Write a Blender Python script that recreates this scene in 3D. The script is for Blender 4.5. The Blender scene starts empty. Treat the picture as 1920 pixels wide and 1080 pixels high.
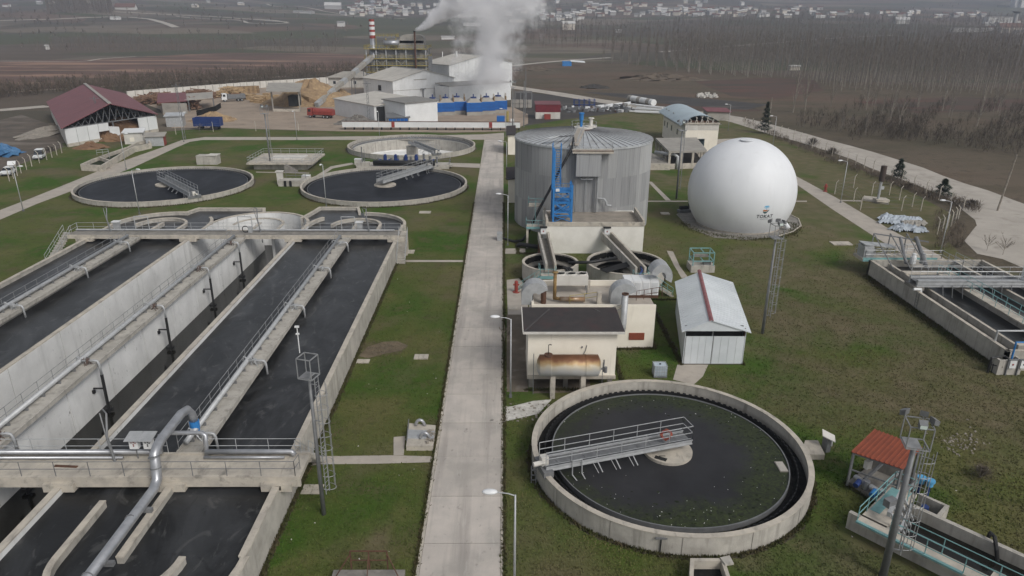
import bpy, math, random
import numpy as np
from math import sin, cos, pi, radians, sqrt, atan2, hypot
from mathutils import Vector, Matrix
from mathutils.geometry import tessellate_polygon
random.seed(7); rng = np.random.default_rng(7)
S = bpy.context.scene; COL = S.collection
R_ = random.uniform

# ------------------------------------------------------------------ camera, sky, sun, exposure
CAM_H, FPX, PITCH, ROLL, YAW = 30.0, 1331.0, radians(20.86), radians(.328), radians(.748)
_c, _s = cos(YAW), sin(YAW)
FW = np.array([_s*cos(PITCH), _c*cos(PITCH), -sin(PITCH)]); RT0 = np.array([_c, -_s, 0.]); UP0 = np.cross(RT0, FW)
RT = cos(ROLL)*RT0 + sin(ROLL)*UP0; UP = -sin(ROLL)*RT0 + cos(ROLL)*UP0
cam = bpy.data.cameras.new("camera"); co = bpy.data.objects.new("camera", cam); COL.objects.link(co)
cam.sensor_width = 36; cam.lens = FPX/1920*36; cam.clip_start = .5; cam.clip_end = 9000
M = Matrix.Identity(4)
for i in range(3):
    M[i][0] = RT[i]; M[i][1] = UP[i]; M[i][2] = -FW[i]
M[0][3], M[1][3], M[2][3] = 0, 0, CAM_H
co.matrix_world = M
S.camera = co
SUN_EL, SUN_AZ = radians(42), radians(140)      # azimuth clockwise from +Y: behind the camera, to its right
W = bpy.data.worlds.new("World"); S.world = W; W.use_nodes = True
nt = W.node_tree; bg = nt.nodes["Background"]
sky = nt.nodes.new("ShaderNodeTexSky"); sky.sky_type = 'NISHITA'; sky.sun_disc = False
sky.sun_elevation = SUN_EL; sky.sun_rotation = SUN_AZ; sky.air_density = 1.0; sky.dust_density = 3.0; sky.ozone_density = 1.0
hs = nt.nodes.new("ShaderNodeHueSaturation"); hs.inputs["Saturation"].default_value = .22
nt.links.new(sky.outputs[0], hs.inputs["Color"]); nt.links.new(hs.outputs[0], bg.inputs[0]); bg.inputs[1].default_value = .112
sl = bpy.data.lights.new("sun", 'SUN'); sl.energy = 1.5; sl.angle = radians(18); sl.color = (1, .96, .9)
so = bpy.data.objects.new("sun", sl); COL.objects.link(so)
so.rotation_euler = Vector((sin(SUN_AZ)*cos(SUN_EL), cos(SUN_AZ)*cos(SUN_EL), sin(SUN_EL))).to_track_quat('Z', 'Y').to_euler()
S.view_settings.view_transform = 'Standard'; S.view_settings.look = 'None'; S.view_settings.exposure = .10; S.view_settings.gamma = 1
S.view_settings.use_curve_mapping = False
S.render.engine = 'CYCLES'; S.cycles.use_denoising = True
S.cycles.max_bounces = 6; S.cycles.diffuse_bounces = 3; S.cycles.glossy_bounces = 3; S.cycles.transmission_bounces = 2
S.cycles.volume_bounces = 6; S.cycles.transparent_max_bounces = 8; S.cycles.volume_max_steps = 64

# ------------------------------------------------------------------ where a point seen by the camera stands on the real ground
def G(px, py, z=0.):
    d = FW*FPX + RT*(px-960) + UP*(540-py); t = (z-CAM_H)/d[2]
    return (float(d[0]*t), float(d[1]*t), z)
def ZY(px, py, y):                                # height (and x) of a point known to stand at distance y
    d = FW*FPX + RT*(px-960) + UP*(540-py); t = y/d[1]
    return (float(d[0]*t), y, float(d[2]*t+CAM_H))

# ------------------------------------------------------------------ materials
MATS = {}
def mk(name, c1, c2=None, sc=1., det=5, lo=.35, hi=.65, rough=.85, metal=0., bump=0., bsc=None, st=(1, 1, 1), bst=None, layers=(), spec=.4, local=False, bd=.05):
    m = bpy.data.materials.new(name); m.use_nodes = True; n = m.node_tree; N = n.nodes; L = n.links
    b = N["Principled BSDF"]; b.inputs["Roughness"].default_value = rough; b.inputs["Metallic"].default_value = metal
    b.inputs["Specular IOR Level"].default_value = spec
    if local: pos = N.new("ShaderNodeTexCoord").outputs["Object"]
    else: pos = N.new("ShaderNodeNewGeometry").outputs["Position"]
    def noise(scale, stretch, detail, rgh=.6, dis=0.):
        v = N.new("ShaderNodeVectorMath"); v.operation = 'MULTIPLY'; L.new(pos, v.inputs[0]); v.inputs[1].default_value = tuple(stretch)
        t = N.new("ShaderNodeTexNoise"); t.inputs["Scale"].default_value = scale; t.inputs["Detail"].default_value = detail
        t.inputs["Roughness"].default_value = rgh; t.inputs["Distortion"].default_value = dis; L.new(v.outputs[0], t.inputs["Vector"]); return t.outputs["Fac"]
    def ramp(f, lo, hi, amt=1.):
        r = N.new("ShaderNodeMapRange"); r.inputs["From Min"].default_value = lo; r.inputs["From Max"].default_value = hi
        r.inputs["To Max"].default_value = amt; L.new(f, r.inputs["Value"]); return r.outputs[0]
    def mix(f, a, c):
        x = N.new("ShaderNodeMix"); x.data_type = 'RGBA'; L.new(f, x.inputs["Factor"])
        if isinstance(a, tuple): x.inputs["A"].default_value = (*a, 1)
        else: L.new(a, x.inputs["A"])
        x.inputs["B"].default_value = (*c, 1); return x.outputs["Result"]
    if c2 is None: c2 = tuple(k*.8 for k in c1)
    col = mix(ramp(noise(sc, st, det), lo, hi), tuple(c1), tuple(c2))
    for ly in layers:
        c, s_, l_, h_ = ly[:4]; stt = ly[4] if len(ly) > 4 else (1, 1, 1); a_ = ly[5] if len(ly) > 5 else 1.
        col = mix(ramp(noise(s_, stt, 5, .6, ly[6] if len(ly) > 6 else 0.), l_, h_, a_), col, tuple(c))
    L.new(col, b.inputs["Base Color"])
    if bump:
        bp = N.new("ShaderNodeBump"); bp.inputs["Strength"].default_value = bump; bp.inputs["Distance"].default_value = bd
        L.new(noise(bsc or sc*4, bst or st, 4), bp.inputs["Height"]); L.new(bp.outputs[0], b.inputs["Normal"])
    MATS[name] = m; return m
V_ = (1, 1, .08)   # vertical streaks
CONC = mk("concrete", (.46, .435, .39), (.36, .34, .305), sc=.9, bump=.3, bsc=9, layers=[((.17, .16, .14), 1.9, .52, .74, V_, .75), ((.25, .235, .205), .5, .5, .7, (1, 1, 1), .6), ((.09, .085, .075), 5, .68, .8, (1, 1, .3), .6)])
CONC_D = mk("concrete dark", (.25, .235, .21), (.17, .16, .145), sc=1.2, bump=.3, bsc=9, layers=[((.06, .06, .05), 2, .58, .75, V_, .6)])
CAP = mk("concrete coping", (.50, .455, .385), (.37, .34, .295), sc=1.1, bump=.2, bsc=12, layers=[((.17, .16, .14), 1.4, .55, .72, (1, .4, 1), .75), ((.1, .1, .09), 7, .62, .78, (1, 1, 1), .5)])
LIME = mk("limed wall", (.74, .74, .73), (.60, .60, .59), sc=.35, bump=.15, bsc=6, layers=[((.34, .34, .33), 1.1, .54, .80, (1, 1, .12), .65), ((.09, .09, .085), 2.6, .65, .73, (1, 1, .5), .8), ((.06, .06, .055), 9, .70, .76, (1, 1, 1), .8)])
ROADC = mk("road concrete", (.50, .455, .41), (.425, .39, .355), sc=.6, bump=.15, bsc=20, layers=[((.30, .275, .25), .5, .5, .68, (1.9, .10, 1), .8), ((.33, .31, .28), .22, .5, .6, (1, 1, 1), .6), ((.20, .19, .17), 3, .62, .76, (1, .5, 1), .7), ((.10, .093, .085), .8, .68, .76, (1, .8, 1), .8), ((.52, .49, .45), 1.3, .6, .75, (2, .3, 1), .6)])
def slab_tone(m):                                  # every slab was poured a little lighter or darker
    n = m.node_tree; b = n.nodes["Principled BSDF"]; src = b.inputs["Base Color"].links[0].from_socket; oi = n.nodes.new("ShaderNodeObjectInfo"); r = n.nodes.new("ShaderNodeMapRange"); r.inputs["To Min"].default_value = .93; r.inputs["To Max"].default_value = 1.05
    n.links.new(oi.outputs["Random"], r.inputs[0]); h = n.nodes.new("ShaderNodeHueSaturation"); n.links.new(r.outputs[0], h.inputs["Value"]); n.links.new(src, h.inputs["Color"]); n.links.new(h.outputs[0], b.inputs["Base Color"])
slab_tone(ROADC)
PATHC = mk("path concrete", (.42, .375, .325), (.34, .31, .27), sc=.5, bump=.2, bsc=12, layers=[((.2, .185, .16), 1.2, .58, .78, (1, 1, 1), .6)])
LAWN = mk("lawn", (.070, .096, .021), (.116, .112, .043), sc=.11, det=8, lo=.38, hi=.62, rough=.95, bump=.6, bsc=7, bd=.12, spec=.15,
          layers=[((.042, .092, .010), .07, .47, .57, (1, 1, 1), .9), ((.130, .105, .065), .045, .52, .64, (1, 1, 1), .8), ((.115, .088, .052), .28, .52, .68, (1, 1, 1), .7), ((.035, .042, .013), 1.3, .54, .72, (1, 1, 1), .6), ((.13, .125, .05), 2.6, .62, .78, (1, 1, 1), .6), ((.03, .042, .010), 6, .5, .72, (1, 1, 1), .4)])
SOIL = mk("winter field", (.125, .100, .074), (.092, .078, .056), sc=.025, det=9, rough=.95, bump=.8, bsc=1.5, bd=.3, spec=.1,
          layers=[((.135, .092, .07), .012, .5, .66, (.5, 1.6, 1), .9), ((.065, .062, .038), .05, .5, .7, (.6, 1.4, 1), .6), ((.03, .027, .02), .4, .55, .75, (1, 1, 1), .6)])
REDSOIL = mk("red ploughed soil", (.155, .098, .08), (.115, .08, .066), sc=.05, det=9, rough=.95, bump=.5, bsc=.6, bd=.3, spec=.1, st=(.2, 1.4, 1),
          layers=[((.29, .19, .14), .09, .50, .60, (.09, .55, 1), .9), ((.085, .068, .055), .06, .5, .62, (.2, .8, 1), .9), ((.075, .055, .045), .35, .56, .7, (.2, 1.6, 1), .7)])
DARKSOIL = mk("wet dark soil", (.05, .044, .038), (.034, .030, .027), sc=.2, det=8, rough=.8, bump=.6, bsc=2, layers=[((.10, .088, .07), .08, .56, .72, (.4, 1.5, 1), .8)])
YARD = mk("sandy yard", (.33, .265, .205), (.26, .21, .165), sc=.12, det=8, rough=.95, bump=.4, bsc=3, layers=[((.16, .125, .095), .25, .55, .72, (1, 1, 1), .7), ((.40, .33, .25), .5, .6, .8, (.5, 1, 1), .6)])
GRAVEL = mk("gravel road", (.42, .385, .34), (.34, .31, .27), sc=.2, det=8, rough=.95, bump=.4, bsc=4, layers=[((.20, .18, .155), .35, .55, .75, (1, 1, 1), .7)])
def waterm(name, c, foam, fl=.52, fh=.72, fs=.16, rough=.16, bump=.12, bsc=1.6, bst=(1, 1.6, 1), amt=.8, layers=(), spec=.3):
    return mk(name, c, tuple(k*1.4 for k in c), sc=.3, rough=rough, bump=bump, bsc=bsc, bst=bst, bd=.06, spec=spec, layers=[(foam, fs, fl, fh, (1, .6, 1), amt, 2.2), *layers])
WATER = waterm("basin water", (.013, .0135, .014), (.050, .052, .055), rough=.3, fs=.14, fl=.45, fh=.66, spec=.22, layers=[((.085, .085, .084), .4, .57, .66, (1, .5, 1), .55, 3.8), ((.006, .006, .006), .5, .6, .7, (1, .5, 1), .6, 1.5)])
WATER2 = waterm("drained basin water", (.008, .0075, .006), (.016, .015, .012), amt=.5, rough=.1)
WATERC = waterm("clarifier water", (.011, .012, .015), (.034, .036, .045), fs=.13, fl=.45, fh=.7, bump=.3, bsc=.9, spec=.03, rough=.4)
WATER1 = waterm("algae water", (.025, .025, .027), (.032, .033, .036), fs=.3, bump=.08, rough=.4, spec=.12, layers=[])
def algae(m, cx, cy):                              # floating green film: thick along the wall, thinning towards the pier
    n = m.node_tree; N = n.nodes; L = n.links; b = N["Principled BSDF"]; src = b.inputs["Base Color"].links[0].from_socket
    g = N.new("ShaderNodeNewGeometry"); sb = N.new("ShaderNodeVectorMath"); sb.operation = 'SUBTRACT'; sb.inputs[1].default_value = (cx, cy, .8); L.new(g.outputs["Position"], sb.inputs[0])
    ln = N.new("ShaderNodeVectorMath"); ln.operation = 'LENGTH'; L.new(sb.outputs[0], ln.inputs[0]); sp = N.new("ShaderNodeSeparateXYZ"); L.new(sb.outputs[0], sp.inputs[0])
    t = N.new("ShaderNodeTexNoise"); t.inputs["Scale"].default_value = .42; t.inputs["Detail"].default_value = 9; t.inputs["Roughness"].default_value = .7; t.inputs["Distortion"].default_value = .8; L.new(g.outputs["Position"], t.inputs["Vector"])
    a = N.new("ShaderNodeMath"); a.operation = 'MULTIPLY_ADD'; a.inputs[1].default_value = 7.5; L.new(t.outputs[0], a.inputs[0]); L.new(ln.outputs["Value"], a.inputs[2])
    a2 = N.new("ShaderNodeMath"); a2.operation = 'MULTIPLY_ADD'; a2.inputs[1].default_value = .16; L.new(sp.outputs[0], a2.inputs[0]); L.new(a.outputs[0], a2.inputs[2])
    q = N.new("ShaderNodeMapRange"); q.inputs["From Min"].default_value = 9.2; q.inputs["From Max"].default_value = 11.4; q.inputs["To Max"].default_value = .9; L.new(a2.outputs[0], q.inputs[0])
    f = N.new("ShaderNodeTexNoise"); f.inputs["Scale"].default_value = 3; f.inputs["Detail"].default_value = 8; f.inputs["Distortion"].default_value = 1.5; L.new(g.outputs["Position"], f.inputs["Vector"])
    c = N.new("ShaderNodeValToRGB"); e = c.color_ramp.elements; e[0].position = .36; e[0].color = (.019, .024, .015, 1); e[1].position = .66; e[1].color = (.046, .058, .022, 1); L.new(f.outputs[0], c.inputs[0])
    x = N.new("ShaderNodeMix"); x.data_type = 'RGBA'; L.new(q.outputs[0], x.inputs["Factor"]); L.new(src, x.inputs["A"]); L.new(c.outputs[0], x.inputs["B"]); L.new(x.outputs["Result"], b.inputs["Base Color"])
algae(WATER1, 11.84, 43.5)
SCUM = mk("green scum", (.030, .040, .016), (.020, .027, .014), sc=1.4, rough=.8, spec=.1, bump=.5, bsc=7, layers=[((.042, .058, .02), .5, .5, .7, (1, 2, 1), .6), ((.012, .013, .012), 1.0, .5, .65, (1, 2, 1), .8)])
SLUDGE = mk("black sludge", (.009, .009, .009), (.022, .021, .019), sc=2, rough=.7, spec=.1, bump=.8, bsc=6)
GALV = mk("galvanised steel", (.44, .45, .46), (.35, .36, .365), sc=2, rough=.5, metal=.25, layers=[((.17, .16, .15), 3, .62, .8, (1, 1, 1), .5)])
RAILM = mk("weathered handrail", (.30, .305, .31), (.22, .225, .23), sc=2, rough=.55, metal=.2)
GALV_D = mk("grey painted steel", (.20, .205, .21), (.15, .153, .158), sc=2, rough=.55, metal=.2)
CORR = [mk("corrugated sheet %s" % n, c, tuple(k*.82 for k in c), sc=1.2, rough=.5, metal=.25, st=(4, 4, .1), bump=.6, bsc=5, bst=(1, 1, 0), layers=[(tuple(k*.55 for k in c), 1.3, .54, .74, (3, 3, .07), .8), ((.55, .54, .52), 2.2, .62, .78, (3, 3, .05), .5), ((.16, .155, .15), 3.1, .62, .8, (3, 3, .04), .5)])
        for n, c in (("light", (.445, .45, .45)), ("mid", (.385, .39, .395)), ("dark", (.335, .34, .345)))]
ROOFSH = mk("roof sheet", (.52, .54, .555), (.42, .435, .445), sc=.7, rough=.45, metal=.3, layers=[((.24, .235, .22), .5, .55, .72, (1, 1, 1), .6)])
WHITE = mk("white cladding", (.69, .70, .70), (.62, .63, .63), sc=.4, rough=.55, layers=[((.48, .48, .47), .8, .6, .8, V_, .6)])
WHITE_D = mk("dusty white wall", (.60, .58, .54), (.50, .48, .44), sc=.5, layers=[((.36, .33, .29), .8, .55, .75, V_, .7)])
CREAM = mk("cream render", (.80, .75, .655), (.73, .68, .585), sc=.6, bump=.1, bsc=20, layers=[((.45, .41, .34), 1.4, .6, .78, V_, .6), ((.3, .27, .23), 3, .70, .8, (1, 1, .4), .5)])
MEMBR = mk("white membrane", (.71, .725, .745), (.665, .68, .70), sc=.35, st=(1, 1, .3), rough=.5, spec=.35, layers=[((.52, .525, .52), .8, .56, .85, (1.5, 1.5, .10), .35)])
BLUE = mk("blue paint", (.035, .20, .50), (.028, .16, .40), sc=1.5, rough=.45)
BLUE_D = mk("dark blue paint", (.02, .045, .17), (.015, .035, .13), sc=1, rough=.5, layers=[((.05, .05, .06), 2, .6, .75, (1, 1, 1), .5)])
BLUE_T = mk("cooling tower blue", (.012, .125, .42), (.010, .10, .35), sc=.6, rough=.5, layers=[((.03, .08, .2), 1, .6, .8, V_, .6)])
TURQ = mk("turquoise paint", (.20, .38, .385), (.15, .29, .295), sc=2, rough=.5, layers=[((.22, .18, .14), 3, .66, .8, (1, 1, 1), .6)])
RED = mk("red paint", (.30, .055, .042), (.22, .045, .036), sc=1, rough=.5)
REDROOF = mk("maroon roof sheet", (.175, .062, .068), (.145, .054, .060), sc=.3, rough=.6, layers=[((.22, .10, .10), .5, .58, .8, (1, 1, 1), .5)])
TILERED = mk("red profiled sheet", (.27, .072, .038), (.215, .06, .034), sc=1, rough=.6, layers=[((.14, .05, .032), 2, .58, .75, (1, 1, 1), .6)])
BITUM = mk("bitumen shingle", (.043, .037, .036), (.034, .03, .031), sc=1.2, rough=.85, bump=.3, bsc=12, layers=[((.055, .033, .033), .5, .5, .65, (1, 1, 1), .7)])
BLACK = mk("black rubber", (.014, .014, .015), (.02, .02, .02), sc=3, rough=.5)
DARK = mk("dark opening", (.012, .012, .012), (.02, .02, .02), sc=1, rough=.9)
RUST = mk("rust", (.115, .055, .033), (.075, .04, .027), sc=3, rough=.8)
YELLOW = mk("yellow paint", (.36, .29, .08), (.27, .22, .08), sc=2, rough=.6)
STRUCT = mk("boiler steel", (.26, .26, .255), (.16, .16, .155), sc=1, rough=.6)
DUSTY = mk("dusty grey sheet", (.34, .32, .285), (.27, .255, .23), sc=.4, rough=.7, layers=[((.2, .185, .16), .8, .55, .75, (1, 1, 1), .6)])
WOODP = mk("wood chips", (.33, .235, .135), (.22, .15, .09), sc=.5, det=9, bump=1, bsc=2, rough=.95, layers=[((.48, .36, .2), .8, .56, .7, (1, 1, 1), .8), ((.13, .08, .045), 1.5, .58, .72, (1, 1, 1), .7)])
CHIPB = mk("brown bark heap", (.21, .125, .07), (.145, .085, .05), sc=.5, det=9, bump=1, bsc=2, rough=.95)
LOGM = mk("sawn timber", (.44, .32, .19), (.34, .235, .13), sc=1.5, rough=.9, layers=[((.2, .12, .07), 2, .58, .72, (1, 1, 1), .7)])
LOGD = mk("scrap wood", (.24, .14, .09), (.15, .095, .065), sc=1.5, rough=.9, layers=[((.5, .34, .22), 1, .6, .7, (1, 1, 1), .8)])
RUBBLE = mk("rubble", (.30, .27, .23), (.2, .18, .155), sc=2, rough=.95, bump=.6)
GREYSTACK = mk("grey gravel heap", (.2, .185, .165), (.12, .11, .1), sc=1.2, bump=1, bsc=3, rough=.95)
BARK = mk("poplar bark", (.29, .26, .22), (.18, .16, .132), sc=2, rough=.95)
TWIG = mk("bare twigs", (.175, .145, .115), (.125, .104, .084), sc=.5, rough=.95)
SCRUBM = mk("dry scrub", (.13, .102, .076), (.085, .070, .054), sc=.3, rough=.95)
GRASSM = mk("grass blades", (.088, .118, .027), (.138, .130, .052), sc=.16, rough=.9, layers=[((.045, .100, .012), .07, .47, .57, (1, 1, 1), .85), ((.16, .13, .075), .045, .52, .64, (1, 1, 1), .7), ((.14, .11, .06), .4, .58, .72, (1, 1, 1), .7)], spec=.2)
DRYG = mk("dry weeds", (.17, .135, .09), (.10, .08, .055), sc=1, rough=.95)
NEEDLE = mk("conifer needles", (.022, .042, .018), (.014, .028, .012), sc=3, rough=.9)
GLASS = mk("window glass", (.02, .024, .028), (.03, .034, .04), sc=.5, rough=.15, spec=.6)
TYRE = mk("tyre", (.02, .02, .02), (.03, .03, .03), sc=4, rough=.9)
TARP = mk("silver tarpaulin", (.40, .45, .50), (.30, .33, .37), sc=1.5, rough=.5, bump=.6, bsc=3)
TARPB = mk("blue tarpaulin", (.06, .17, .32), (.045, .12, .24), sc=1.5, rough=.5)
SILVER = mk("silver pipe lagging", (.42, .43, .45), (.33, .34, .36), sc=1.5, rough=.36, metal=.55, layers=[((.25, .26, .27), 1.2, .6, .75, (1, 1, 1), .5)])
LIT = bpy.data.materials.new("lit flood lens"); LIT.use_nodes = True
LIT.node_tree.nodes["Principled BSDF"].inputs["Base Color"].default_value = (.62, .70, .66, 1); LIT.node_tree.nodes["Principled BSDF"].inputs["Roughness"].default_value = .25

def drier_east(m):
    n = m.node_tree; N = n.nodes; L = n.links; b = N["Principled BSDF"]; src = b.inputs["Base Color"].links[0].from_socket
    g = N.new("ShaderNodeNewGeometry"); s = N.new("ShaderNodeSeparateXYZ"); L.new(g.outputs["Position"], s.inputs[0])
    t = N.new("ShaderNodeTexNoise"); t.inputs["Scale"].default_value = .09; t.inputs["Detail"].default_value = 7; t.inputs["Distortion"].default_value = 1; L.new(g.outputs["Position"], t.inputs["Vector"])
    r = N.new("ShaderNodeMapRange"); r.inputs["From Min"].default_value = 14; r.inputs["From Max"].default_value = 44; L.new(s.outputs[0], r.inputs[0])
    a = N.new("ShaderNodeMath"); a.operation = 'MULTIPLY_ADD'; a.inputs[1].default_value = .26; L.new(r.outputs[0], a.inputs[0]); L.new(t.outputs[0], a.inputs[2])
    q = N.new("ShaderNodeMapRange"); q.inputs["From Min"].default_value = .58; q.inputs["From Max"].default_value = .74; q.inputs["To Max"].default_value = .75; L.new(a.outputs[0], q.inputs[0])
    x = N.new("ShaderNodeMix"); x.data_type = 'RGBA'; L.new(q.outputs[0], x.inputs["Factor"]); L.new(src, x.inputs["A"])
    t2 = N.new("ShaderNodeTexNoise"); t2.inputs["Scale"].default_value = .5; t2.inputs["Detail"].default_value = 8; L.new(g.outputs["Position"], t2.inputs["Vector"])
    c = N.new("ShaderNodeValToRGB"); e = c.color_ramp.elements; e[0].position = .35; e[0].color = (.100, .094, .045, 1); e[1].position = .68; e[1].color = (.155, .125, .080, 1); L.new(t2.outputs[0], c.inputs[0]); L.new(c.outputs[0], x.inputs["B"])
    L.new(x.outputs["Result"], b.inputs["Base Color"])
drier_east(LAWN); drier_east(GRASSM)
# ------------------------------------------------------------------ mesh builder
class MB:
    def __init__(s): s.v = []; s.f = []; s.m = []
    def add(s, vs, fs, mi=0):
        k = len(s.v); s.v.extend([tuple(map(float, v)) for v in vs])
        for f in fs: s.f.append(tuple(i+k for i in f)); s.m.append(mi)
        return s
    def box(s, x0, x1, y0, y1, z0, z1, mi=0):
        return s.add([(x0, y0, z0), (x1, y0, z0), (x1, y1, z0), (x0, y1, z0), (x0, y0, z1), (x1, y0, z1), (x1, y1, z1), (x0, y1, z1)],
                     [(0, 3, 2, 1), (4, 5, 6, 7), (0, 1, 5, 4), (1, 2, 6, 5), (2, 3, 7, 6), (3, 0, 4, 7)], mi)
    def obox(s, c, sx, sy, z0, z1, rz=0, mi=0, taper=1.):
        cr, sr = cos(rz), sin(rz); vs = []
        for z, k in ((z0, 1), (z1, taper)):
            for a, b in ((-1, -1), (1, -1), (1, 1), (-1, 1)):
                x, y = a*sx/2*k, b*sy/2*k; vs.append((c[0]+x*cr-y*sr, c[1]+x*sr+y*cr, z))
        return s.add(vs, [(0, 3, 2, 1), (4, 5, 6, 7), (0, 1, 5, 4), (1, 2, 6, 5), (2, 3, 7, 6), (3, 0, 4, 7)], mi)
    def beam(s, p, q, w, h, mi=0):
        p, q = Vector(p), Vector(q); d = (q-p).normalized(); a = Vector((0, 0, 1))
        if abs(d.z) > .95: a = Vector((0, 1, 0))
        x = d.cross(a).normalized()*w/2; y = x.cross(d).normalized()*h/2
        vs = [p-x-y, p+x-y, p+x+y, p-x+y, q-x-y, q+x-y, q+x+y, q-x+y]
        return s.add(vs, [(0, 1, 2, 3), (4, 7, 6, 5), (0, 4, 5, 1), (1, 5, 6, 2), (2, 6, 7, 3), (3, 7, 4, 0)], mi)
    def path(s, pts, r, n=8, mi=0, cap=True, r2=None):
        pts = [Vector(p) for p in pts]; N = len(pts); vs = []; fs = []
        d0 = (pts[1]-pts[0]).normalized(); a = Vector((0, 0, 1)) if abs(d0.z) < .9 else Vector((1, 0, 0))
        x = d0.cross(a).normalized()
        for i, p in enumerate(pts):
            d = ((pts[min(i+1, N-1)]-p).normalized()+(p-pts[max(i-1, 0)]).normalized())
            d = d.normalized() if d.length > 1e-6 else d0
            x = (x-d*x.dot(d)).normalized(); y = d.cross(x)
            rr = r if r2 is None else r+(r2-r)*i/(N-1)
            for k in range(n):
                t = 2*pi*k/n; vs.append(p+x*(cos(t)*rr)+y*(sin(t)*rr))
        for i in range(N-1):
            for k in range(n): fs.append((i*n+k, i*n+(k+1) % n, (i+1)*n+(k+1) % n, (i+1)*n+k))
        if cap: fs += [tuple(range(n))[::-1], tuple((N-1)*n+k for k in range(n))]
        return s.add(vs, fs, mi)
    def tube(s, p, q, r, n=6, mi=0, r2=None): return s.path([p, q], r, n, mi, True, r2)
    def lathe(s, cx, cy, prof, n=48, a0=0, a1=2*pi, mi=0, cap=False):
        full = abs(a1-a0-2*pi) < 1e-6; m = n if full else n+1; vs = []; fs = []
        for r, z in prof:
            for k in range(m):
                t = a0+(a1-a0)*k/n; vs.append((cx+r*cos(t), cy+r*sin(t), z))
        for i in range(len(prof)-1):
            for k in range(n):
                k2 = (k+1) % m if full else k+1
                fs.append((i*m+k, i*m+k2, (i+1)*m+k2, (i+1)*m+k))
        if cap: fs += [tuple(range(m))[::-1], tuple((len(prof)-1)*m+k for k in range(m))]
        return s.add(vs, fs, mi)
    def cyl(s, cx, cy, z0, z1, r, n=24, mi=0, r2=None): return s.lathe(cx, cy, [(r, z0), (r if r2 is None else r2, z1)], n, mi=mi, cap=True)
    def ring(s, cx, cy, ri, ro, z0, z1, n=96, a0=0, a1=2*pi, mi=0):
        s.lathe(cx, cy, [(ro, z0), (ro, z1), (ri, z1), (ri, z0), (ro, z0)], n, a0, a1, mi)
        if abs(a1-a0-2*pi) > 1e-6:
            for t in (a0, a1):
                c_, s_ = cos(t), sin(t); s.add([(cx+ri*c_, cy+ri*s_, z0), (cx+ro*c_, cy+ro*s_, z0), (cx+ro*c_, cy+ro*s_, z1), (cx+ri*c_, cy+ri*s_, z1)], [(0, 1, 2, 3)], mi)
        return s
    def prism(s, poly, z0, z1, mi=0):
        n = len(poly)
        ar = sum(poly[i][0]*poly[(i+1) % n][1]-poly[(i+1) % n][0]*poly[i][1] for i in range(n))
        if ar < 0: poly = poly[::-1]
        vs = [(p[0], p[1], z0) for p in poly]+[(p[0], p[1], z1) for p in poly]
        fs = [tuple(range(n))[::-1], tuple(range(n, 2*n))]+[(i, (i+1) % n, n+(i+1) % n, n+i) for i in range(n)]
        return s.add(vs, fs, mi)
    def wall(s, pts, th, z0, z1, mi=0):           # thick wall along a polyline
        n = len(pts); Lf = []; Rt = []
        for i in range(n):
            p = Vector(pts[i][:2]); a = Vector(pts[max(i-1, 0)][:2]); b = Vector(pts[min(i+1, n-1)][:2])
            d1 = (p-a).normalized() if i else (b-p).normalized(); d2 = (b-p).normalized() if i < n-1 else d1
            d = (d1+d2).normalized(); nr = Vector((-d.y, d.x)); k = th/2/max(.4, nr.dot(Vector((-d1.y, d1.x))))
            Lf.append(p+nr*k); Rt.append(p-nr*k)
        vs = []; fs = []
        for i in range(n): vs += [(Lf[i].x, Lf[i].y, z0), (Rt[i].x, Rt[i].y, z0), (Rt[i].x, Rt[i].y, z1), (Lf[i].x, Lf[i].y, z1)]
        for i in range(n-1):
            for k in range(4): fs.append((i*4+k, i*4+(k+1) % 4, i*4+4+(k+1) % 4, i*4+4+k))
        fs += [(3, 2, 1, 0), (n*4-4, n*4-3, n*4-2, n*4-1)]
        return s.add(vs, fs, mi)
    def slab(s, p4, th, mi=0):                    # a plate: four top corners, thickness downwards
        p = [Vector(q) for q in p4]; nn = (p[1]-p[0]).cross(p[-1]-p[0]).normalized()
        if nn.z < 0: nn = -nn
        n = len(p); vs = p+[q-nn*th for q in p]
        return s.add(vs, [tuple(range(n)), tuple(range(n, 2*n))[::-1]]+[(i, n+i, n+(i+1) % n, (i+1) % n) for i in range(n)], mi)
    def sphere(s, c, r, n=10, m=6, mi=0, sx=1, sy=1, sz=1):
        vs = [(c[0], c[1], c[2]+r*sz)]; fs = []
        for i in range(1, m):
            t = pi*i/m
            for k in range(n): a = 2*pi*k/n; vs.append((c[0]+r*sx*sin(t)*cos(a), c[1]+r*sy*sin(t)*sin(a), c[2]+r*sz*cos(t)))
        vs.append((c[0], c[1], c[2]-r*sz)); e = len(vs)-1
        for k in range(n): fs.append((0, 1+k, 1+(k+1) % n)); fs.append((e, 1+(m-2)*n+(k+1) % n, 1+(m-2)*n+k))
        for i in range(m-2):
            for k in range(n): fs.append((1+i*n+k, 1+(i+1)*n+k, 1+(i+1)*n+(k+1) % n, 1+i*n+(k+1) % n))
        return s.add(vs, fs, mi)
    def rail(s, pts, h=1.0, sp=1.6, r=.026, rails=(.5, 1.0), n=5, mi=0):   # handrail: posts and rails on a polyline
        for a, b in zip(pts[:-1], pts[1:]):
            a, b = Vector(a), Vector(b); L = (b-a).length; k = max(1, round(L/sp))
            for i in range(k+1): p = a.lerp(b, i/k); s.tube(p, p+Vector((0, 0, h)), r, n, mi)
            for t in rails: s.tube(a+Vector((0, 0, h*t)), b+Vector((0, 0, h*t)), r, n, mi)
        return s
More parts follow.
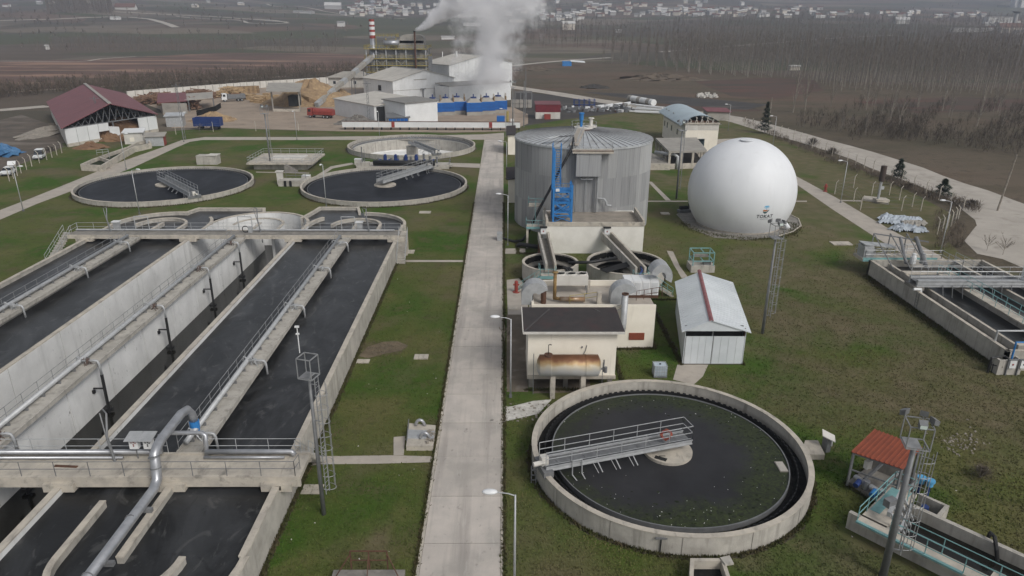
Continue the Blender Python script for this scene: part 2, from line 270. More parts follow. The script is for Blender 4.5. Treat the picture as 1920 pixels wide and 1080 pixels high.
    def build(s, name, mats, parent=None, loc=None, smooth=False, **tags):
        me = bpy.data.meshes.new(name); o = bpy.data.objects.new(name, me); COL.objects.link(o)
        v = np.array(s.v, float)
        if parent is not None: org = np.array(root_loc(parent)); o.parent = parent
        else:
            if loc is None: loc = ((v[:, 0].min()+v[:, 0].max())/2, (v[:, 1].min()+v[:, 1].max())/2, v[:, 2].min())
            org = np.array(loc, float); o.location = loc
        me.from_pydata((v-org).tolist(), [], s.f)
        for m in (mats if isinstance(mats, (list, tuple)) else [mats]): me.materials.append(m)
        if any(s.m): me.polygons.foreach_set("material_index", s.m)
        if smooth: me.polygons.foreach_set("use_smooth", [True]*len(s.f))
        for k, x in tags.items(): o[k] = x
        return o
def root_loc(o):
    while o.parent is not None: o = o.parent
    return tuple(o.location)
def T(name, label, cat, loc=(0, 0, 0), group=None, kind=None):
    o = bpy.data.objects.new(name, None); COL.objects.link(o); o.location = loc; o.empty_display_size = .3
    o['label'] = label; o['category'] = cat
    if group: o['group'] = group
    if kind: o['kind'] = kind
    return o
def dup(root, loc, rz=None, label=None, group=None, sc=None):
    r = root.copy(); COL.objects.link(r); r.location = loc
    if rz is not None: r.rotation_euler = (0, 0, rz)
    if sc is not None: r.scale = (sc, sc, sc)
    if label: r['label'] = label
    if group: r['group'] = group
    for ch in list(root.children):
        c = ch.copy(); COL.objects.link(c); c.parent = r
        for g in ch.children:
            d = g.copy(); COL.objects.link(d); d.parent = c
    return r
def tag(o, label=None, cat=None, group=None, kind=None):
    for k, x in (('label', label), ('category', cat), ('group', group), ('kind', kind)):
        if x: o[k] = x
    return o
PAVED = []; HAZE_D = .00020
def sheet(name, mat, poly, z=0., holes=(), kind='structure', **k):     # flat ground sheet with holes
    if name not in ('lawn', 'field', 'red_field'): PAVED.append([q[:2] for q in poly])
    loops = [[Vector((p[0], p[1], 0)) for p in poly]]+[[Vector((p[0], p[1], 0)) for p in h] for h in holes]
    tr = tessellate_polygon(loops); pts = [p for l in loops for p in l]; fs = []
    for t in tr:
        a, b, c = (pts[i] for i in t)
        fs.append(tuple(t) if (b-a).cross(c-a).z > 0 else tuple(t)[::-1])
    return MB().add([(p.x, p.y, z) for p in pts], fs).build(name, mat, loc=(0, 0, 0), kind=kind, **k)
def circ(cx, cy, r, n=64, a0=0, a1=2*pi, end=False): return [(cx+r*cos(a0+(a1-a0)*i/n), cy+r*sin(a0+(a1-a0)*i/n)) for i in range(n+(1 if end else 0))]
def HZ(x, y):                                     # height of the valley side beyond the plain
    x = np.asarray(x, float); y = np.asarray(y, float); d = np.maximum(0, y-620+20*np.sin(x/170.)+14*np.sin(x/67.+1))
    h = .05*d**2/(d+90)+np.maximum(0, y-1900)**1.25*.012
    return h+np.minimum(1, d/500)*(5*np.sin(x/240+y/310)+3*np.sin(x/95.-y/130))*np.minimum(1, d/900+.2)
# ------------------------------------------------------------------ terrain, fields, roads
def GT(px, py):                                   # point of the terrain (plain and valley side) under a viewing direction
    d = FW*FPX + RT*(px-960) + UP*(540-py); d = d/np.linalg.norm(d); t = 60.
    while t < 6000:
        p = d*t
        if p[2]+CAM_H < float(HZ(p[0], p[1])): break
        t += 4+t*.004
    return (float(d[0]*t), float(d[1]*t), float(HZ(d[0]*t, d[1]*t)))
LX0, LX1, LY0, LY1 = -58., -5.2, -10., 192.       # inside this rectangle the ground is the lawn sheet only
def axis(a, b, first, grow, cuts):
    v = [0.]; st = first
    while v[-1] < b: v.append(v[-1]+st); st *= grow
    st = first; w = []; x = 0.
    while x > a: x -= st; w.append(x); st *= grow
    return np.array(sorted(set([round(k, 2) for k in w+v if all(abs(k-c) > 2 for c in cuts)])|set(cuts)))
xs = axis(-3400, 3400, 8, 1.035, (LX0, LX1)); ys = axis(-160, 3500, 8, 1.025, (LY0, LY1))
X, Y = np.meshgrid(xs, ys); Zg = HZ(X, Y)-.012
nx, ny = len(xs), len(ys); gv = np.stack([X, Y, Zg], -1).reshape(-1, 3); gf = []
for j in range(ny-1):
    for i in range(nx-1):
        if xs[i] >= LX0-.01 and xs[i+1] <= LX1+.01 and ys[j] >= LY0-.01 and ys[j+1] <= LY1+.01: continue
        k = j*nx+i; gf.append((k, k+1, k+nx+1, k+nx))
# far land: patchwork of winter fields, browner and darker parcels, from the position only
FAR = bpy.data.materials.new("valley fields"); FAR.use_nodes = True
def far_mat(m):
    n = m.node_tree; N = n.nodes; L = n.links; b = N["Principled BSDF"]; b.inputs["Roughness"].default_value = .95; b.inputs["Specular IOR Level"].default_value = .1
    g = N.new("ShaderNodeNewGeometry")
    mp = N.new("ShaderNodeMapping"); mp.inputs["Rotation"].default_value = (0, 0, .25); mp.inputs["Scale"].default_value = (.006, .0125, 0); L.new(g.outputs["Position"], mp.inputs[0])
    v = N.new("ShaderNodeTexVoronoi"); v.inputs["Scale"].default_value = 1; L.new(mp.outputs[0], v.inputs["Vector"])
    sp = N.new("ShaderNodeSeparateColor"); L.new(v.outputs["Color"], sp.inputs[0])
    r = N.new("ShaderNodeValToRGB"); e = r.color_ramp.elements; r.color_ramp.interpolation = 'CONSTANT'
    cols = [(0, (.088, .078, .060)), (.22, (.098, .094, .060)), (.4, (.135, .10, .078)), (.55, (.078, .083, .050)), (.7, (.11, .088, .07)), (.85, (.16, .135, .105))]
    e[0].position = 0; e[0].color = (*cols[0][1], 1); e[1].position = cols[1][0]; e[1].color = (*cols[1][1], 1)
    for p_, c_ in cols[2:]: q = e.new(p_); q.color = (*c_, 1)
    L.new(sp.outputs[0], r.inputs[0])
    def nz(scale, det=8, st=(1, 1, 1)):
        vm = N.new("ShaderNodeVectorMath"); vm.operation = 'MULTIPLY'; vm.inputs[1].default_value = st; L.new(g.outputs["Position"], vm.inputs[0])
        t = N.new("ShaderNodeTexNoise"); t.inputs["Scale"].default_value = scale; t.inputs["Detail"].default_value = det; L.new(vm.outputs[0], t.inputs["Vector"]); return t.outputs[0]
    def mx(f, lo, hi, a, c, amt=1):
        q = N.new("ShaderNodeMapRange"); q.inputs["From Min"].default_value = lo; q.inputs["From Max"].default_value = hi; q.inputs["To Max"].default_value = amt; L.new(f, q.inputs[0])
        x = N.new("ShaderNodeMix"); x.data_type = 'RGBA'; L.new(q.outputs[0], x.inputs["Factor"]); L.new(a, x.inputs["A"]); x.inputs["B"].default_value = (*c, 1); return x.outputs["Result"]
    c = mx(nz(.02, 9, (.5, 1.6, 1)), .5, .7, r.outputs[0], (.078, .070, .054), .7)
    c = mx(nz(.15, 6, (.4, 1.4, 1)), .56, .74, c, (.11, .092, .066), .5)
    c = mx(nz(.006, 5), .5, .62, c, (.075, .072, .058), .5)
    L.new(c, b.inputs["Base Color"])
    bp = N.new("ShaderNodeBump"); bp.inputs["Strength"].default_value = .6; bp.inputs["Distance"].default_value = .4; L.new(nz(.8, 5), bp.inputs["Height"]); L.new(bp.outputs[0], b.inputs["Normal"])
far_mat(FAR)
gm = MB(); gm.add(gv, gf); gm.build("ground", FAR, loc=(0, 0, 0), smooth=True, kind='structure')

XC = (-20.8, -34.55, -48.3); BW = 6.8; YF, YR, ZT = 31., 97., 2.6      # the three basins: centre lines, half width, arc centres, rim
hole = [(-55.05, YF-7.1), (-14.05, YF-7.1), (-14.05, YR)]
hole += circ(XC[0], YR, 6.75, 12, 0, pi*.46)+[(-22.7, 106.7), (-28.0, 106.7)]+[(-29.3, 101)]
hole += circ(XC[1], YR, 6.75, 12, pi*.25, pi*.62, True)+[(-37.5, 106.0), (-46.4, 106.0)]+circ(XC[2], YR, 6.75, 12, pi*.42, pi, True)
C4 = (-22.3, 174.3, 15.4)
lawn_px = [(-60, 372), (0, 322), (60, 292), (120, 268), (200, 256), (300, 247), (420, 240), (560, 245), (700, 247), (850, 249), (955, 246), (985, 233), (1060, 218), (1160, 206), (1245, 207), (1345, 215), (1420, 243), (1500, 276), (1600, 312), (1700, 356), (1790, 404), (1772, 446), (1800, 475), (1940, 530)]
lawn = [G(a, b)[:2] for a, b in lawn_px]+[(75, 60), (75, -10), (-58, -10), (-90, 20), (-100, 90)]
sheet("lawn", LAWN, lawn, 0., holes=(hole, circ(*C4[:2], C4[2]-.1, 48), circ(-22.3, 132.2, 15.3, 48), circ(-62.9, 131.5, 15.3, 48)))

def pxsheet(name, mat, px, z, **k): return sheet(name, mat, [G(a, b)[:2] for a, b in px], z, **k)
def strip(name, mat, pts, w, dz, step=None, **k):      # road on the terrain along world points
    P = [np.array(p[:2]) for p in pts]; out = []
    for i in range(len(P)-1):
        a, b = P[max(i-1, 0)], P[i]; c, d = P[i+1], P[min(i+2, len(P)-1)]
        n = max(2, int(np.linalg.norm(c-b)/(step or 12)))
        for j in range(n):
            t = j/n; out.append(.5*((2*b)+(c-a)*t+(2*a-5*b+4*c-d)*t*t+(3*b-a-3*c+d)*t**3))
    out.append(P[-1]); vs = []; fs = []
    for i, p in enumerate(out):
        d = out[min(i+1, len(out)-1)]-out[max(i-1, 0)]; d /= np.linalg.norm(d); nr = np.array([-d[1], d[0]])
        ww = w if not isinstance(w, (list, tuple)) else w[0]+(w[1]-w[0])*i/(len(out)-1)
        ww = ww*(1+.10*sin(i*1.7)*sin(i*.6))
        for sgn in (1, -1):
            q = p+nr*sgn*ww/2; vs.append((q[0], q[1], float(HZ(*q))+dz))
    for i in range(len(out)-1): fs.append((2*i, 2*i+1, 2*i+3, 2*i+2))
    return MB().add(vs, fs).build(name, mat, loc=(0, 0, 0), kind='structure', **k)

pxsheet("field", SOIL, [(955, 246), (985, 233), (1060, 218), (1160, 206), (1345, 212), (1500, 276), (1700, 356), (1790, 404), (1772, 446), (1800, 475), (2300, 640), (2300, 175), (1800, 163), (1540, 150), (1300, 128), (1120, 116), (980, 120), (960, 160)], -.008)
pxsheet("red_field", REDSOIL, [(-200, 118), (150, 112), (420, 99), (700, 92), (690, 132), (560, 136), (330, 150), (100, 168), (-200, 172)], .002)
RED2 = mk("dark red soil", (.115, .068, .055), (.085, .066, .054), sc=.06, det=9, rough=.95, spec=.1, layers=[((.075, .066, .052), .05, .48, .62, (.4, 1.5, 1), .9)])
pxsheet("red_field", RED2, [(1300, 152), (1440, 146), (1525, 150), (1545, 170), (1450, 186), (1370, 180)], .004)
pxsheet("red_field", RED2, [(1600, 190), (1800, 182), (1990, 186), (1990, 205), (1720, 212)], .004)
pxsheet("red_field", RED2, [(1230, 196), (1330, 190), (1400, 198), (1430, 208), (1330, 210)], .004)
pxsheet("mud", DARKSOIL, [(960, 200), (965, 172), (1060, 180), (1200, 206), (1160, 212), (1060, 224), (985, 236)], .003)
pxsheet("mud", DARKSOIL, [(1090, 172), (1230, 178), (1360, 188), (1440, 196), (1400, 206), (1240, 194)], .006)
pxsheet("mud", mk("churned soil", (.125, .10, .078), (.07, .059, .047), sc=.25, det=9, rough=.95, bump=.5, layers=[((.19, .165, .14), .07, .54, .68, (.5, 1.4, 1), .8)]), [(-140, 260), (40, 215), (90, 232), (120, 275), (60, 300), (-20, 330), (-140, 390)], .003)
pxsheet("yard", YARD, [(322, 240), (300, 205), (245, 186), (400, 170), (620, 152), (690, 150), (760, 160), (830, 210), (960, 200), (990, 214), (990, 232), (955, 246), (850, 248), (640, 246), (420, 240)], .006)
strip("gravel_road", GRAVEL, [G(*p) for p in ((880, 148), (960, 163), (1040, 175), (1100, 185), (1180, 197), (1260, 207), (1340, 216), (1400, 229), (1480, 252), (1560, 274), (1640, 299), (1720, 330), (1800, 358), (1862, 384), (1905, 420), (1935, 470))], (7.5, 12), .02)
pxsheet("gravel_apron", GRAVEL, [(1800, 366), (1876, 386), (1950, 392), (2080, 470), (2080, 560), (1940, 512), (1880, 486), (1832, 476), (1808, 452), (1830, 424), (1868, 405)], .024)
strip("dirt_road", GRAVEL, [G(*p) for p in ((955, 124), (1010, 118), (1080, 112), (1145, 108))], 6, .02)
strip("dirt_road", GRAVEL, [G(*p) for p in ((-160, 214), (-60, 211), (30, 204), (90, 199))], 7, .012)
strip("dirt_road", YARD, [G(*p) for p in ((-160, 184), (0, 174), (90, 168), (180, 163), (300, 157), (420, 150), (540, 143))], 4.5, .012)
strip("dirt_road", GRAVEL, [G(*p) for p in ((-160, 116), (0, 114.5), (145, 115.5), (190, 110), (255, 106))], 3, .02)
for nm, pts, w in (("far_road", ((-150, 43), (0, 39), (110, 37), (200, 33), (280, 36), (330, 52)), 9), ("far_road", ((215, 23), (330, 29), (420, 33), (500, 39), (540, 42)), 8),
                   ("far_road", ((330, 31), (440, 38), (470, 44), (540, 44), (480, 36)), 6), ("far_road", ((560, 25), (640, 29), (700, 33), (760, 36)), 8), ("far_road", ((500, 8), (610, 22), (690, 30)), 6),
                   ("forest_track", ((1240, 99), (1330, 91), (1440, 82), (1560, 73), (1680, 66)), 7)):
    strip(nm, GRAVEL, [GT(*p) for p in pts], w, .35, step=25)

# main concrete road: slabs laid with open joints, kerbs both sides
road = T("road", "pale concrete slab road running straight between the basins and the tanks", "road", (-2.5, 100, 0), kind='structure')
jy = [-2.]
while jy[-1] < 184: jy.append(jy[-1]+R_(4.55, 4.75))
MB().box(-4.85, -.15, -2, 192, -.2, .004).build("road_bed", DARKSOIL, road)
me = None
for a, b in zip(jy[:-1], jy[1:]):
    d = R_(0, .012)
    if me is None:
        o0 = MB().box(-4.82, -.16, 0, 1, -.15, .03).build("slab", ROADC, road); me = o0.data; base = o0; o = o0
    else: o = base.copy(); COL.objects.link(o)
    o.location = (0, 0, d); o.scale = (1, (b-a-.05), 1)
    o.location.y = (a+.02)+100*(b-a-.05)-100
for x0, x1 in ((-5.02, -4.84), (-.14, .0)):
    y = -2.
    while y < 190:
        MB().box(x0, x1, y, y+7.9, -.1, R_(.07, .11) if x0 < -1 else R_(.03, .06)).build("kerb", CAP, road)
        y += 7.96
# cross paths
sheet("path", PATHC, [(-13.9, 88.2), (-5.0, 88.2), (-5.0, 89.0), (-13.9, 89.0)], .02)
pxsheet("path", PATHC, [(560, 858), (600, 856), (735, 854), (812, 856), (812, 867), (700, 870), (600, 871), (565, 876)], .02)
pxsheet("path", PATHC, [(738, 854), (757, 854), (760, 818), (738, 820)], .024)
pxsheet("path", PATHC, [(822, 305), (900, 307), (900, 315), (815, 311)], .02)
pxsheet("path", PATHC, [(573, 342), (620, 312), (660, 305), (664, 308), (624, 316), (582, 343)], .02)
pxsheet("path", PATHC, [(480, 322), (580, 324), (580, 325.5), (480, 323.5)], .02)
pxsheet("path", PATHC, [(945, 466), (985, 466), (985, 476), (945, 476)], .02)
pxsheet("path", PATHC, [(1214, 340), (1222, 341), (1258, 376), (1248, 376)], .02)
pxsheet("path", PATHC, [(1214, 376.5), (1290, 376.5), (1290, 378.5), (1214, 378.5)], .02)
pxsheet("path", PATHC, [(1488, 376.5), (1513, 376.5), (1513, 378.5), (1488, 378.5)], .02)
pxsheet("path", PATHC, [(1560, 374.5), (1615, 376), (1615, 378), (1560, 376.5)], .02)
pxsheet("path", PATHC, [(1250, 470), (1262, 472), (1275, 500), (1290, 520), (1278, 522), (1264, 498)], .02)
pxsheet("path", PATHC, [(1270, 684), (1328, 684), (1318, 706), (1300, 722), (1262, 712)], .02)
pxsheet("spilled_lime", mk("spilled lime", (.62, .60, .56), (.36, .345, .31), sc=1.2, det=8, layers=[((.2, .19, .16), 2.5, .55, .7)]), [(930, 766), (960, 762), (1000, 752), (1035, 749), (1010, 776), (950, 790), (930, 796)], .022)
pxsheet("perimeter_path", PATHC, [(-80, 452), (0, 412), (70, 382), (135, 358), (250, 314), (330, 277), (356, 266), (380, 262.5), (560, 262.5), (760, 262), (905, 262), (905, 252), (760, 254.5), (560, 257), (385, 257), (340, 263), (305, 276), (225, 304), (125, 345), (60, 371), (0, 394), (-80, 428)], .014)
pxsheet("perimeter_path", PATHC, [(1488, 342), (1560, 392), (1640, 444), (1690, 475), (1800, 548), (1960, 650), (1990, 640), (1880, 555), (1760, 478), (1670, 431), (1570, 372), (1492, 330)], .014)
pxsheet("apron", PATHC, [(1342, 261), (1408, 259), (1452, 282), (1440, 292), (1348, 288)], .02)
pxsheet("apron", PATHC, [(905, 252), (945, 249), (945, 262), (905, 262)], .018)
pxsheet("dry_patch", DRYG, [(672, 668), (690, 650), (720, 641), (745, 640), (765, 648), (752, 658), (720, 664), (690, 672)], .02)
BROWN = mk("trodden brown soil", (.165, .135, .105), (.12, .10, .075), sc=.8, det=8, rough=.95, layers=[((.23, .20, .17), .6, .55, .7)])
pxsheet("trodden_soil", BROWN, [(950, 590), (990, 590), (990, 735), (950, 735), (950, 650)], .016)
pxsheet("concrete_pad", PATHC, [(950, 525), (990, 520), (990, 590), (952, 590)], .012)
pxsheet("trodden_soil", BROWN, [(1000, 700), (1100, 690), (1110, 735), (1000, 738)], .02)
pxsheet("bare_soil", CHIPB, [(556, 875), (585, 877), (555, 925), (528, 945), (540, 905)], .012)

FOOTSHADE = mk("shade-dark foot soil", (.052, .044, .031), (.075, .064, .042), sc=1.5, det=8, rough=.9)
def base_band(pts, w, side=1, step=.35):           # dark strip along a wall foot: contact shade painted in, partly weedy soil
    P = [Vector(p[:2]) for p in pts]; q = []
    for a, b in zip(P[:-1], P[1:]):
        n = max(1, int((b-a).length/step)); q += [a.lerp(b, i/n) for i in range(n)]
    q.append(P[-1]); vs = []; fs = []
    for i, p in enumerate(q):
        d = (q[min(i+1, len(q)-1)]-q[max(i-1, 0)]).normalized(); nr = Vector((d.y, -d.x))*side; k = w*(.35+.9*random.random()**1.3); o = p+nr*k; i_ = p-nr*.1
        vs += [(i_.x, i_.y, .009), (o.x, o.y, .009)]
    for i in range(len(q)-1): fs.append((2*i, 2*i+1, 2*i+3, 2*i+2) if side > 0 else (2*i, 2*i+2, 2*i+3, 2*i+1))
    MB().add(vs, fs).build("foot_shade_soil", FOOTSHADE, loc=(0, 0, 0), kind='structure')
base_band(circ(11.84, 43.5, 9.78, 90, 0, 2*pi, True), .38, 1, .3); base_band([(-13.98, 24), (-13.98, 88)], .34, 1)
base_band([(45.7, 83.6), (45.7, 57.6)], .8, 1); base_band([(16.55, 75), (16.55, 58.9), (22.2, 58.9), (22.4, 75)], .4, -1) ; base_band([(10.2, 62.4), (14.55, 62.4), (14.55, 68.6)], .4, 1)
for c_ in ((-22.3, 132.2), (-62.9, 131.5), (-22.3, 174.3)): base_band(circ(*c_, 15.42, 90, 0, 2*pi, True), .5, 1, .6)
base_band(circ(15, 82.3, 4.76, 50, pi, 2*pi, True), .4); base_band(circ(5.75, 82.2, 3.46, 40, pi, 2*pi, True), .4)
# ------------------------------------------------------------------ aeration basins (three side by side, the middle one drained)
bas = T("aeration_basin", "long concrete aeration basins with three dark channels, rounded ends and curved guide walls", "basin", (-34.5, 64, 0))
WT = .38
NBW = [0]
def basin_wall(pts, z0=-2.6, z1=ZT-.1, m=CONC, th=WT, name="wall", capw=.06):
    NBW[0] += 1; dz = .003*(NBW[0] % 9); z1 = z1-dz; th = th-.004*(NBW[0] % 5)
    MB().wall(pts, th, z0, z1).build(name, m, bas)
    MB().wall(pts, th+capw, z1, ZT-dz).build("coping", CAP, bas)
def arc(cx, cy, r, a0, a1, n=20): return circ(cx, cy, r, n, a0, a1, True)
XE = (-13.98-WT/2, -27.67, -41.42, -55.1+WT/2)      # long walls
for i, x in enumerate(XE):
    basin_wall([(x, YF), (x, YR)], m=CONC if i in (0, 3) else (LIME if i == 1 else CONC_D))
# rounded ends, front and rear
for c in XC:
    basin_wall(arc(c, YF, BW, pi, 2*pi, 28), m=CONC)
basin_wall(arc(XC[0], YR, BW, 0, pi*.50), m=CONC); basin_wall(arc(XC[0], YR, BW, pi*.80, pi, 8), m=CONC)
basin_wall(arc(XC[1], YR, BW, pi*.03, pi*.66), m=LIME); basin_wall(arc(XC[1], YR, BW, pi*.66, pi, 12), m=LIME)
basin_wall(arc(XC[2], YR, BW, pi*.44, pi), m=CONC); basin_wall(arc(XC[2], YR, BW, 0, pi*.20, 8), m=CONC)
# inlet chambers behind the arcs
basin_wall([(-29.4, 100.6), (-28.2, 106.9), (-22.4, 106.9), (-21.6, 103.9)], m=CONC)
basin_wall([(-47.4, 103.7), (-46.5, 106.2), (-36.6, 106.2), (-35.9, 103.9)], m=CONC)
# centre dividers and curved guide walls
for i, c in enumerate(XC):
    m = LIME if i == 1 else CONC
    if i == 1:                                     # drained: cast panels with open joints on a dark core
        MB().wall([(c, YF), (c, YR+1)], WT-.1, -2.6, ZT-.1).build("divider_core", CONC_D, bas)
        MB().wall([(c, YF), (c, YR+1)], WT+.04, ZT-.1, ZT).build("coping", CAP, bas)
        y = YF
        while y < YR:
            for sx in (-1, 1): MB().box(c+sx*(WT/2-.05)-.05, c+sx*(WT/2-.05)+.05, y+.045, min(y+6.2, YR+1)-.045, -2.6, ZT-.1).build("wall_panel", LIME, bas)
            y += 6.2
    else: basin_wall([(c, YF), (c, YR+1)], m=m)
    for a in (0, 1):
        ce, sg = ((YR, 1), (YF, -1))[a]
        leg = [(c+sg*3.4, ce-sg*4.8)]
        pts = leg+[(c+sg*3.4*cos(t), ce+sg*3.4*sin(t)) for t in np.linspace(0, pi, 22)]
        basin_wall(pts, m=m, th=.34, name="guide_wall")
# cast joints on the tall limed wall beside the drained basin
y = YF
while y < YR:
    MB().box(XE[2]+WT/2, XE[2]+WT/2+.06, y+.05, min(y+7.4, YR)-.05, -2.6, ZT-.12).build("wall_panel", LIME, bas); y += 7.4
MB().box(-54.9, -14.2, YF-7, YR+9.5, -2.9, -2.6).build("floor", CONC_D, bas)
# liquid: full outer basins, low level in the drained one
WL = ZT-.5
def basin_poly(c, rear):
    return arc(c, YF, BW-.1, pi, 2*pi, 20)+rear
sheet("water", WATER, basin_poly(XC[0], [(XC[0]+BW-.1, YR)]+arc(XC[0], YR, BW-.1, .02, pi*.49, 12)+[(-22.4, 106.8), (-28.1, 106.8), (-29.3, 100.7)]+arc(XC[0], YR, BW-.1, pi*.82, pi-.02, 6)), WL)
sheet("water", WATER, basin_poly(XC[2], arc(XC[2], YR, BW-.1, .02, pi*.19, 8)+[(-41, 103), (-38.9, 104.0), (-36.6, 106.1), (-46.4, 106.1), (-47.3, 103.7)]+arc(XC[2], YR, BW-.1, pi*.46, pi-.02, 14)), WL)
sheet("water", WATER2, basin_poly(XC[1], arc(XC[1], YR, BW-.1, .02, pi-.02, 20)), -1.5)
MB().box(XE[0]-.05, XE[0]+.3, YF+6.1, YF+9.2, 2.3, 2.62).build("bridge_seat", CAP, bas)

# walkways on the dividers, each with handrail
wl = []
for i, (c, lab) in enumerate(zip(XC, ("concrete walkway on the middle wall of the full basin nearest the slab road", "concrete walkway on the tall white divider of the drained basin", "concrete walkway on the middle wall of the basin by the perimeter path"))):
    w = T("walkway", lab, "walkway", (c, 65, ZT), "walkways along the basin dividers")
    y = 40.3
    while y < 89.5:
        MB().box(c-.82, c+.78, y, min(y+6.18, 89.6), 2.62, 2.92).build("deck_slab", CONC, w); y += 6.2
    MB().box(c-.84, c-.74, 40.3, 89.6, 2.924, 3.04).box(c+.70, c+.80, 40.3, 89.6, 2.924, 3.02).build("edge_beam", CONC, w)
    MB().rail([(c-.79, 40.6, 3.0), (c-.79, 89.3, 3.0)], 1.05, 1.9, .024).build("handrail", RAILM, w)
# air pipes with drop legs
mk("valve brown", (.14, .095, .08), (.09, .07, .06))
dropy = (42.0, 53.0, 65.0, 76.3, 86.0)
for i, (c, lab) in enumerate(zip(XC, ("galvanised air pipe along the walkway nearest the slab road", "air pipe along the drained basin with black drop legs down the white wall", "air pipe along the walkway nearest the perimeter path"))):
    p = T("air_pipe", lab, "pipe", (c, 65, ZT), "air pipes on the walkways")
    MB().path([(c-.45, 41.0, 3.3), (c-.45, 89, 3.3)], .19, 12).build("main_pipe", GALV, p, smooth=True)
    y = 41.6
    while y < 89: MB().box(c-.7, c-.2, y, y+.1, 2.92, 3.16).build("pipe_support", GALV_D, p); y += 2.05
    for y in dropy:
        zb = WL-.2 if i != 1 else -1.5
        MB().path([(c-.35, y, 3.32), (c+.75, y, 3.36), (c+1.02, y, 3.3), (c+1.12, y, 3.02), (c+1.14, y, 2.0 if i == 1 else zb)], .10, 8).build("drop_leg", GALV, p, smooth=True)
        b = MB()
        for q in range(7): b.tube((c+R_(-.25, .6), y+R_(-.35, .35), 2.92), (c+R_(-.25, .7), y+R_(-.4, .4), 3.5), .03, 5)
        b.cyl(c+.25, y, 3.2, 3.5, .15, 10).build("valve", GALV if i != 1 else MATS["valve brown"], p)
        MB().cyl(c-.45, y, 3.5, 3.62, .1, 8).path([(c-.45, y+.25, 3.45), (c-.75, y+.25, 3.6), (c-.85, y+.25, 3.2)], .05, 6).build("flange", GALV, p)
        if i == 1:
            MB().tube((c+1.14, y, 2.05), (c+1.14, y-.1, -1.6), .13, 8).box(c+.15, c+1.2, y-.06, y+.06, .7, .8).box(c+.7, c+1.4, y-.2, y+.2, -1.35, -1.1).box(c+.2, c+.4, y-.3, y-.1, .4, .7).build("diffuser_leg", BLACK, p)

# rear and front cross bridges
br = T("footbridge", "concrete footbridge with grey handrails crossing the rear of the basins", "footbridge", (-35, 91, 2.6))
ZB = 3.05
MB().box(-57.2, -13.7, 90.1, 92.3, ZB-.35, ZB).build("deck", CONC_D, br)
MB().box(-57.2, -13.7, 89.98, 90.1, ZB-.48, ZB+.03).box(-57.2, -13.7, 92.3, 92.42, ZB-.6, ZB+.05).build("edge_beam", CAP, br)
for x in XE: MB().box(x-1.1, x+1.1, 89.7, 92.5, 2.25, ZB-.36).build("bearing_block", CAP, br)
MB().rail([(-57, 92.3, ZB), (-13.8, 92.3, ZB)], 1.05, 2.2, .025).build("handrail", GALV, br)
MB().rail([(-56.9, 90.2, ZB), (-57, 92.2, ZB)], 1.05, 2.2, .025).build("handrail", GALV, br)
MB().path([(-57, 91.9, 3.25), (-37, 91.9, 3.25)], .12, 8).path([(-33.5, 91.9, 3.25), (-14.6, 91.9, 3.25)], .12, 8).build("cross_pipe", GALV, br)
for x in XC:
    b = MB()
    for sx in (-.9, .9): b.tube((x+sx, 92.2, ZB), (x+sx, 92.2, ZB+1.95), .06, 6)
    b.tube((x-.9, 92.2, ZB+1.95), (x+.9, 92.2, ZB+1.95), .06, 6); b.build("portal_frame", GALV, br)
def stair(label, x0, y0, z0, x1, y1, z1, w, mat=CONC, railm=GALV, n=None, cat="stairs", group=None):
    s = T("staircase", label, cat, ((x0+x1)/2, (y0+y1)/2, min(z0, z1)), group); n = n or max(4, int(abs(z1-z0)/.2))
    a = Vector((x0, y0, 0)); b_ = Vector((x1, y1, 0)); d = (b_-a).normalized(); nr = Vector((-d.y, d.x, 0)); st = (b_-a).length/n
    for i in range(n):
        c = a+d*(st*(i+.5)); z = z0+(z1-z0)*(i+1)/n
        MB().obox((c.x, c.y), st*.96, w, z-.22, z, atan2(d.y, d.x)).build("step", mat, s)
    for sg in (-1, 1):
        o = nr*sg*w/2
        MB().rail([tuple(a+o+Vector((0, 0, z0))), tuple(b_+o+Vector((0, 0, z1)))], 1.0, 1.3, .025).build("handrail", railm, s)
    return s
stair("concrete steps up to the rear footbridge beside the lawn", -13.3, 87.3, .05, -13.3, 91.0, 3.0, 1.1, n=12)
stair("concrete steps down from the far end of the rear footbridge", -58.6, 87.5, .1, -57.9, 91.5, 3.0, 1.1, n=12)
stair("narrow concrete steps down from the road end of the front footbridge", -13.25, 43.6, .05, -13.25, 40.1, 3.0, .9, n=11)
MB().box(-14.05, -12.9, 90.9, 92.3, 0, 3.02).build("bridge_abutment", CAP, br)
fb = T("footbridge", "wide pale concrete footbridge crossing the front of the basins", "footbridge", (-40, 38.5, 2.6))
y = -66.
while y < -13.2:
    MB().box(y, min(y+5.2, -12.7)-.02, 37.55, 39.9, ZB-.3, ZB).build("deck_slab", CAP, fb); y += 5.2
MB().box(-66, -12.7, 37.35, 37.55, ZB-.65, ZB+.1).box(-66, -12.7, 39.9, 40.05, ZB-.6, ZB+.1).build("edge_beam", CAP, fb)
for x in list(XE)+[XC[0], XC[2]]: MB().box(x-.95, x+.95, 37.1, 40.2, 2.2, ZB-.31).build("bearing_block", CAP, fb)
MB().rail([(-66, 37.45, ZB+.1), (-13, 37.45, ZB+.1)], 1.05, 2.15, .026).rail([(-13, 37.45, ZB+.1), (-12.9, 38.2, ZB+.1)], 1.05, 2, .026).build("handrail", GALV_D, fb)
MB().rail([(-66, 40.0, ZB+.1), (-22.0, 40.0, ZB+.1)], 1.05, 2.15, .024).rail([(-19.6, 40.0, ZB+.1), (-13.3, 40.0, ZB+.1)], 1.05, 2.1, .024).build("handrail", GALV, fb)
cp = MB()
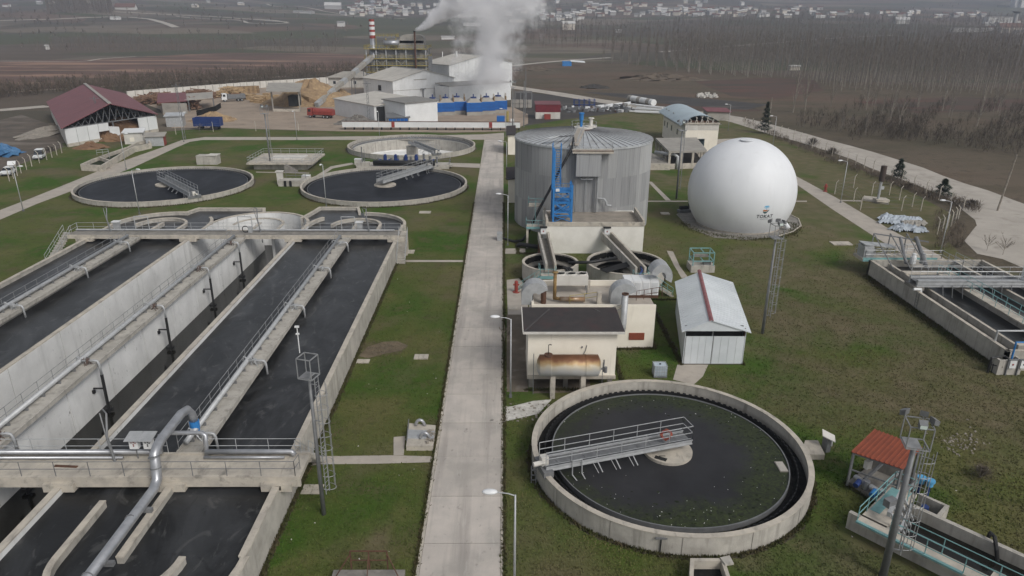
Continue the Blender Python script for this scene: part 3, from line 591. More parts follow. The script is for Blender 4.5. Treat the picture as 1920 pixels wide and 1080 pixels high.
cp.path([(-66, 39.65, 3.45), (-22.2, 39.65, 3.45)], .17, 10).path([(-19.4, 39.65, 3.45), (-13.8, 39.65, 3.45), (-13.6, 39.6, 3.2)], .17, 10).path([(-66, 39.3, 3.25), (-24.6, 39.3, 3.25)], .1, 8).path([(-19.4, 39.3, 3.25), (-14.2, 39.3, 3.25)], .09, 8)
cp.path([(-22.3, 39.65, 3.45), (-22.3, 39.9, 4.5), (-21.9, 40.0, 4.65), (-19.6, 40.0, 4.65), (-19.35, 39.9, 4.5), (-19.35, 39.65, 3.1)], .15, 10)
tag(cp.build("header_pipe", SILVER, smooth=True), "grey air header pipes lying along the front footbridge", "pipe")
# big lagged pipe climbing over the front bridge
bp = T("supply_pipe", "large silver lagged pipe rising from the channel over the front footbridge", "pipe", (-21.5, 34, ZT))
prof = [(-21.35, 18, 3.0), (-21.3, 36.3, 3.0), (-21.32, 36.9, 3.3), (-21.35, 37.1, 4.0), (-21.4, 37.3, 4.8), (-21.45, 37.9, 5.05), (-21.5, 38.6, 5.1), (-21.55, 41.6, 5.1), (-21.5, 42.4, 4.95), (-21.4, 42.7, 4.4), (-21.35, 42.75, 3.9)]
MB().path(prof, .30, 14).build("lagged_pipe", SILVER, bp, smooth=True)
b = MB()
for y in (20, 24.5, 29, 33.5): b.tube((-21.35, y, 3.0), (-21.35, y+.08, 3.0), .33, 14)
for z in (3.95, 4.75): b.tube((-21.36, 37.1, z), (-21.37, 37.12, z+.08), .33, 14)
b.build("pipe_band", GALV_D, bp)
MB().cyl(-21.35, 42.75, 3.35, 3.9, .34, 14).cyl(-21.35, 42.75, 3.0, 3.3, .3, 12).build("butterfly_valve", BLUE, bp)
for y in (26.5, 30.2, 34.6): MB().box(-21.75, -20.7, y, y+.25, 2.6, 2.85).build("pipe_saddle", GALV_D, bp)
for k, (x, lab) in enumerate(((-23.75, "white control box under a little roof on the front footbridge, farther from the big pipe"), (-22.85, "white control box under a little roof right beside the big silver pipe"))):
    c = T("control_box", lab, "control box", (x, 39.5, ZB), "control boxes on the front footbridge")
    MB().tube((x, 39.5, ZB), (x, 39.5, ZB+.9), .04, 6).build("post", GALV_D, c)
    MB().obox((x, 39.45), .56, .34, ZB+.85, ZB+1.5).build("cabinet", WHITE, c)
    MB().slab([(x-.44, 39.0, ZB+1.6), (x+.44, 39.0, ZB+1.6), (x+.44, 39.95, ZB+1.78), (x-.44, 39.95, ZB+1.78)], .03).build("canopy", GALV, c)
    b = MB()
    for q, (dx, dz) in enumerate(((-.12, 1.32), (.02, 1.34), (.13, 1.3), (0, 1.18), (0, 1.08))): b.box(x+dx-.035, x+dx+.035, 39.265, 39.28, ZB+dz-.04, ZB+dz+.04)
    b.build("switch", RED if k == 0 else DARK, c)
# hoist davits
for k, (x, y, lab) in enumerate(((-25.1, 39.2, "grey lifting davit leaning over the channel at the front footbridge"), (-17.9, 91.6, "thin lifting davit on the rear footbridge at the full basin by the lawn"), (-32.4, 91.6, "thin lifting davit on the rear footbridge over the drained basin"), (-52.3, 91.6, "thin lifting davit near the far end of the rear footbridge"))):
    d = T("lifting_davit", lab, "davit", (x, y, ZB), "lifting davits on the footbridges")
    MB().tube((x, y, ZB), (x-.3, y+.2, ZB+1.6), .09, 8).tube((x-.3, y+.2, ZB+1.6), (x-.45, y+.9, ZB+3.0), .07, 8).build("mast_post", GALV_D, d)
    MB().tube((x-.25, y+.1, ZB+1.2), (x-1.0, y+1.1, ZB+2.9), .045, 6).tube((x-.45, y+.9, ZB+3.0), (x-1.0, y+1.5, ZB+2.95), .05, 6).build("jib", GALV_D, d)
    MB().tube((x, y+.1, ZB+.1), (x, y+.25, WL-.6), .06, 6).build("guide_rail", GALV_D, d)
for k, (x, lab) in enumerate(((-52.0, "small white cabinet on the rear footbridge near its far end"), (-19.4, "small white cabinet on the rear footbridge nearest the lawn"))):
    c = T("cabinet", lab, "cabinet", (x, 93.2, ZB), "white cabinets at the rear footbridge")
    MB().obox((x, 92.8), .75, .5, ZB, ZB+1.05).build("body", GALV, c); MB().obox((x, 92.8), 1.0, .75, ZB+1.05, ZB+1.15).build("lid", WHITE, c)
h = T("hatch", "round black hatch ring standing on the rear footbridge at the drained basin", "hatch", (-34.3, 91.5, ZB))
MB().path([(-34.3+.42*cos(t), 91.4, ZB+.45+.42*sin(t)) for t in np.linspace(0, 2*pi, 20)], .06, 6).build("hoop", BLACK, h); MB().obox((-33.7, 91.5), .5, .4, ZB, ZB+.8).build("housing", GALV, h)
tag(MB().obox((-27.9, 38.6), 1.5, .18, ZB, ZB+.06, -.08).build("plank", RUST), "loose brown plank lying on the front footbridge deck", "plank")
# ------------------------------------------------------------------ round clarifiers
def clarifier(label, cx, cy, r, rim, wl, th, ch, disc, wmat, empty=False, base=-.3):
    t = T("clarifier", label, "clarifier tank", (cx, cy, 0), "round clarifiers")
    n = 128
    MB().ring(cx, cy, r-th, r, base, rim-.06, n).build("tank_wall", CONC, t, smooth=False)
    MB().ring(cx, cy, r-th-.02, r+.025, rim-.06, rim, n).build("coping", CAP, t)
    b = MB()                                       # formwork joints
    for k in range(24 if r > 12 else 14):
        a = 2*pi*k/(24 if r > 12 else 14)+.1; b.obox((cx+(r+.002)*cos(a), cy+(r+.002)*sin(a)), .02, .05, 0, rim-.08, a)
    b.build("cast_joint", CONC_D, t)
    rw = r-th-ch
    MB().ring(cx, cy, rw-.04, rw+.04, wl-.3, wl+.08, n).build("scum_baffle", GALV_D, t)
    MB().ring(cx, cy, rw+ch*.45, rw+ch*.45+.06, wl-.5, wl+.06, n).build("weir_wall", BLACK if not empty else CONC, t)
    b = MB(); m = int(2*pi*rw/.45)
    for k in range(m): a = 2*pi*k/m; b.obox((cx+(rw+ch*.45+.03)*cos(a), cy+(rw+ch*.45+.03)*sin(a)), .05, .26, wl+.06, wl+.16, a)
    b.build("weir_tooth", BLACK, t, kind="stuff")
    if empty:
        MB().lathe(cx, cy, [(r-th-.01, wl-.5), (rw+ch*.4, wl-.5)], n).build("launder_floor", CONC_D, t)
        MB().lathe(cx, cy, [(rw+.05, wl-.45), (rw, wl-.6), (rw, -2.6), (rw-.3, -2.8), (disc, -3.6), (0, -3.6)], n).build("basin_floor", LIME, t)
        MB().ring(cx, cy, rw-.01, rw+.35, -2.6, wl-.5, n).build("inner_wall", CONC, t)
        MB().cyl(cx, cy, -3.6, wl+.1, disc*.8, 32).build("centre_pier", CONC, t)
    else:
        MB().ring(cx, cy, rw+.05, r-th-.005, wl-.75, wl-.35, n).build("launder_floor", SLUDGE, t)
        MB().cyl(cx, cy, wl-.5, wl+.22, disc, 40).build("centre_pier", CAP, t)
        sheet("clarifier_water", wmat, circ(cx, cy, rw, 96), wl)
    return t
def bridge(label, cx, cy, ang, L0, L1, zb, w, hb=.45, side=-1):
    d = Vector((cos(ang), sin(ang), 0)); nr = Vector((-d.y, d.x, 0)); c = Vector((cx, cy, 0))
    def P(t, o, z): q = c+d*t+nr*o; return (q.x, q.y, z)
    t = T("scraper_bridge", label, "scraper bridge", P((L0+L1)/2, 0, zb), "scraper bridges on the clarifiers")
    for o in (-w/2, w/2):
        MB().beam(P(L0, o, zb+hb/2), P(L1, o, zb+hb/2), .1, hb).beam(P(L0, o, zb+hb-.03), P(L1, o, zb+hb-.03), .26, .06).beam(P(L0, o, zb+.03), P(L1, o, zb+.03), .26, .06).build("girder", GALV, t)
        MB().rail([P(L0, o, zb+hb), P(L1, o, zb+hb)], 1.05, 1.75, .028).build("handrail", GALV, t)
    n = int((L1-L0)/1.0)
    for k in range(n):
        a = L0+(L1-L0)*k/n; MB().slab([P(a+.01, -w/2+.06, zb+.16), P(a+(L1-L0)/n-.01, -w/2+.06, zb+.16), P(a+(L1-L0)/n-.01, w/2-.06, zb+.16), P(a+.01, w/2-.06, zb+.16)], .05).build("deck_grating", GALV_D, t)
    MB().rail([P(L0, -w/2, zb+hb), P(L0, w/2, zb+hb)], 1.05, 2, .028).build("end_rail", GALV, t)
    MB().obox(P(L1-.1, 0, 0)[:2], .7, w+.7, zb-.35, zb+.1, ang).build("end_carriage", GALV_D, t)
    b = MB()
    for o in (-w/2-.1, w/2+.1): q = P(L1-.1, o, 0); b.tube(P(L1-.2, o, zb-.35), P(L1+.05, o, zb-.35), .2, 10)
    b.build("wheel", TYRE, t)
    MB().obox(P(L1-.1, 0, 0)[:2], .5, .5, zb+.1, zb+.75, ang).tube(P(L1-.1, .2, zb+.4), P(L1+.75, .25, zb+.4), .17, 8).build("drive_motor", WHITE_D, t)
    b = MB()
    for k in range(3):
        a = L0+(L1-L0)*(.42+.12*k)
        b.tube(P(a, side*w/2, zb), P(a-.2, side*(w/2+.5), zb-.6), .04, 6)
        b.tube(P(a+.35, side*w/2, zb), P(a+.1, side*(w/2+.5), zb-.6), .025, 5)
    a = L1-2.2
    for o in (-.35, .35):
        b.tube(P(a+o, side*(w/2+.15), zb+.5), P(a+o, side*(w/2+.2), zb-.55), .04, 5); b.tube(P(a+o, side*(w/2+.2), zb-.55), P(a+o*.8-.25, side*(w/2+.75), zb-1.0), .04, 5)
    b.tube(P(a-.35, side*(w/2+.15), zb+.5), P(a+.35, side*(w/2+.15), zb+.5), .04, 5); b.beam(P(a-.55, side*(w/2+.78), zb-1.03), P(a+.1, side*(w/2+.78), zb-1.03), .22, .2)
    b.build("scraper_arm", GALV, t)
    return t
clarifier("large grey-green clarifier standing alone beside the road, near the pump shelter", 11.84, 43.5, 9.77, 1.43, .80, .34, 1.15, 1.75, WATER1)
bridge("galvanised scraper bridge of the grey-green clarifier near the road", 11.84, 43.5, pi+.30, -1.5, 9.6, 1.62, 1.3, hb=.36, side=1)
rg = T("lifebuoy", "red lifebuoy hanging on the railing of the near scraper bridge", "lifebuoy", (12.6, 43.6, 2.1))
MB().path([(11.5+.34*cos(t), 43.0, 2.55+.34*sin(t)) for t in np.linspace(0, 2*pi, 18)], .09, 8).build("ring_body", RED, rg)
b = MB()
for a_ in (0, pi/2, pi, 3*pi/2): b.tube((11.5+.25*cos(a_), 42.99, 2.55+.25*sin(a_)), (11.5+.44*cos(a_), 42.99, 2.55+.44*sin(a_)), .11, 6)
b.build("rope_grip", TILERED, rg)
c1 = Vector((11.84, 43.5)); b = MB()
for _ in range(240):
    a = radians(R_(-135, 135)); rr = 8.1-abs(random.gauss(0, 1.2)); x, y = c1.x+rr*cos(a), c1.y+rr*sin(a); s_ = R_(.03, .14)
    n = 6; b.add([(x+s_*R_(.5, 1.3)*cos(2*pi*q/n), y+s_*R_(.4, 1)*sin(2*pi*q/n), .8085) for q in range(n)], [tuple(range(n))])
b.build("green_scum", SCUM, loc=(0, 0, 0), kind='stuff')
b = MB()
for _ in range(80):
    a = radians(R_(-160, 160)); rr = 8.2-abs(random.gauss(0, 1.5)); s_ = random.choice((.015, .015, .02, .025, .04)); x, y = c1.x+rr*cos(a), c1.y+rr*sin(a)
    b.obox((x, y), s_*R_(1, 2.6), s_, .80, .825, R_(0, 3))
b.build("foam_flecks", LIME, loc=(0, 0, 0), kind='stuff')
tag(MB().box(11.05, 11.5, 42.6, 42.68, 1.025, 1.03).obox((11.1, 42.35), .85, .4, 1.022, 1.03, -.5).build("pier_slot", DARK), "dark slot opening in the white centre pier of the near clarifier", "opening")
bx = T("scum_box", "small concrete scum box at the inner rim of the near clarifier", "scum box", (19.4, 41.6, .8))
MB().box(19.1, 19.7, 41.0, 42.2, .3, .86).build("box_wall", CONC_D, bx); MB().box(19.15, 19.65, 41.05, 42.15, .86, .88).build("lid", CONC, bx)
tag(MB().box(1.9, 1.98, 40.9, 40.98, 0, 1.4).box(2.2, 2.28, 40.7, 40.78, 0, 1.4).box(1.95, 2.25, 40.8, 40.88, .3, .36).box(1.95, 2.25, 40.8, 40.88, .7, .76).box(1.95, 2.25, 40.8, 40.88, 1.1, 1.16).build("ladder", GALV_D), "short dark ladder on the wall of the near clarifier", "ladder")
v = T("valve_stand", "thin valve stand with a flat top in the grass by the near clarifier", "valve stand", (9.4, 34.0, 0))
MB().tube((9.4, 34.0, 0), (9.4, 34.0, 1.1), .04, 6).build("stem", DARK, v); MB().obox((9.4, 34.0), .7, .12, 1.1, 1.2).build("handle", GALV_D, v)
clarifier("black-water clarifier next to the slab road, its bridge pointing to the valve station", -22.3, 132.2, 15.4, .88, .30, .32, .9, 2.05, WATERC)
bridge("scraper bridge of the black-water clarifier next to the slab road", -22.3, 132.2, atan2(13.7, 7.1), -1.6, 15.3, 1.05, 1.5, .7)
clarifier("black-water clarifier beside the curved perimeter path", -62.9, 131.5, 15.4, .93, .42, .32, .8, 2.0, WATERC)
bridge("scraper bridge of the clarifier beside the perimeter path", -62.9, 131.5, atan2(-13.5, 11.5), -2.5, 15.3, 1.15, 1.5, .7)
clarifier("empty clarifier with its bare floor showing, behind the valve station", *C4[:2], 15.4, 1.08, .5, .32, 1.0, 1.8, WATERC, empty=True, base=-1)
bridge("bluish scraper bridge spanning the empty clarifier", *C4[:2], atan2(-16.2, 8.6), -.5, 15.3, 1.2, 1.5, .7)
b = MB()
for _ in range(60): x, y = C4[0]+R_(-9, 9), C4[1]+R_(-9, 5); b.obox((x, y), R_(.6, 3), R_(.3, 1.2), -3.5, -2.75+R_(0, .2), R_(0, 3), taper=.5)
b.build("dry_sludge_debris", LIME, loc=(0, 0, 0), kind='stuff')

# ------------------------------------------------------------------ valve station between the clarifiers
vs = T("valve_station", "valve station with blue motors and black pipes between two clarifiers", "valve station", (-21, 151.5, 0))
MB().box(-31, -11.5, 149.2, 154.5, -.5, .45).build("chamber_slab", CONC, vs)
MB().box(-31.2, -28.5, 149.6, 151.4, .45, 1.2).box(-13.8, -10.8, 149.4, 151, .45, .9).build("chamber_wall", CONC, vs)
MB().tube((-27.5, 149.9, 1.15), (-14.5, 149.9, 1.15), .55, 14).build("manifold", BLACK, vs, smooth=True)
b = MB(); b2 = MB()
for k in range(7): x = -26.5+k*1.9; b.tube((x, 150, 1.2), (x, 153.2, 1.2), .22, 8); 
for k in range(4):
    x = -25.2+k*2.2
    o = MB().cyl(x, 151.4, 1.3, 2.3, .38, 10).tube((x, 151.0, 2.4), (x, 151.9, 2.4), .28, 10).build("motor", BLUE_D, vs)
b.build("branch_pipe", BLUE_D, vs)
b = MB()
for k in range(10): x = -27+k*1.4; b.cyl(x, 153.4, .45, R_(1.5, 2.6), .25, 8)
b.build("valve_body", GALV_D, vs)
MB().rail([(-30, 154, .45), (-11.5, 154, .45), (-11.5, 149.5, .45)], 1.2, 2.4, .04).rail([(-30, 149.4, .5), (-30, 154, .5)], 1.2, 2.4, .04).build("handrail", GALV_D, vs)
MB().tube((-29.9, 150.4, 1.1), (-29.9, 150.4, 4.4), .12, 8).tube((-29.4, 150.4, 1.1), (-29.4, 150.4, 3.9), .06, 6).build("vent_mast", GALV_D, vs)

# low square chamber with railing, and little chambers round it
x0, y0, _ = G(523, 303, 1.5); x1 = G(621, 300, 1.5)[0]
ch = T("flow_chamber", "square concrete chamber with an overhanging railed top on the lawn", "chamber", (-46, 153, 0))
MB().box(-52.2, -41.0, 148.2, 157.0, 0, 1.25).build("wall", CONC, ch)
MB().box(-53.2, -39.6, 146.9, 158.2, 1.25, 1.6).build("top_slab", CAP, ch)
MB().rail([(-53.0, 147.1, 1.6), (-39.8, 147.1, 1.6), (-39.8, 158, 1.6), (-53, 158, 1.6), (-53, 147.1, 1.6)], 1.1, 1.9, .035).build("handrail", GALV, ch)
MB().box(-49.5, -42.5, 150.8, 155, 1.6, 1.85).build("cover", WHITE_D, ch)
for k in range(7): MB().box(-44.9+k*.35, -44.55+k*.35, 145.0, 146.4, 0, 1.5-k*.2).build("step", CONC_D, ch)
for k, (px, py, w, lab) in enumerate(((550, 347, 5, "low concrete outlet box with a pipe, by the black-water clarifier's rim"), (575, 340, 1.6, "small white box on the path beside the black-water clarifier"), (672, 308, 1.5, "white cabinet on a thin stand between the chamber and the valve station"))):
    p = G(px, py); c = T("outlet_box", lab, "outlet box", p)
    MB().obox(p[:2], w, 2.4 if k == 0 else 1.0, 0, 1.1).build("body", CONC if k == 0 else WHITE_D, c)
    if k == 0:
        MB().box(p[0]-1.3, p[0]-.9, p[1]-1.45, p[1]-1.2, 0, 1.1).box(p[0]-.3, p[0]+.1, p[1]-1.45, p[1]-1.2, 0, 1.1).build("pipe", BLACK, c)
        MB().obox((p[0]-2.6, p[1]+.8), 1, .9, 0, 2.4).obox((p[0]-2.6, p[1]+.8), 1.4, 1.2, 2.4, 2.55).build("cabinet", WHITE_D, c); MB().rail([(p[0]-1.5, p[1]+1, 1.1), (p[0]+2.2, p[1]+1, 1.1)], 1.1, 1.8, .04).build("handrail", GALV_D, c)
    else: MB().obox(p[:2], 1.5, 1.2, 1.1, 1.22).build("lid", WHITE, c)
p = G(392, 307); c = T("concrete_hut", "small concrete block hut at the rim of the clarifier by the perimeter path", "hut", p)
MB().obox(p[:2], 4.4, 2.2, 0, 1.9).build("wall", CONC, c); MB().obox((p[0]+1.2, p[1]), 2.2, 2.5, 1.9, 2.02).build("roof", WHITE_D, c)

# ------------------------------------------------------------------ digester tank, its annex and stair tower
DX, DY, DR, DH = 12.24, 109.8, 10.4, 13.0
dg = T("digester_tank", "tall round digester clad in grey corrugated sheets with a shallow conical roof", "digester tank", (DX, DY, 0))
MB().cyl(DX, DY, 0, DH, DR-.06, 96).build("shell", GALV_D, dg, smooth=False)
NP = 44; pm = {}
for row in range(3):
    z0, z1 = row*4.34, (row+1)*4.34+.03
    for k in range(NP):
        mi = random.choices((0, 1, 2), (.3, .5, .2))[0]; key = (row, mi)
        a0 = 0; a1 = 2*pi/NP
        if key not in pm:
            m = MB(); n = 22; m.lathe(0, 0, [(1, z0), (1, z1)], n, 0, a1-.004)
            for j, vv in enumerate(m.v):
                q = j % (n+1); r = DR+(.045 if q % 2 else 0); a = a1*q/n*.985; m.v[j] = (DX+r*cos(a), DY+r*sin(a), vv[2])
            o = m.build("cladding_sheet", CORR[mi], dg); pm[key] = o
        else: o = pm[key].copy(); COL.objects.link(o)
        o.rotation_euler = (0, 0, a1*k+row*.05); s_ = 1+R_(0, .0015); o.scale = (s_, s_, 1)
rs = None; mk("roof seam", (.20, .205, .21), (.15, .15, .155), sc=1)
for k in range(60):
    a1 = 2*pi/60
    if rs is None:
        m = MB(); ra = [(DR+.16, DH+.02), (DR*.55, DH+.75), (1.1, DH+1.3)]
        for j in range(2):
            (ro, zo), (ri, zi) = ra[j], ra[j+1]
            m.add([(DX+ro, DY, zo), (DX+ro*cos(a1*.97), DY+ro*sin(a1*.97), zo), (DX+ri*cos(a1*.97), DY+ri*sin(a1*.97), zi), (DX+ri, DY, zi)], [(0, 1, 2, 3)])
            m.beam((DX+ro*cos(a1*.985), DY+ro*sin(a1*.985), zo+.03), (DX+ri*cos(a1*.985), DY+ri*sin(a1*.985), zi+.03), .07, .07, 1)
        m.add([(DX+DR+.16, DY, DH+.02), (DX+(DR+.16)*cos(a1*.97), DY+(DR+.16)*sin(a1*.97), DH+.02), (DX+(DR+.16)*cos(a1*.97), DY+(DR+.16)*sin(a1*.97), DH-.25), (DX+DR+.16, DY, DH-.25)], [(0, 3, 2, 1)])
        rs = m.build("roof_sheet", [ROOFSH, MATS["roof seam"]], dg); o = rs
    else: o = rs.copy(); COL.objects.link(o)
    o.rotation_euler = (0, 0, a1*k)
MB().cyl(DX, DY, DH+1.2, DH+1.5, 1.5, 24).cyl(DX+1.1, DY, DH+1.45, DH+1.7, .9, 16).build("roof_cap", WHITE_D, dg)
MB().cyl(DX+.1, DY-1.2, DH+1.0, DH+1.28, .9, 16).build("rusty_flange", RUST, dg)
MB().rail([(DX+1.9*cos(t), DY+1.9*sin(t), DH+1.25) for t in np.linspace(-.3, pi+.3, 8)], 1.0, 2, .03).build("roof_rail", GALV, dg)
MB().cyl(DX-.4, DY, DH+1.5, DH+2.5, .2, 8).cyl(DX-.4, DY, DH+2.5, DH+3.4, .32, 10).cyl(DX-.4, DY, DH+3.4, DH+3.6, .42, 10).build("mixer_drive", BLUE, dg)
MB().cyl(DX+1.1, DY, DH+1.7, DH+2.7, .25, 8).cyl(DX+1.1, DY, DH+2.7, DH+2.85, .45, 8).build("vent_pipe", WHITE_D, dg)
b = MB()
for k in range(11): p = Vector((DX-.5, DY-1.2, DH+1.3)).lerp(Vector((DX-2.4, DY-DR+.2, DH+.25)), k/11); q = Vector((DX-.5, DY-1.2, DH+1.3)).lerp(Vector((DX-2.4, DY-DR+.2, DH+.25)), (k+.92)/11); MB().beam(p+Vector((0, 0, .12)), q+Vector((0, 0, .12)), 1.25, .08).build("gangway_plank", PATHC, dg)
MB().rail([(DX-.1, DY-1.2, DH+1.3), (DX-1.95, DY-DR+.2, DH+.3)], 1.0, 1.6, .03).rail([(DX-1.0, DY-1.2, DH+1.3), (DX-2.9, DY-DR+.2, DH+.3)], 1.0, 1.6, .03).build("gangway_rail", GALV, dg)
yb = DY-DR-1.1                                    # boxed-out housing and railed balcony on the front
xl, xr = ZY(1081, 300, yb)[0], ZY(1128, 300, yb)[0]; zb0 = ZY(1100, 331, yb)[2]
MB().box(xl, xr, yb, DY-DR+.6, zb0, DH-.5).build("housing", CORR[1], dg)
MB().box(xl-.6, xr+1.6, yb-.25, DY-DR+.8, DH-.5, DH-.1).build("balcony_slab", CAP, dg); MB().box(xl-.62, xr+1.62, yb-.27, yb-.25, DH-.2, DH-.08).build("rusty_edge", RUST, dg)
MB().rail([(xl-.5, yb-.1, DH-.1), (xr+1.4, yb-.1, DH-.1), (xr+1.4, yb+1.3, DH-.1)], 1.1, 1.0, .028).build("balcony_rail", GALV, dg)
MB().path([(xl+.7, yb+.9, zb0-.3), (xl+.8, yb+.5, zb0-.5), (xl+2.4, yb+.5, zb0-.5), (xl+2.6, yb+.9, zb0-.2)], .1, 8).tube((xl+1.6, yb+.8, zb0), (xl+1.6, yb+.8, 4), .05, 6).tube((xl+3.2, yb+.7, zb0), (xl+3.2, yb+.7, 4), .08, 6).path([(xl+3.4, yb+.9, 5.9), (xl+4.2, yb+.6, 5.9), (xl+4.5, yb+.6, 5.5), (xl+4.6, yb+.6, 5.0), (xl+5.3, yb+.6, 4.9)], .16, 8).build("process_pipe", GALV, dg)
MB().box(xl, xl+.14, yb+.4, yb+.7, 4, zb0).box(xr-.5, xr-.36, yb+.4, yb+.7, 4, zb0).build("support_post", GALV_D, dg)
AX0, AX1, AY0, AY1 = 5.75, 18.95, 92.0, 100.4; AZ = ZY(1110, 417, 92)[2]
an = T("annex", "flat-roofed white annex with raised parapets in front of the digester", "building", ((AX0+AX1)/2, 96, 0))
MB().box(AX0, AX1, AY0, AY1, 0, AZ-.55).build("wall", mk("white annex render", (.72, .70, .65), (.64, .62, .57), sc=.7, layers=[((.42, .40, .36), 1.2, .62, .8, V_, .6), ((.25, .24, .22), 4, .68, .76, (1, 1, .5), .7)]), an)
MB().box(AX0-.02, AX0+.26, AY0+.02, AY0+6.6, AZ-.56, AZ+.35).box(AX1-.26, AX1+.02, AY0+.02, AY0+6.8, AZ-.56, AZ+.35).box(AX0-.04, AX1+.04, AY0-.05, AY0+.22, AZ-.545, AZ).build("parapet", CAP, an)
MB().box(AX0+.27, AX1-.27, AY0+.23, AY1-.5, AZ-.55, AZ-.52).build("roof", mk("flat roof", (.30, .265, .22), (.22, .195, .165), sc=.8, layers=[((.08, .075, .07), .7, .58, .74, (1, 1, 1), .7)]), an)
st = T("stair_tower", "bright blue steel stair tower rising from the annex roof to the digester top", "stair tower", (7.6, 95.5, AZ-.5))
sx0, sx1, sy0, sy1 = ZY(1037, 410, 94)[0], ZY(1071, 410, 94)[0], 94.0, 98.2; z0 = AZ-.5
b = MB()
for x in (sx0, sx1):
    for y in (sy0, 96.3): b.beam((x, y, z0), (x, y, 9.0 if x == sx1 else 13.6), .26, .26)
for x in (sx0, sx0+1.15): b.beam((x, sy1-.2, z0 if x == sx0 else 8.2), (x, sy1-.2, 13.9), .16, .16)
b.build("post", BLUE, st)
levs = [z0+.9, z0+2.6, 6.6, 8.0]
b = MB()
for z in levs+[5.2]:
    for y in (sy0, 96.3): b.beam((sx0, y, z), (sx1, y, z), .12, .16)
    for x in (sx0, sx1): b.beam((x, sy0, z), (x, 96.3, z), .12, .16)
b.build("crossbeam", BLUE, st)
b = MB()
for z0_, z1_ in ((z0, levs[0]), (levs[0], levs[1]), (levs[1], 5.2), (5.2, levs[2]), (levs[2], levs[3])):
    b.tube((sx0, sy0, z0_), (sx1, sy0, z1_), .05, 5); b.tube((sx1, sy0, z0_), (sx0, sy0, z1_), .05, 5); b.tube((sx0, sy0, z1_), (sx0, 96.3, z0_), .05, 5)
b.build("brace", BLUE, st)
for z in (levs[1], 5.2, 8.0): MB().box(sx0+.1, sx1-.1, sy0+.1, 96.2, z+.08, z+.13).build("platform", BLUE, st)
MB().rail([(sx0, sy0, 8.1), (sx1, sy0, 8.1), (sx1, 96.3, 8.1)], 1.1, .6, .025).rail([(sx0, sy0, levs[1]+.1), (sx1, sy0, levs[1]+.1)], 1.0, .8, .025).build("handrail", BLUE, st)
for z0_, z1_, y in ((z0, levs[1], 94.9), (levs[1], 5.2, 95.6), (5.2, 8.0, 94.9)):
    n = 9
    for k in range(n):
        x = sx0+.3+(sx1-sx0-.6)*((k+.5)/n if y < 95 else 1-(k+.5)/n); MB().box(x-.13, x+.13, y-.35, y+.35, z0_+(z1_-z0_)*(k+.6)/n, z0_+(z1_-z0_)*(k+.6)/n+.04).build("tread", BLUE, st)
for k in range(15):
    y = 96.4+(sy1-96.4)*(k+.5)/15; z = 8.1+4.9*(k+1)/15; MB().box(sx0+.12, sx0+1.05, y-.13, y+.13, z-.04, z).build("tread", BLUE, st)
for x in (sx0+.06, sx0+1.12): MB().beam((x, 96.3, 8.1), (x, sy1, 13.05), .06, .22).rail([(x, 96.3, 8.2), (x, sy1, 13.1)], 1.0, 1.2, .025).build("stringer", BLUE, st)
MB().obox((sx0+.5, sy0-.1), .5, .2, 8.15, 8.5).build("flood_lamp", WHITE, st)
tag(MB().path([(DX-2.2, DY-6.5, DH+.9), (DX-2.5, DY-DR-.1, DH+.4), ZY(1060, 300, 98.6), ZY(1046, 325, 98.4), ZY(1030, 357, 98.5), ZY(1012, 390, 97.0), ZY(1000, 415, 96.8), ZY(990, 437, 97), ZY(980, 450, 97.2), G(965, 453, .15), G(950, 449, .12), G(938, 446, .1)], .19, 10).build("hose", BLACK, smooth=True), "thick black hose dropping from the digester roof past the blue stairs to the grass", "hose")
tag(MB().slab([(DX-6.4, DY-8.2, DH+1.0), (DX-4.9, DY-8.6, DH+1.25), (DX-4.3, DY-7.6, DH+1.3), (DX-5.9, DY-7.4, DH+1.0)], .05).slab([(DX-4.9, DY-8.2, DH+1.2), (DX-2.4, DY-8.0, DH+1.35), (DX-2.2, DY-7.4, DH+1.35), (DX-4.6, DY-7.4, DH+1.15)], .05, 1).build("torn_sheet", [WHITE, BLACK]), "torn white and black sheet lying on the digester roof above the stairs", "torn sheet")
ld = T("stair_landing", "concrete stair landing with turquoise railings between the digester and the annex", "landing", (3.9, 95, 0))
lx0, lx1 = ZY(987, 420, 94.2)[0], 5.6
MB().box(lx0, lx1, 94.2, 96.2, 2.75, 3.0).box(lx0+.4, lx1, 97.5, 98.9, 5.1, 5.3).build("slab", CAP, ld)
for x in (lx0+.15, lx1-.3): MB().box(x-.15, x+.15, 94.25, 94.5, 0, 2.75).build("pillar", CAP, ld)
for k in range(9): MB().box(lx0+1.3, lx1-.4, 96.3+k*.14, 96.5+k*.14, 3.05+k*.24, 3.1+k*.24).build("tread", GALV, ld)
MB().rail([(lx1, 94.25, 3.0), (lx0, 94.25, 3.0), (lx0, 96.2, 3.0)], 1.0, .9, .03).rail([(lx1, 97.5, 5.3), (lx0+.4, 97.5, 5.3), (lx0+.4, 98.8, 5.3)], 1.0, .9, .03).rail([(lx0+1.3, 96.2, 3), (lx0+1.3, 97.5, 5.2)], 1.0, 1, .03).build("handrail", TURQ, ld)
MB().box(lx0-.02, lx1+.02, 94.16, 94.2, 2.8, 3.1).build("edge_plate", TURQ, ld)
tag(MB().box(4.7, 5.5, 91.3, 92.6, 0, 1.9).build("fuel_cabinet", RUST), "rust red steel cabinet standing at the corner of the white annex", "cabinet")

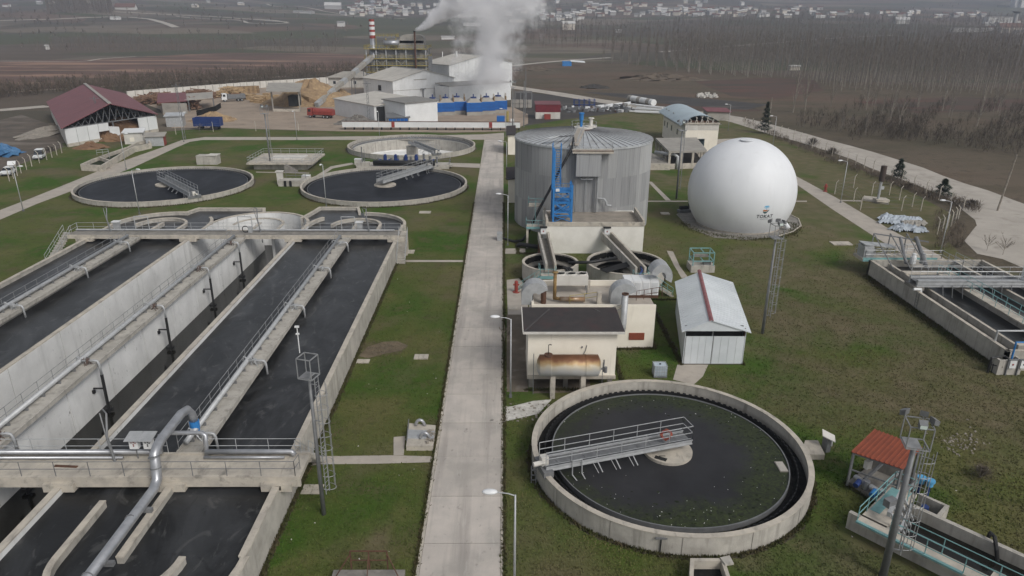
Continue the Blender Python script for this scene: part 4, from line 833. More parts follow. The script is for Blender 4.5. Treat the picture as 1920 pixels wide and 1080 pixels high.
# two small thickener tanks in front of the annex
def thickener(label, cx, cy, r, zt, wlz, tx0, tx1, n, blacky):
    t = T("thickener_tank", label, "thickener tank", (cx, cy, 0), "small round tanks by the annex")
    MB().ring(cx, cy, r-.28, r, 0, zt-.05, 72).build("tank_wall", CONC, t); MB().ring(cx, cy, r-.3, r+.02, zt-.05, zt, 72).build("coping", CAP, t)
    MB().ring(cx, cy, r-1.1, r-.3, wlz+.2, wlz+.35, 72).build("launder", CONC_D, t)
    b = MB()
    for k in range(260): a = R_(.2, pi-.2); b.obox((cx+(r-.34)*cos(a), cy+(r-.34)*sin(a)), R_(.05, .16), R_(.1, .35), zt-.55-R_(0, .35), zt-.15-R_(0, .2), a)
    b.build("moss", SLUDGE, t, kind="stuff")
    sheet("sludge_water", WATER2, circ(cx, cy, r-.3, 48), wlz)
    yf, yr = cy-r-.1, AY0-.2; k = (tx1-tx0)
    for s_ in (0, 1):
        o = s_*1.25
        MB().wall([(tx1-.2+o*.85, yf), (tx0+o, yr)], .26, zt-.1, zt+.95).build("channel_wall", CAP if s_ else CONC, t)
    MB().slab([(tx1-.2, yf, zt+.05), (tx1+.9, yf, zt+.05), (tx0+1.2, yr, zt+.05), (tx0, yr, zt+.05)], .2).build("channel_floor", CONC_D, t)
    c = T("control_box", "white control box at the annex end of the %s thickener channel" % n, "control box", (tx0+.6, yr, zt), "control boxes on the thickener channels")
    MB().obox((tx0+.6, yr-.3), .7, .3, zt+.75, zt+1.6).build("cabinet", WHITE, c); MB().obox((tx0+.6, yr-.3), 1, .6, zt+1.62, zt+1.72).build("canopy", DARK, c); MB().obox((tx0+.6, yr-.46), .16, .02, zt+1.05, zt+1.25).build("switch", RED, c)
    return t
zA = ZY(1034, 507, 78.9)[2]; zB = ZY(1180, 514, 77.7)[2]
thickener("smaller round concrete thickener, on the road side", 5.75, 82.2, 3.45, zA, zA-1.4, 4.75, 5.25, "smaller", 0)
thickener("larger round concrete thickener with an overgrown rim", 15.0, 82.3, 4.75, zB, zB-1.4, 13.3, 15.6, "larger", 1)
for lab, x, zt, dirx, yf in (("turquoise railed steps climbing to the smaller thickener", 5.2, zA, -1, 78.5), ("turquoise railed steps climbing to the larger thickener", 15.9, zB, 1, 77.2)):
    s_ = T("access_stair", lab, "stairs", (x, yf-.7, 0), "turquoise stairs of the thickeners")
    MB().box(x-.9, x+.9, yf-1.3, yf+.1, zt-.45, zt-.25).build("landing", CAP, s_); MB().box(x-.92, x+.92, yf-1.34, yf-1.3, zt-.45, zt-.1).build("edge_plate", TURQ, s_)
    for k in range(10): xx = x+dirx*(1.0+k*.27); zz = zt-.3-(k+.6)*(zt-.3)/10; MB().box(xx-.14, xx+.14, yf-1.25, yf-.3, zz-.08, zz).build("step", TURQ, s_)
    for yy in (yf-1.28, yf-.28): MB().beam((x+dirx*.9, yy, zt-.4), (x+dirx*3.7, yy, 0), .06, .25).build("stringer", CAP, s_)
    MB().rail([(x+dirx*3.6, yf-1.3, .1), (x+dirx*.9, yf-1.3, zt-.25), (x-dirx*.9, yf-1.3, zt-.25), (x-dirx*.9, yf, zt-.25)], 1.0, .9, .028).rail([(x+dirx*.9, yf-.2, zt-.25), (x+dirx*1.0, yf+.9, zt-.25)], 1.0, .9, .028).build("handrail", TURQ, s_)
tag(MB().path([(7.9, 81.4, zA+.1), (10.6, 81.5, zA+.15), (13.9, 82.2, zB+.5)], .19, 10).build("transfer_pipe", BLACK, smooth=True), "black pipe bridging the gap between the two thickeners", "pipe")
b = MB()
for k in range(3): b.path([(6.9+k*.3, 80.6, zA-.6), (7.2+k*.3, 79.6, zA+.1), (7.5+k*.3, 79.0, zA+.05), (7.6+k*.28, 78.75, zA-.4), (7.65+k*.28, 78.6, .1)], .14, 8)
tag(b.build("overflow_hose", BLACK, smooth=True), "three black hoses hanging over the rim of the smaller thickener", "hose")
tag(MB().path([(16.1, 78.6, zB+.6), (16.0, 77.0, zB+.7), (15.3, 76.6, zB-.4), (15.2, 76.55, .6)], .12, 8).build("blue_pipe", BLUE_D, smooth=True), "dark blue pipe bending down the wall of the larger thickener", "pipe")
b = MB()
for k in range(6): b.beam((11.4+k*.12, 78.9-k*.18, zB+.1), (14.8+k*.12, 80.6-k*.18, zB+.45), .1, .1)
tag(b.build("dark_lath_screen", BLACK), "dark slatted screen lying over the rim of the larger thickener", "screen")
tag(MB().path([G(970, 462, .2), G(975, 458, .5), G(990, 460, .6), G(1010, 463, .5), G(1016, 466, .2)], .3, 8).build("coiled_hose", BLACK, smooth=True), "heap of black hose lying behind the smaller thickener", "hose")
p = G(1313, 506); gf_ = T("pump_rack", "turquoise steel frame over a pump pit behind the white shed", "pump frame", p)
for dx in (-1.3, 1.3):
    for dy in (-1.0, 1.0): MB().beam((p[0]+dx, p[1]+dy, 0), (p[0]+dx, p[1]+dy, 2.6), .1, .1).build("post", TURQ, gf_)
b = MB()
for z in (2.6, 1.5):
    for dy in (-1, 1): b.beam((p[0]-1.3, p[1]+dy, z), (p[0]+1.3, p[1]+dy, z), .1, .1)
    for dx in (-1.3, 0, 1.3): b.beam((p[0]+dx, p[1]-1, z), (p[0]+dx, p[1]+1, z), .1, .1)
b.build("top_frame", TURQ, gf_); MB().obox(p[:2], 3.0, 2.2, 0, .9).build("pit_wall", CONC, gf_); MB().obox((p[0]+.6, p[1]-.4), .9, .7, .9, 1.35).build("pump", GALV_D, gf_); MB().obox((p[0], p[1]+.6), 1.9, .5, 1.6, 1.85).build("tray", CONC_D, gf_)
# ------------------------------------------------------------------ pump house group by the road
zt = ZY(1200, 572, 62.4)[2]; bx0, bx1 = 2.7, 14.55
blk = T("equipment_building", "low cream building with pipes and cooling units on its open roof deck", "building", (8.6, 65.5, 0))
MB().box(bx0, bx1, 62.4, 68.6, 0, zt-.35).build("wall", CREAM, blk)
MB().box(bx0, bx1, 62.38, 62.6, zt-.35, zt).box(bx0, bx0+.22, 62.6, 68.6, zt-.35, zt+.1).box(bx0, bx1, 68.4, 68.62, zt-.35, zt+.25).build("parapet", CREAM, blk)
MB().box(bx0+.22, bx1-.05, 62.6, 68.4, zt-.35, zt-.3).build("roof_deck", PATHC, blk)
xv0, xv1 = ZY(1179, 630, 62.4)[0], ZY(1208, 630, 62.4)[0]; zv0, zv1 = ZY(1190, 637, 62.4)[2], ZY(1190, 624, 62.4)[2]
lv = MB().box(xv0, xv1, 62.34, 62.42, zv0, zv1).build("louvre_panel", TILERED, blk)
b = MB(); k = zv0+.06
while k < zv1-.05: b.box(xv0+.03, xv1-.03, 62.31, 62.34, k, k+.05); k += .1
b.build("slat", TILERED, lv)
zd = zt-.3
def fan_duct(label, px, py, w, flip=1):
    x, y, _ = G(px, py, zd); d = T("air_duct", label, "air duct", (x, y, zd), "curved ducts on the equipment building")
    n = 10; r = 1.15; m = MB(); vs = []
    for side in (-w/2, w/2):
        for i in range(n+1):
            t = pi*.5*i/n*1.7
            for rr in (r*.25, r*1.15): vs.append((x+flip*(rr*cos(pi-t)), y+side, zd+.9+rr*sin(t)))
    q = 2*(n+1); fs = []
    for i in range(n):
        a = 2*i
        fs += [(a, a+1, a+3, a+2), (q+a, q+a+2, q+a+3, q+a+1), (a+1, q+a+1, q+a+3, a+3), (a, a+2, q+a+2, q+a)]
    m.add(vs, fs).build("bend", GALV, d)
    MB().box(min(x-flip*r*1.15, x-flip*r*.25), max(x-flip*r*1.15, x-flip*r*.25), y-w/2, y+w/2, zd, zd+.9).build("duct_foot", GALV, d)
    MB().box(min(x-flip*.2, x-flip*.3), max(x-flip*.2, x-flip*.3), y-w/2+.1, y+w/2-.1, zd+.05, zd+.9).build("duct_mouth", DARK, d)
fan_duct("big curved sheet metal duct at the road end of the equipment roof", 1003, 566, 1.5, 1)
fan_duct("big curved sheet metal duct in the middle of the equipment roof beside the white units", 1168, 568, 1.4, 1)
cu = T("condenser_unit", "white condenser unit with three round fans on the equipment roof", "condenser", (7.2, 66.4, zd))
cx0, cx1 = ZY(1040, 540, 66.4)[0], ZY(1101, 540, 66.4)[0]
MB().box(cx0, cx1, 65.8, 67.1, zd+1.0, zd+2.0).build("casing", WHITE_D, cu)
for k in range(4): MB().box(cx0+.05+k%2*(cx1-cx0-.2), cx0+.15+k%2*(cx1-cx0-.2), 65.8+(k//2)*1.2, 65.9+(k//2)*1.2, zd, zd+1.0).build("leg", GALV_D, cu)
for k in range(3):
    fx = cx0+(cx1-cx0)*(k+.5)/3
    f = MB().ring(fx, 66.45, .44, .48, zd+2.0, zd+2.1, 24).build("fan_cowl", WHITE_D, cu)
    m = MB()
    for q in range(5): a = 2*pi*q/5; m.slab([(fx, 66.45, zd+2.05), (fx+.36*cos(a), 66.45+.36*sin(a), zd+2.02), (fx+.36*cos(a+.5), 66.45+.36*sin(a+.5), zd+2.08)], .02)
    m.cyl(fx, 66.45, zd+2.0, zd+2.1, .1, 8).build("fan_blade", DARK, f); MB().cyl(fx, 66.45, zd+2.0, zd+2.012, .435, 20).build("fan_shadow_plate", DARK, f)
ah = T("air_handler", "row of white air handling boxes with doors at the end of the equipment roof", "air handler", (13, 66, zd))
hx0, hx1 = ZY(1170, 560, 65.2)[0], ZY(1233, 560, 65.2)[0]
for k in range(4):
    a, b_ = hx0+(hx1-hx0)*k/4, hx0+(hx1-hx0)*(k+1)/4-.03
    o = MB().box(a, b_, 65.0, 66.9, zd+.3, zd+1.75).build("box", WHITE, ah); MB().box(a+.12, b_-.12, 64.96, 65.0, zd+.45, zd+1.6).build("door", mk("unit door grey", (.55, .56, .57)) if k == 0 else MATS["unit door grey"], o)
MB().box(hx0, hx1, 65.0, 66.9, zd, zd+.3).build("plinth", RUST, ah)
m = MB(); n = 12; vs = []
for s_ in (64.9, 66.6):
    for i in range(n+1):
        t = -.4+pi*1.05*i/n
        for rr in (.55, 1.35): vs.append((hx1+.2+rr*cos(t)*.8, s_+.2, zd+2.1+rr*sin(t)))
q = 2*(n+1); fs = []
for i in range(n): a = 2*i; fs += [(a, a+1, a+3, a+2), (q+a, q+a+2, q+a+3, q+a+1), (a+1, q+a+1, q+a+3, a+3), (a, a+2, q+a+2, q+a)]
tag(m.add(vs, fs).build("exhaust_bend", GALV), "galvanised exhaust bend curling over the white air handling boxes", "air duct")
b = MB().rail([(hx1-2.3, 64.3, zd), (hx1-.1, 64.3, zd+.4), (hx1+.2, 64.3, zd+.4)], 1, .8, .03)
tag(b.build("step_rail", RUST), "dark rusty railing at the steps before the air handling boxes", "railing")
sx, sy = ZY(1172, 560, 61.9)[0], 61.9
ss = T("exhaust_stack", "grey steel exhaust stack standing between the dark roof and the cream wall", "exhaust stack", (sx, sy, 2))
ztop = ZY(1172, 552, sy)[2]; MB().path([(sx-.15, sy-.3, 2.1), (sx, sy, 2.8), (sx, sy, ztop)], .3, 14).build("flue", GALV, ss, smooth=True); MB().ring(sx, sy, .24, .33, ztop, ztop+.1, 16).build("rim", RUST, ss); MB().cyl(sx, sy, ztop, ztop+.01, .25, 14).build("mouth", DARK, ss)
MB().tube((sx, sy, ztop-.9), (sx-1.2, sy+.3, zt-.2), .025, 4).tube((sx, sy, ztop-1.2), (sx-1.3, sy-.2, zt-.6), .025, 4).build("stay_wire", GALV_D, ss)
ex = T("exhaust_pipe", "yellowish rusty exhaust pipe with a tee and a lying silencer on the equipment roof", "exhaust pipe", (5.6, 63.8, zd))
ex0 = G(1040, 568, zd)[0]; MB().path([(ex0, 64.0, zd+.25), (ex0, 64.0, zd+3.0)], .17, 10).path([(ex0, 64.0, zd+.35), (ex0+.9, 63.7, zd+.35)], .17, 10).cyl(ex0, 64.0, zd+3.0, zd+3.06, .3, 10).build("riser", mk("heat stained ochre", (.28, .19, .075), (.19, .115, .05), sc=2), ex, smooth=True)
MB().tube((ex0+.5, 63.7, zd+.4), (ex0+2.9, 63.6, zd+.4), .24, 12).build("silencer", mk("scorched steel", (.36, .30, .24), (.26, .14, .06), sc=1.6, metal=.4, rough=.45), ex, smooth=True)
MB().cyl(ex0-1.1, 63.6, zd, zd+1.2, .27, 10).build("rusty_stub", RUST, ex)
tag(MB().box(9.0, 9.4, 63.0, 63.6, zd, zd+1.3).box(8.4, 8.8, 67.2, 67.5, zd, zd+1.0).build("post_stub", CAP), "short concrete stub standing on the equipment roof deck", "stub")
tag(MB().rail([(6.4, 63.3, zd), (9.3, 64.3, zd)], .9, 1.3, .03).build("yellow_rail", YELLOW), "thin yellow rail across the equipment roof deck", "railing")

HY = 54.6; hx0, hx1 = ZY(990, 650, HY)[0], ZY(1156, 650, HY)[0]; hz0, hz1 = ZY(1070, 703, HY)[2], ZY(1070, 619, HY)[2]
hs_ = T("pump_house", "cream pump house with a dark hipped shingle roof and a tank along its front", "house", ((hx0+hx1)/2, 58, 0))
MB().box(hx0, hx1, HY, 59.4, hz0, hz1-.15).build("wall", CREAM, hs_)
MB().box(hx0-.05, hx1+.05, HY-.2, 59.5, hz0-.3, hz0).build("floor_slab", CAP, hs_)
b = MB()
for x in (hx0+.1, hx0+3.1, hx1-.6): b.box(x, x+.4, HY-.1, HY+.3, 0, hz0-.3)
b.box(hx0+.4, hx1-.2, HY+1.4, HY+1.6, 0, hz0-.3); b.build("pillar", CONC_D, hs_)
ze, zr = hz1+.05, None; yb_ = 58.4; zr = ZY(1080, 576, yb_)[2]
rx0, rx1 = hx0-.45, hx1+.55; yf = HY-.55
tl, tr_ = (rx0+.0, yb_, zr), (rx1-.0, yb_, zr)
MB().slab([(rx0, yf, ze), (rx1, yf, ze), (ZY(1155, 575, yb_)[0], yb_, zr), (ZY(978, 576, yb_)[0], yb_, zr)], .16).slab([(ZY(978, 576, yb_)[0], yb_, zr), (ZY(1155, 575, yb_)[0], yb_, zr), (rx1, 59.9, zr-.72), (rx0, 59.9, zr-.72)], .16).build("roof", BITUM, hs_)
MB().beam((rx0, yf-.03, ze-.06), (rx1, yf-.03, ze-.06), .08, .2).beam((rx0, yf, ze-.04), (ZY(978, 576, yb_)[0], yb_, zr-.04), .08, .2).build("fascia", WHITE_D, hs_)
b = MB()
for (a, c_) in (((ZY(983, 614, yf+.2)[0], yf+.1, ze+.03), (ZY(1030, 578, yb_-.4)[0], yb_-.4, zr+.0)),): b.beam(a, c_, .12, .06)
for (a, c_) in (((ZY(1113, 577, yb_-.4)[0], yb_-.4, zr), (ZY(1160, 605, yf+2)[0]-.9, yf+3.2, ze+.42*(zr-ze)+.05)),): b.beam(a, c_, .12, .06)
b.build("hip_strip", mk("hip strip", (.075, .07, .07), (.055, .05, .05)), hs_)
tag(MB().path([(hx0+5.0, HY-.04, hz1-1.4), (hx0+4.9, HY-.05, hz1-1.9), (hx0+4.4, HY-.1, hz1-2.9)], .03, 5).obox((hx0+4.6, HY-.04), .12, .08, hz1-1.65, hz1-1.5).build("cable", GALV_D, hs_), None)
tk = T("fuel_tank", "long horizontal fuel tank, silver below and rusty brown on top, on two concrete saddles", "tank", (5.9, 53.2, 0))
ty = 53.0; tx0, tx1 = ZY(1012, 685, ty)[0], ZY(1121, 685, ty)[0]; tz = ZY(1070, 685, ty)[2]; tr = (ZY(1070, 666, ty)[2]-ZY(1070, 703, ty)[2])/2
TM = bpy.data.materials.new("rust stained tank"); TM.use_nodes = True
def tankmat(m):
    n = m.node_tree; N = n.nodes; L = n.links; b = N["Principled BSDF"]; b.inputs["Roughness"].default_value = .5; b.inputs["Metallic"].default_value = .25
    g = N.new("ShaderNodeNewGeometry"); s = N.new("ShaderNodeSeparateXYZ"); L.new(g.outputs["Position"], s.inputs[0])
    t = N.new("ShaderNodeTexNoise"); t.inputs["Scale"].default_value = 1.3; t.inputs["Detail"].default_value = 6; L.new(g.outputs["Position"], t.inputs["Vector"])
    r = N.new("ShaderNodeMapRange"); r.inputs["From Min"].default_value = tz-tr*.35; r.inputs["From Max"].default_value = tz+tr*1.02; L.new(s.outputs[2], r.inputs[0])
    a = N.new("ShaderNodeMath"); a.operation = 'MULTIPLY_ADD'; a.inputs[1].default_value = .5; L.new(t.outputs[0], a.inputs[0]); L.new(r.outputs[0], a.inputs[2])
    sb = N.new("ShaderNodeMath"); sb.operation = 'SUBTRACT'; sb.inputs[1].default_value = .25; L.new(a.outputs[0], sb.inputs[0])
    c = N.new("ShaderNodeValToRGB"); e = c.color_ramp.elements; e[0].position = .1; e[0].color = (.46, .46, .45, 1); e[1].position = 1; e[1].color = (.13, .055, .025, 1)
    for p_, q in ((.46, (.52, .46, .35)), (.66, (.38, .255, .12)), (.86, (.19, .085, .04))): x = e.new(p_); x.color = (*q, 1)
    L.new(sb.outputs[0], c.inputs[0]); L.new(c.outputs[0], b.inputs["Base Color"])
tankmat(TM)
m = MB(); n = 32; prof = [(tx0-.28, .05), (tx0-.2, tr*.55), (tx0-.02, tr*.95), (tx0, tr), (tx0+(tx1-tx0)*.5, tr), (tx1, tr), (tx1+.02, tr*.95), (tx1+.2, tr*.55), (tx1+.28, .05)]
for x, r_ in prof:
    for k in range(n): t = 2*pi*k/n; m.v.append((x, ty+r_*cos(t), tz+r_*sin(t)))
for i in range(len(prof)-1):
    for k in range(n): m.f.append((i*n+k, i*n+(k+1) % n, (i+1)*n+(k+1) % n, (i+1)*n+k)); m.m.append(0)
m.build("shell", TM, tk, smooth=True)
b = MB()
for x in (tx0+.9, tx1-1.1): b.tube((x, ty, tz), (x+.07, ty, tz), tr+.025, 32)
b.build("band", TM, tk)
for px in (1037, 1094): x = ZY(px, 700, ty-.3)[0]; MB().box(x-.2, x+.2, ty-.5, ty+.5, 0, tz-tr*.78).build("saddle", CAP, tk)
MB().path([(tx0+.7, ty, tz+tr), (tx0+.7, ty, tz+tr+.95), (tx0+.85, ty, tz+tr+1.0), (tx0+.95, ty, tz+tr+.95)], .04, 6).build("vent_pipe", DARK, tk)
MB().tube((tx1+.2, ty, tz-.3), (tx1+.6, ty, tz-.35), .09, 8).tube((tx1+.5, ty, tz-.6), (tx1+.5, ty, tz+.5), .06, 8).cyl(tx1+.65, ty-.1, tz-.6, tz-.1, .14, 8).build("valve_gear", GALV_D, tk)
MB().cyl(tx0+.7, ty, tz+tr-.05, tz+tr+.12, .35, 14).build("manhole", RUST, tk)
MB().tube((tx0-.5, ty+.3, 0), (tx0-.5, ty+.3, tz+tr), .03, 5).tube((tx1+.5, ty+.5, 0), (tx1+.5, ty+.5, tz), .03, 5).build("earth_post", GALV_D, tk)

# white profiled shed with red ridge
sf, sbk = 58.9, None; wx0, wx1 = 16.6, 22.15
pe = ZY(1335, 600, 58.6); zev = ZY(1279, 619, 58.6)[2]; zri = pe[2]
yb_ = G(1312, 511, zri)[1]; off = G(1312, 511, zri)[0]-pe[0]
SHEDM = mk("pale blue-grey sheet", (.60, .63, .65), (.52, .55, .57), sc=.5, rough=.5, layers=[((.42, .43, .43), .9, .6, .8, V_, .5)])
sh = T("storage_shed", "white profiled metal shed with a pale roof and faded red ridge stripe", "shed", ((wx0+wx1)/2, (sf+yb_)/2, 0))
def SX(x, y): return x+off*(y-sf)/(yb_-sf)
MB().slab([(wx0, sf, zev-.1), (SX(wx0, yb_), yb_, zev-.1), (SX(wx0, yb_), yb_, 0), (wx0, sf, 0)], .06).slab([(wx1, sf, zev-.1), (SX(wx1, yb_), yb_, zev-.1), (SX(wx1, yb_), yb_, 0), (wx1, sf, 0)], .06).box(SX(wx0, yb_), SX(wx1, yb_), yb_-.06, yb_, 0, zev).build("wall", SHEDM, sh)
dm = (wx0+wx1)/2-.15; zdoor = ZY(1300, 622, sf)[2]-.02
for a, b_ in ((wx0+.1, dm-.02), (dm+.02, wx1-.03)):
    d = MB().box(a, b_, sf, sf+.06, .05, zdoor-.45).build("door", SHEDM, sh); m = MB()
    for k in range(1, 4): x = a+(b_-a)*k/4; m.box(x-.012, x+.012, sf-.012, sf, .1, zdoor-.5)
    m.box(a, a+.07, sf-.03, sf, .05, zdoor-.45).build("rib", GALV, d)
for x in (wx0+.04, (wx0+wx1)/2-.2, wx1-.06): MB().box(x-.05, x+.05, sf+.07, sf+.17, 0, zev).build("post", RUST if x > wx1-1 else GALV_D, sh)
MB().box(wx0+.1, wx1-.1, sf+.5, sf+.55, zdoor-.9, zev+.1).build("interior_shade_sheet", DARK, sh)  # black sheet painted in for the unlit inside of the shed
MB().add([(wx0-.1, sf-.35, zev-.08), (wx1+.25, sf-.35, zev-.08), (pe[0], sf-.35, zri-.05)], [(0, 1, 2)]).build("gable", SHEDM, sh)
NS = 12
for side in (-1, 1):
    ex_ = -.35 if side < 0 else .42
    for k in range(NS):
        y0, y1 = sf-.45+(yb_-sf+.7)*k/NS, sf-.45+(yb_-sf+.7)*(k+.994)/NS; xe = (wx0 if side < 0 else wx1)+ex_; dz = .03*(k % 2)*0
        zle = zev-.12 if side < 0 else zev-.2
        yy_ = [y0+(y1-y0)*j_/2 for j_ in (0, 1)]; rbm = MB().slab([(SX(xe, y0), y0, zle), (SX(xe, y1), y1, zle), (SX(pe[0], y1), y1, zri), (SX(pe[0], y0), y0, zri)], .04)
        for q_ in yy_: rbm.beam((SX(xe, q_+.05), q_+.05, zle+.015), (SX(pe[0], q_+.05), q_+.05, zri+.015), .06, .035)
        rbm.build("roof_sheet", SHEDM, sh)
REDF = mk("faded red ridge", (.27, .115, .12), (.20, .08, .085), sc=1.5)
k = sf-.5
while k < yb_+.2: k2 = k+1.1; ra_, rb2 = SX(pe[0], k), SX(pe[0], k2); MB().slab([(ra_-.2, k, zri), (rb2-.2, k2, zri), (rb2, k2, zri+.09), (ra_, k, zri+.09)], .03).slab([(ra_+.2, k, zri), (rb2+.2, k2, zri), (rb2, k2, zri+.09), (ra_, k, zri+.09)], .03).build("ridge_piece", REDF, sh); k += 1.15
ib = T("ibc_tote", "caged white plastic tote tank standing in the grass behind the near clarifier", "tote tank", G(1236, 706))
p = G(1236, 704); MB().obox(p[:2], 1.12, .95, .16, 1.1, 0).cyl(p[0], p[1], 1.1, 1.16, .12, 12).build("bottle", mk("tote plastic", (.46, .52, .58), (.38, .44, .50), sc=2, rough=.4), ib); MB().cyl(p[0], p[1], 1.16, 1.19, .1, 12).build("cap", DARK, ib)
b = MB()
for k in range(6):
    for s_ in (-.5, .5): b.box(p[0]-.58+k*.225, p[0]-.55+k*.225, p[1]+s_-.01, p[1]+s_+.01, .12, 1.16)
for z in (.3, .6, .9, 1.14):
    for s_ in (-.5, .5): b.box(p[0]-.58, p[0]+.58, p[1]+s_-.015, p[1]+s_+.015, z, z+.03); b.box(p[0]+s_*1.16-.015, p[0]+s_*1.16+.015, p[1]-.5, p[1]+.5, z, z+.03)
b.build("cage", GALV, ib); MB().obox(p[:2], 1.18, 1.02, 0, .13).build("pallet", GALV_D, ib)

# ------------------------------------------------------------------ gas dome
gc = (36.78, 107.5, 5.13); gr = 8.07
gd = T("gas_dome", "huge white spherical gas holder with a small printed town logo", "gas holder", (gc[0], gc[1], 0))
m = MB(); t0 = math.acos(-gc[2]/gr); m.lathe(gc[0], gc[1], [(max(.001, gr*sin(t0*k/40)), gc[2]+gr*cos(t0*k/40)) for k in range(41)], 96); m.build("membrane", MEMBR, gd, smooth=True)
m = MB()
rb = gr*sin(t0); m.ring(gc[0], gc[1], rb-.1, rb+.16, 0, .2, 72).build("anchor_ring", CAP, gd)
b = MB()
for k in range(40): a = 2*pi*k/40; b.obox((gc[0]+(rb+.1)*cos(a), gc[1]+(rb+.1)*sin(a)), .2, .35, .2, .28, a)
b.build("clamp_plate", GALV, gd)
m = MB(); m.cyl(gc[0]-.6, gc[1]-1.2, gc[2]+gr-.15, gc[2]+gr-.02, .9, 16); m.build("crown_valve", MEMBR, gd)
sheet("dome_pad", CONC_D, [G(*q)[:2] for q in ((1268, 402), (1292, 428), (1340, 446), (1400, 450), (1452, 445), (1485, 434), (1501, 424), (1497, 412), (1475, 395), (1440, 380), (1330, 380), (1290, 388))], .03)
tag(MB().wall([G(*q) for q in ((1470, 398), (1497, 411), (1502, 424), (1487, 435), (1452, 446))], .15, 0, .14).build("pad_kerb", CAP), "pale kerb round the corner of the dome's concrete pad", "kerb")
def on_dome(px, py, dr=.012):                      # point on the membrane
    d = FW*FPX+RT*(px-960)+UP*(540-py); d = d/np.linalg.norm(d); o = np.array([0, 0, CAM_H])-np.array(gc); bq = o@d
    h_ = bq*bq-(o@o-gr*gr); t = -bq-sqrt(max(h_, 0)); p = o+d*t; p = p/np.linalg.norm(p)*(gr+dr); return p+np.array(gc)
lc = on_dome(1435.5, 400)-np.array(gc); laz, lel = atan2(lc[1], lc[0]), math.asin(lc[2]/gr)
def D(u, v, dr=.02):                               # metres right / up along the membrane from the logo centre
    el = lel+v/gr; az = laz+u/(gr*cos(el)); rr = gr+dr; return (gc[0]+rr*cos(el)*cos(az), gc[1]+rr*cos(el)*sin(az), gc[2]+rr*sin(el))
logo = [("logo_fountain", (.10, .42, .68), [[(-.05, .25), (.03, .25), (.06, .95), (-.02, .95)], [(0, .95), (.05, 1.12), (.38, 1.08), (.58, .72), (.3, .92)], [(.02, .95), (-.03, 1.1), (-.35, 1.05), (-.55, .66), (-.28, .9)], [(.02, .85), (.1, .95), (.3, .8), (.34, .55), (.2, .72)], [(0, .85), (-.08, .95), (-.26, .78), (-.32, .5), (-.18, .7)]]),
        ("logo_bowl", (.42, .17, .06), [[(-.66, .2), (-.45, .34), (-.1, .3), (.2, .36), (.28, .12), (.0, .02), (-.5, .0)]]),
        ("logo_base", (.03, .09, .10), [[(-.62, .0), (-.4, -.06), (.1, -.04), (.3, .1), (.42, .3), (.62, .3), (.4, .0), (.15, -.32), (-.15, -.44), (-.42, -.3)]])]
for nm, c_, polys in logo:
    m = MB()
    for pl in polys: m.add([D(u*.8, v*.8+.30) for u, v in pl], [tuple(range(len(pl)))])
    m.build(nm, mk(nm.replace("_", " "), c_, c_), gd)
def text_on_dome(txt, size, u0, v0, name, mat, shear=.0):
    cu_ = bpy.data.curves.new(name, 'FONT'); cu_.body = txt; cu_.size = size; cu_.align_x = 'CENTER'; cu_.resolution_u = 2; cu_.space_character = 1.08; cu_.offset = .012*size/.6
    to = bpy.data.objects.new(name, cu_); COL.objects.link(to); bpy.context.view_layer.update()
    me_ = bpy.data.meshes.new_from_object(to.evaluated_get(bpy.context.evaluated_depsgraph_get()))
    vs = [D(v.co.x+u0, v.co.y+v0) for v in me_.vertices]; fs = [tuple(p_.vertices) for p_ in me_.polygons]
    bpy.data.objects.remove(to); MB().add(vs, fs).build(name, mat, gd)
INK = mk("print ink", (.02, .022, .028), (.02, .022, .028))
text_on_dome("TOKAT", .72, 0, -.72, "lettering", INK)
text_on_dome("BELEDİYESİ", .22, 0, -1.02, "small_lettering", mk("grey ink", (.33, .35, .37), (.33, .35, .37)))
bl = T("blower_pipe", "fat white blower pipe leaning at the foot of the dome", "pipe", G(1475, 428))
a = G(1476, 432); MB().path([(a[0]+.1, a[1]-.1, .35), (a[0]-1.0, a[1]+1.2, 1.9)], .36, 14).build("pipe", MEMBR, bl, smooth=True); MB().path([(a[0]-1.6, a[1], .1), (a[0]-1.3, a[1]+.3, .9), (a[0]-1.2, a[1]+.6, 1.6)], .1, 8).build("hose", WHITE, bl)
p = G(1283, 398); dv = T("pump_set", "small dark pump set at the edge of the dome pad", "pump", p)
MB().obox(p[:2], 2.2, 1.0, .03, .5, .3).build("base", GALV_D, dv); MB().tube((p[0]-.8, p[1], .75), (p[0]+.5, p[1]+.3, .75), .3, 10).cyl(p[0]+.7, p[1]+.2, .5, 1.6, .1, 8).build("pump", DARK, dv)

# ------------------------------------------------------------------ two-storey workshop with the torn arched roof, and the open pavilion
kz = ZY(1282, 232, 170.8)[2]; kx0, kx1, ky0, ky1 = 43.2, 51.2, 170.8, 195.
wk = T("workshop", "tall cream workshop whose torn arched metal roof bares its trusses", "building", (47, 183, 0))
MB().box(kx0, kx1, ky0, ky1, 0, kz-1.5).build("wall", CREAM, wk); MB().box(kx0-.02, kx1+.02, ky0-.03, ky1, kz-1.5, kz-.1).build("upper_band", WHITE_D, wk); MB().box(kx0-.3, kx1+.2, ky0-.25, ky0+.1, kz-.1, kz+.25).build("ledge", CAP, wk)
n = 12; m = MB(); h1 = ZY(1312, 216, 171.5)[2]; vs = []
for y in (ky0+.4, ky1+.4):
    for k in range(n+1):
        t = k/n; vs.append((kx0-1.4+(kx1-kx0+2.2)*t, y-(1.6 if y < 180 and t < .25 else 0), kz-.2+(h1-kz+.2)*sin(pi*t)**.8))
m.add(vs, [(k, k+1, n+2+k, n+1+k) for k in range(n)]); m.add([(x, y, z-.12) for x, y, z in vs], [(k, n+1+k, n+2+k, k+1) for k in range(n)]).build("roof", mk("blue grey roof", (.40, .48, .52), (.35, .42, .46), sc=.3, rough=.5), wk, smooth=True)
b = MB()
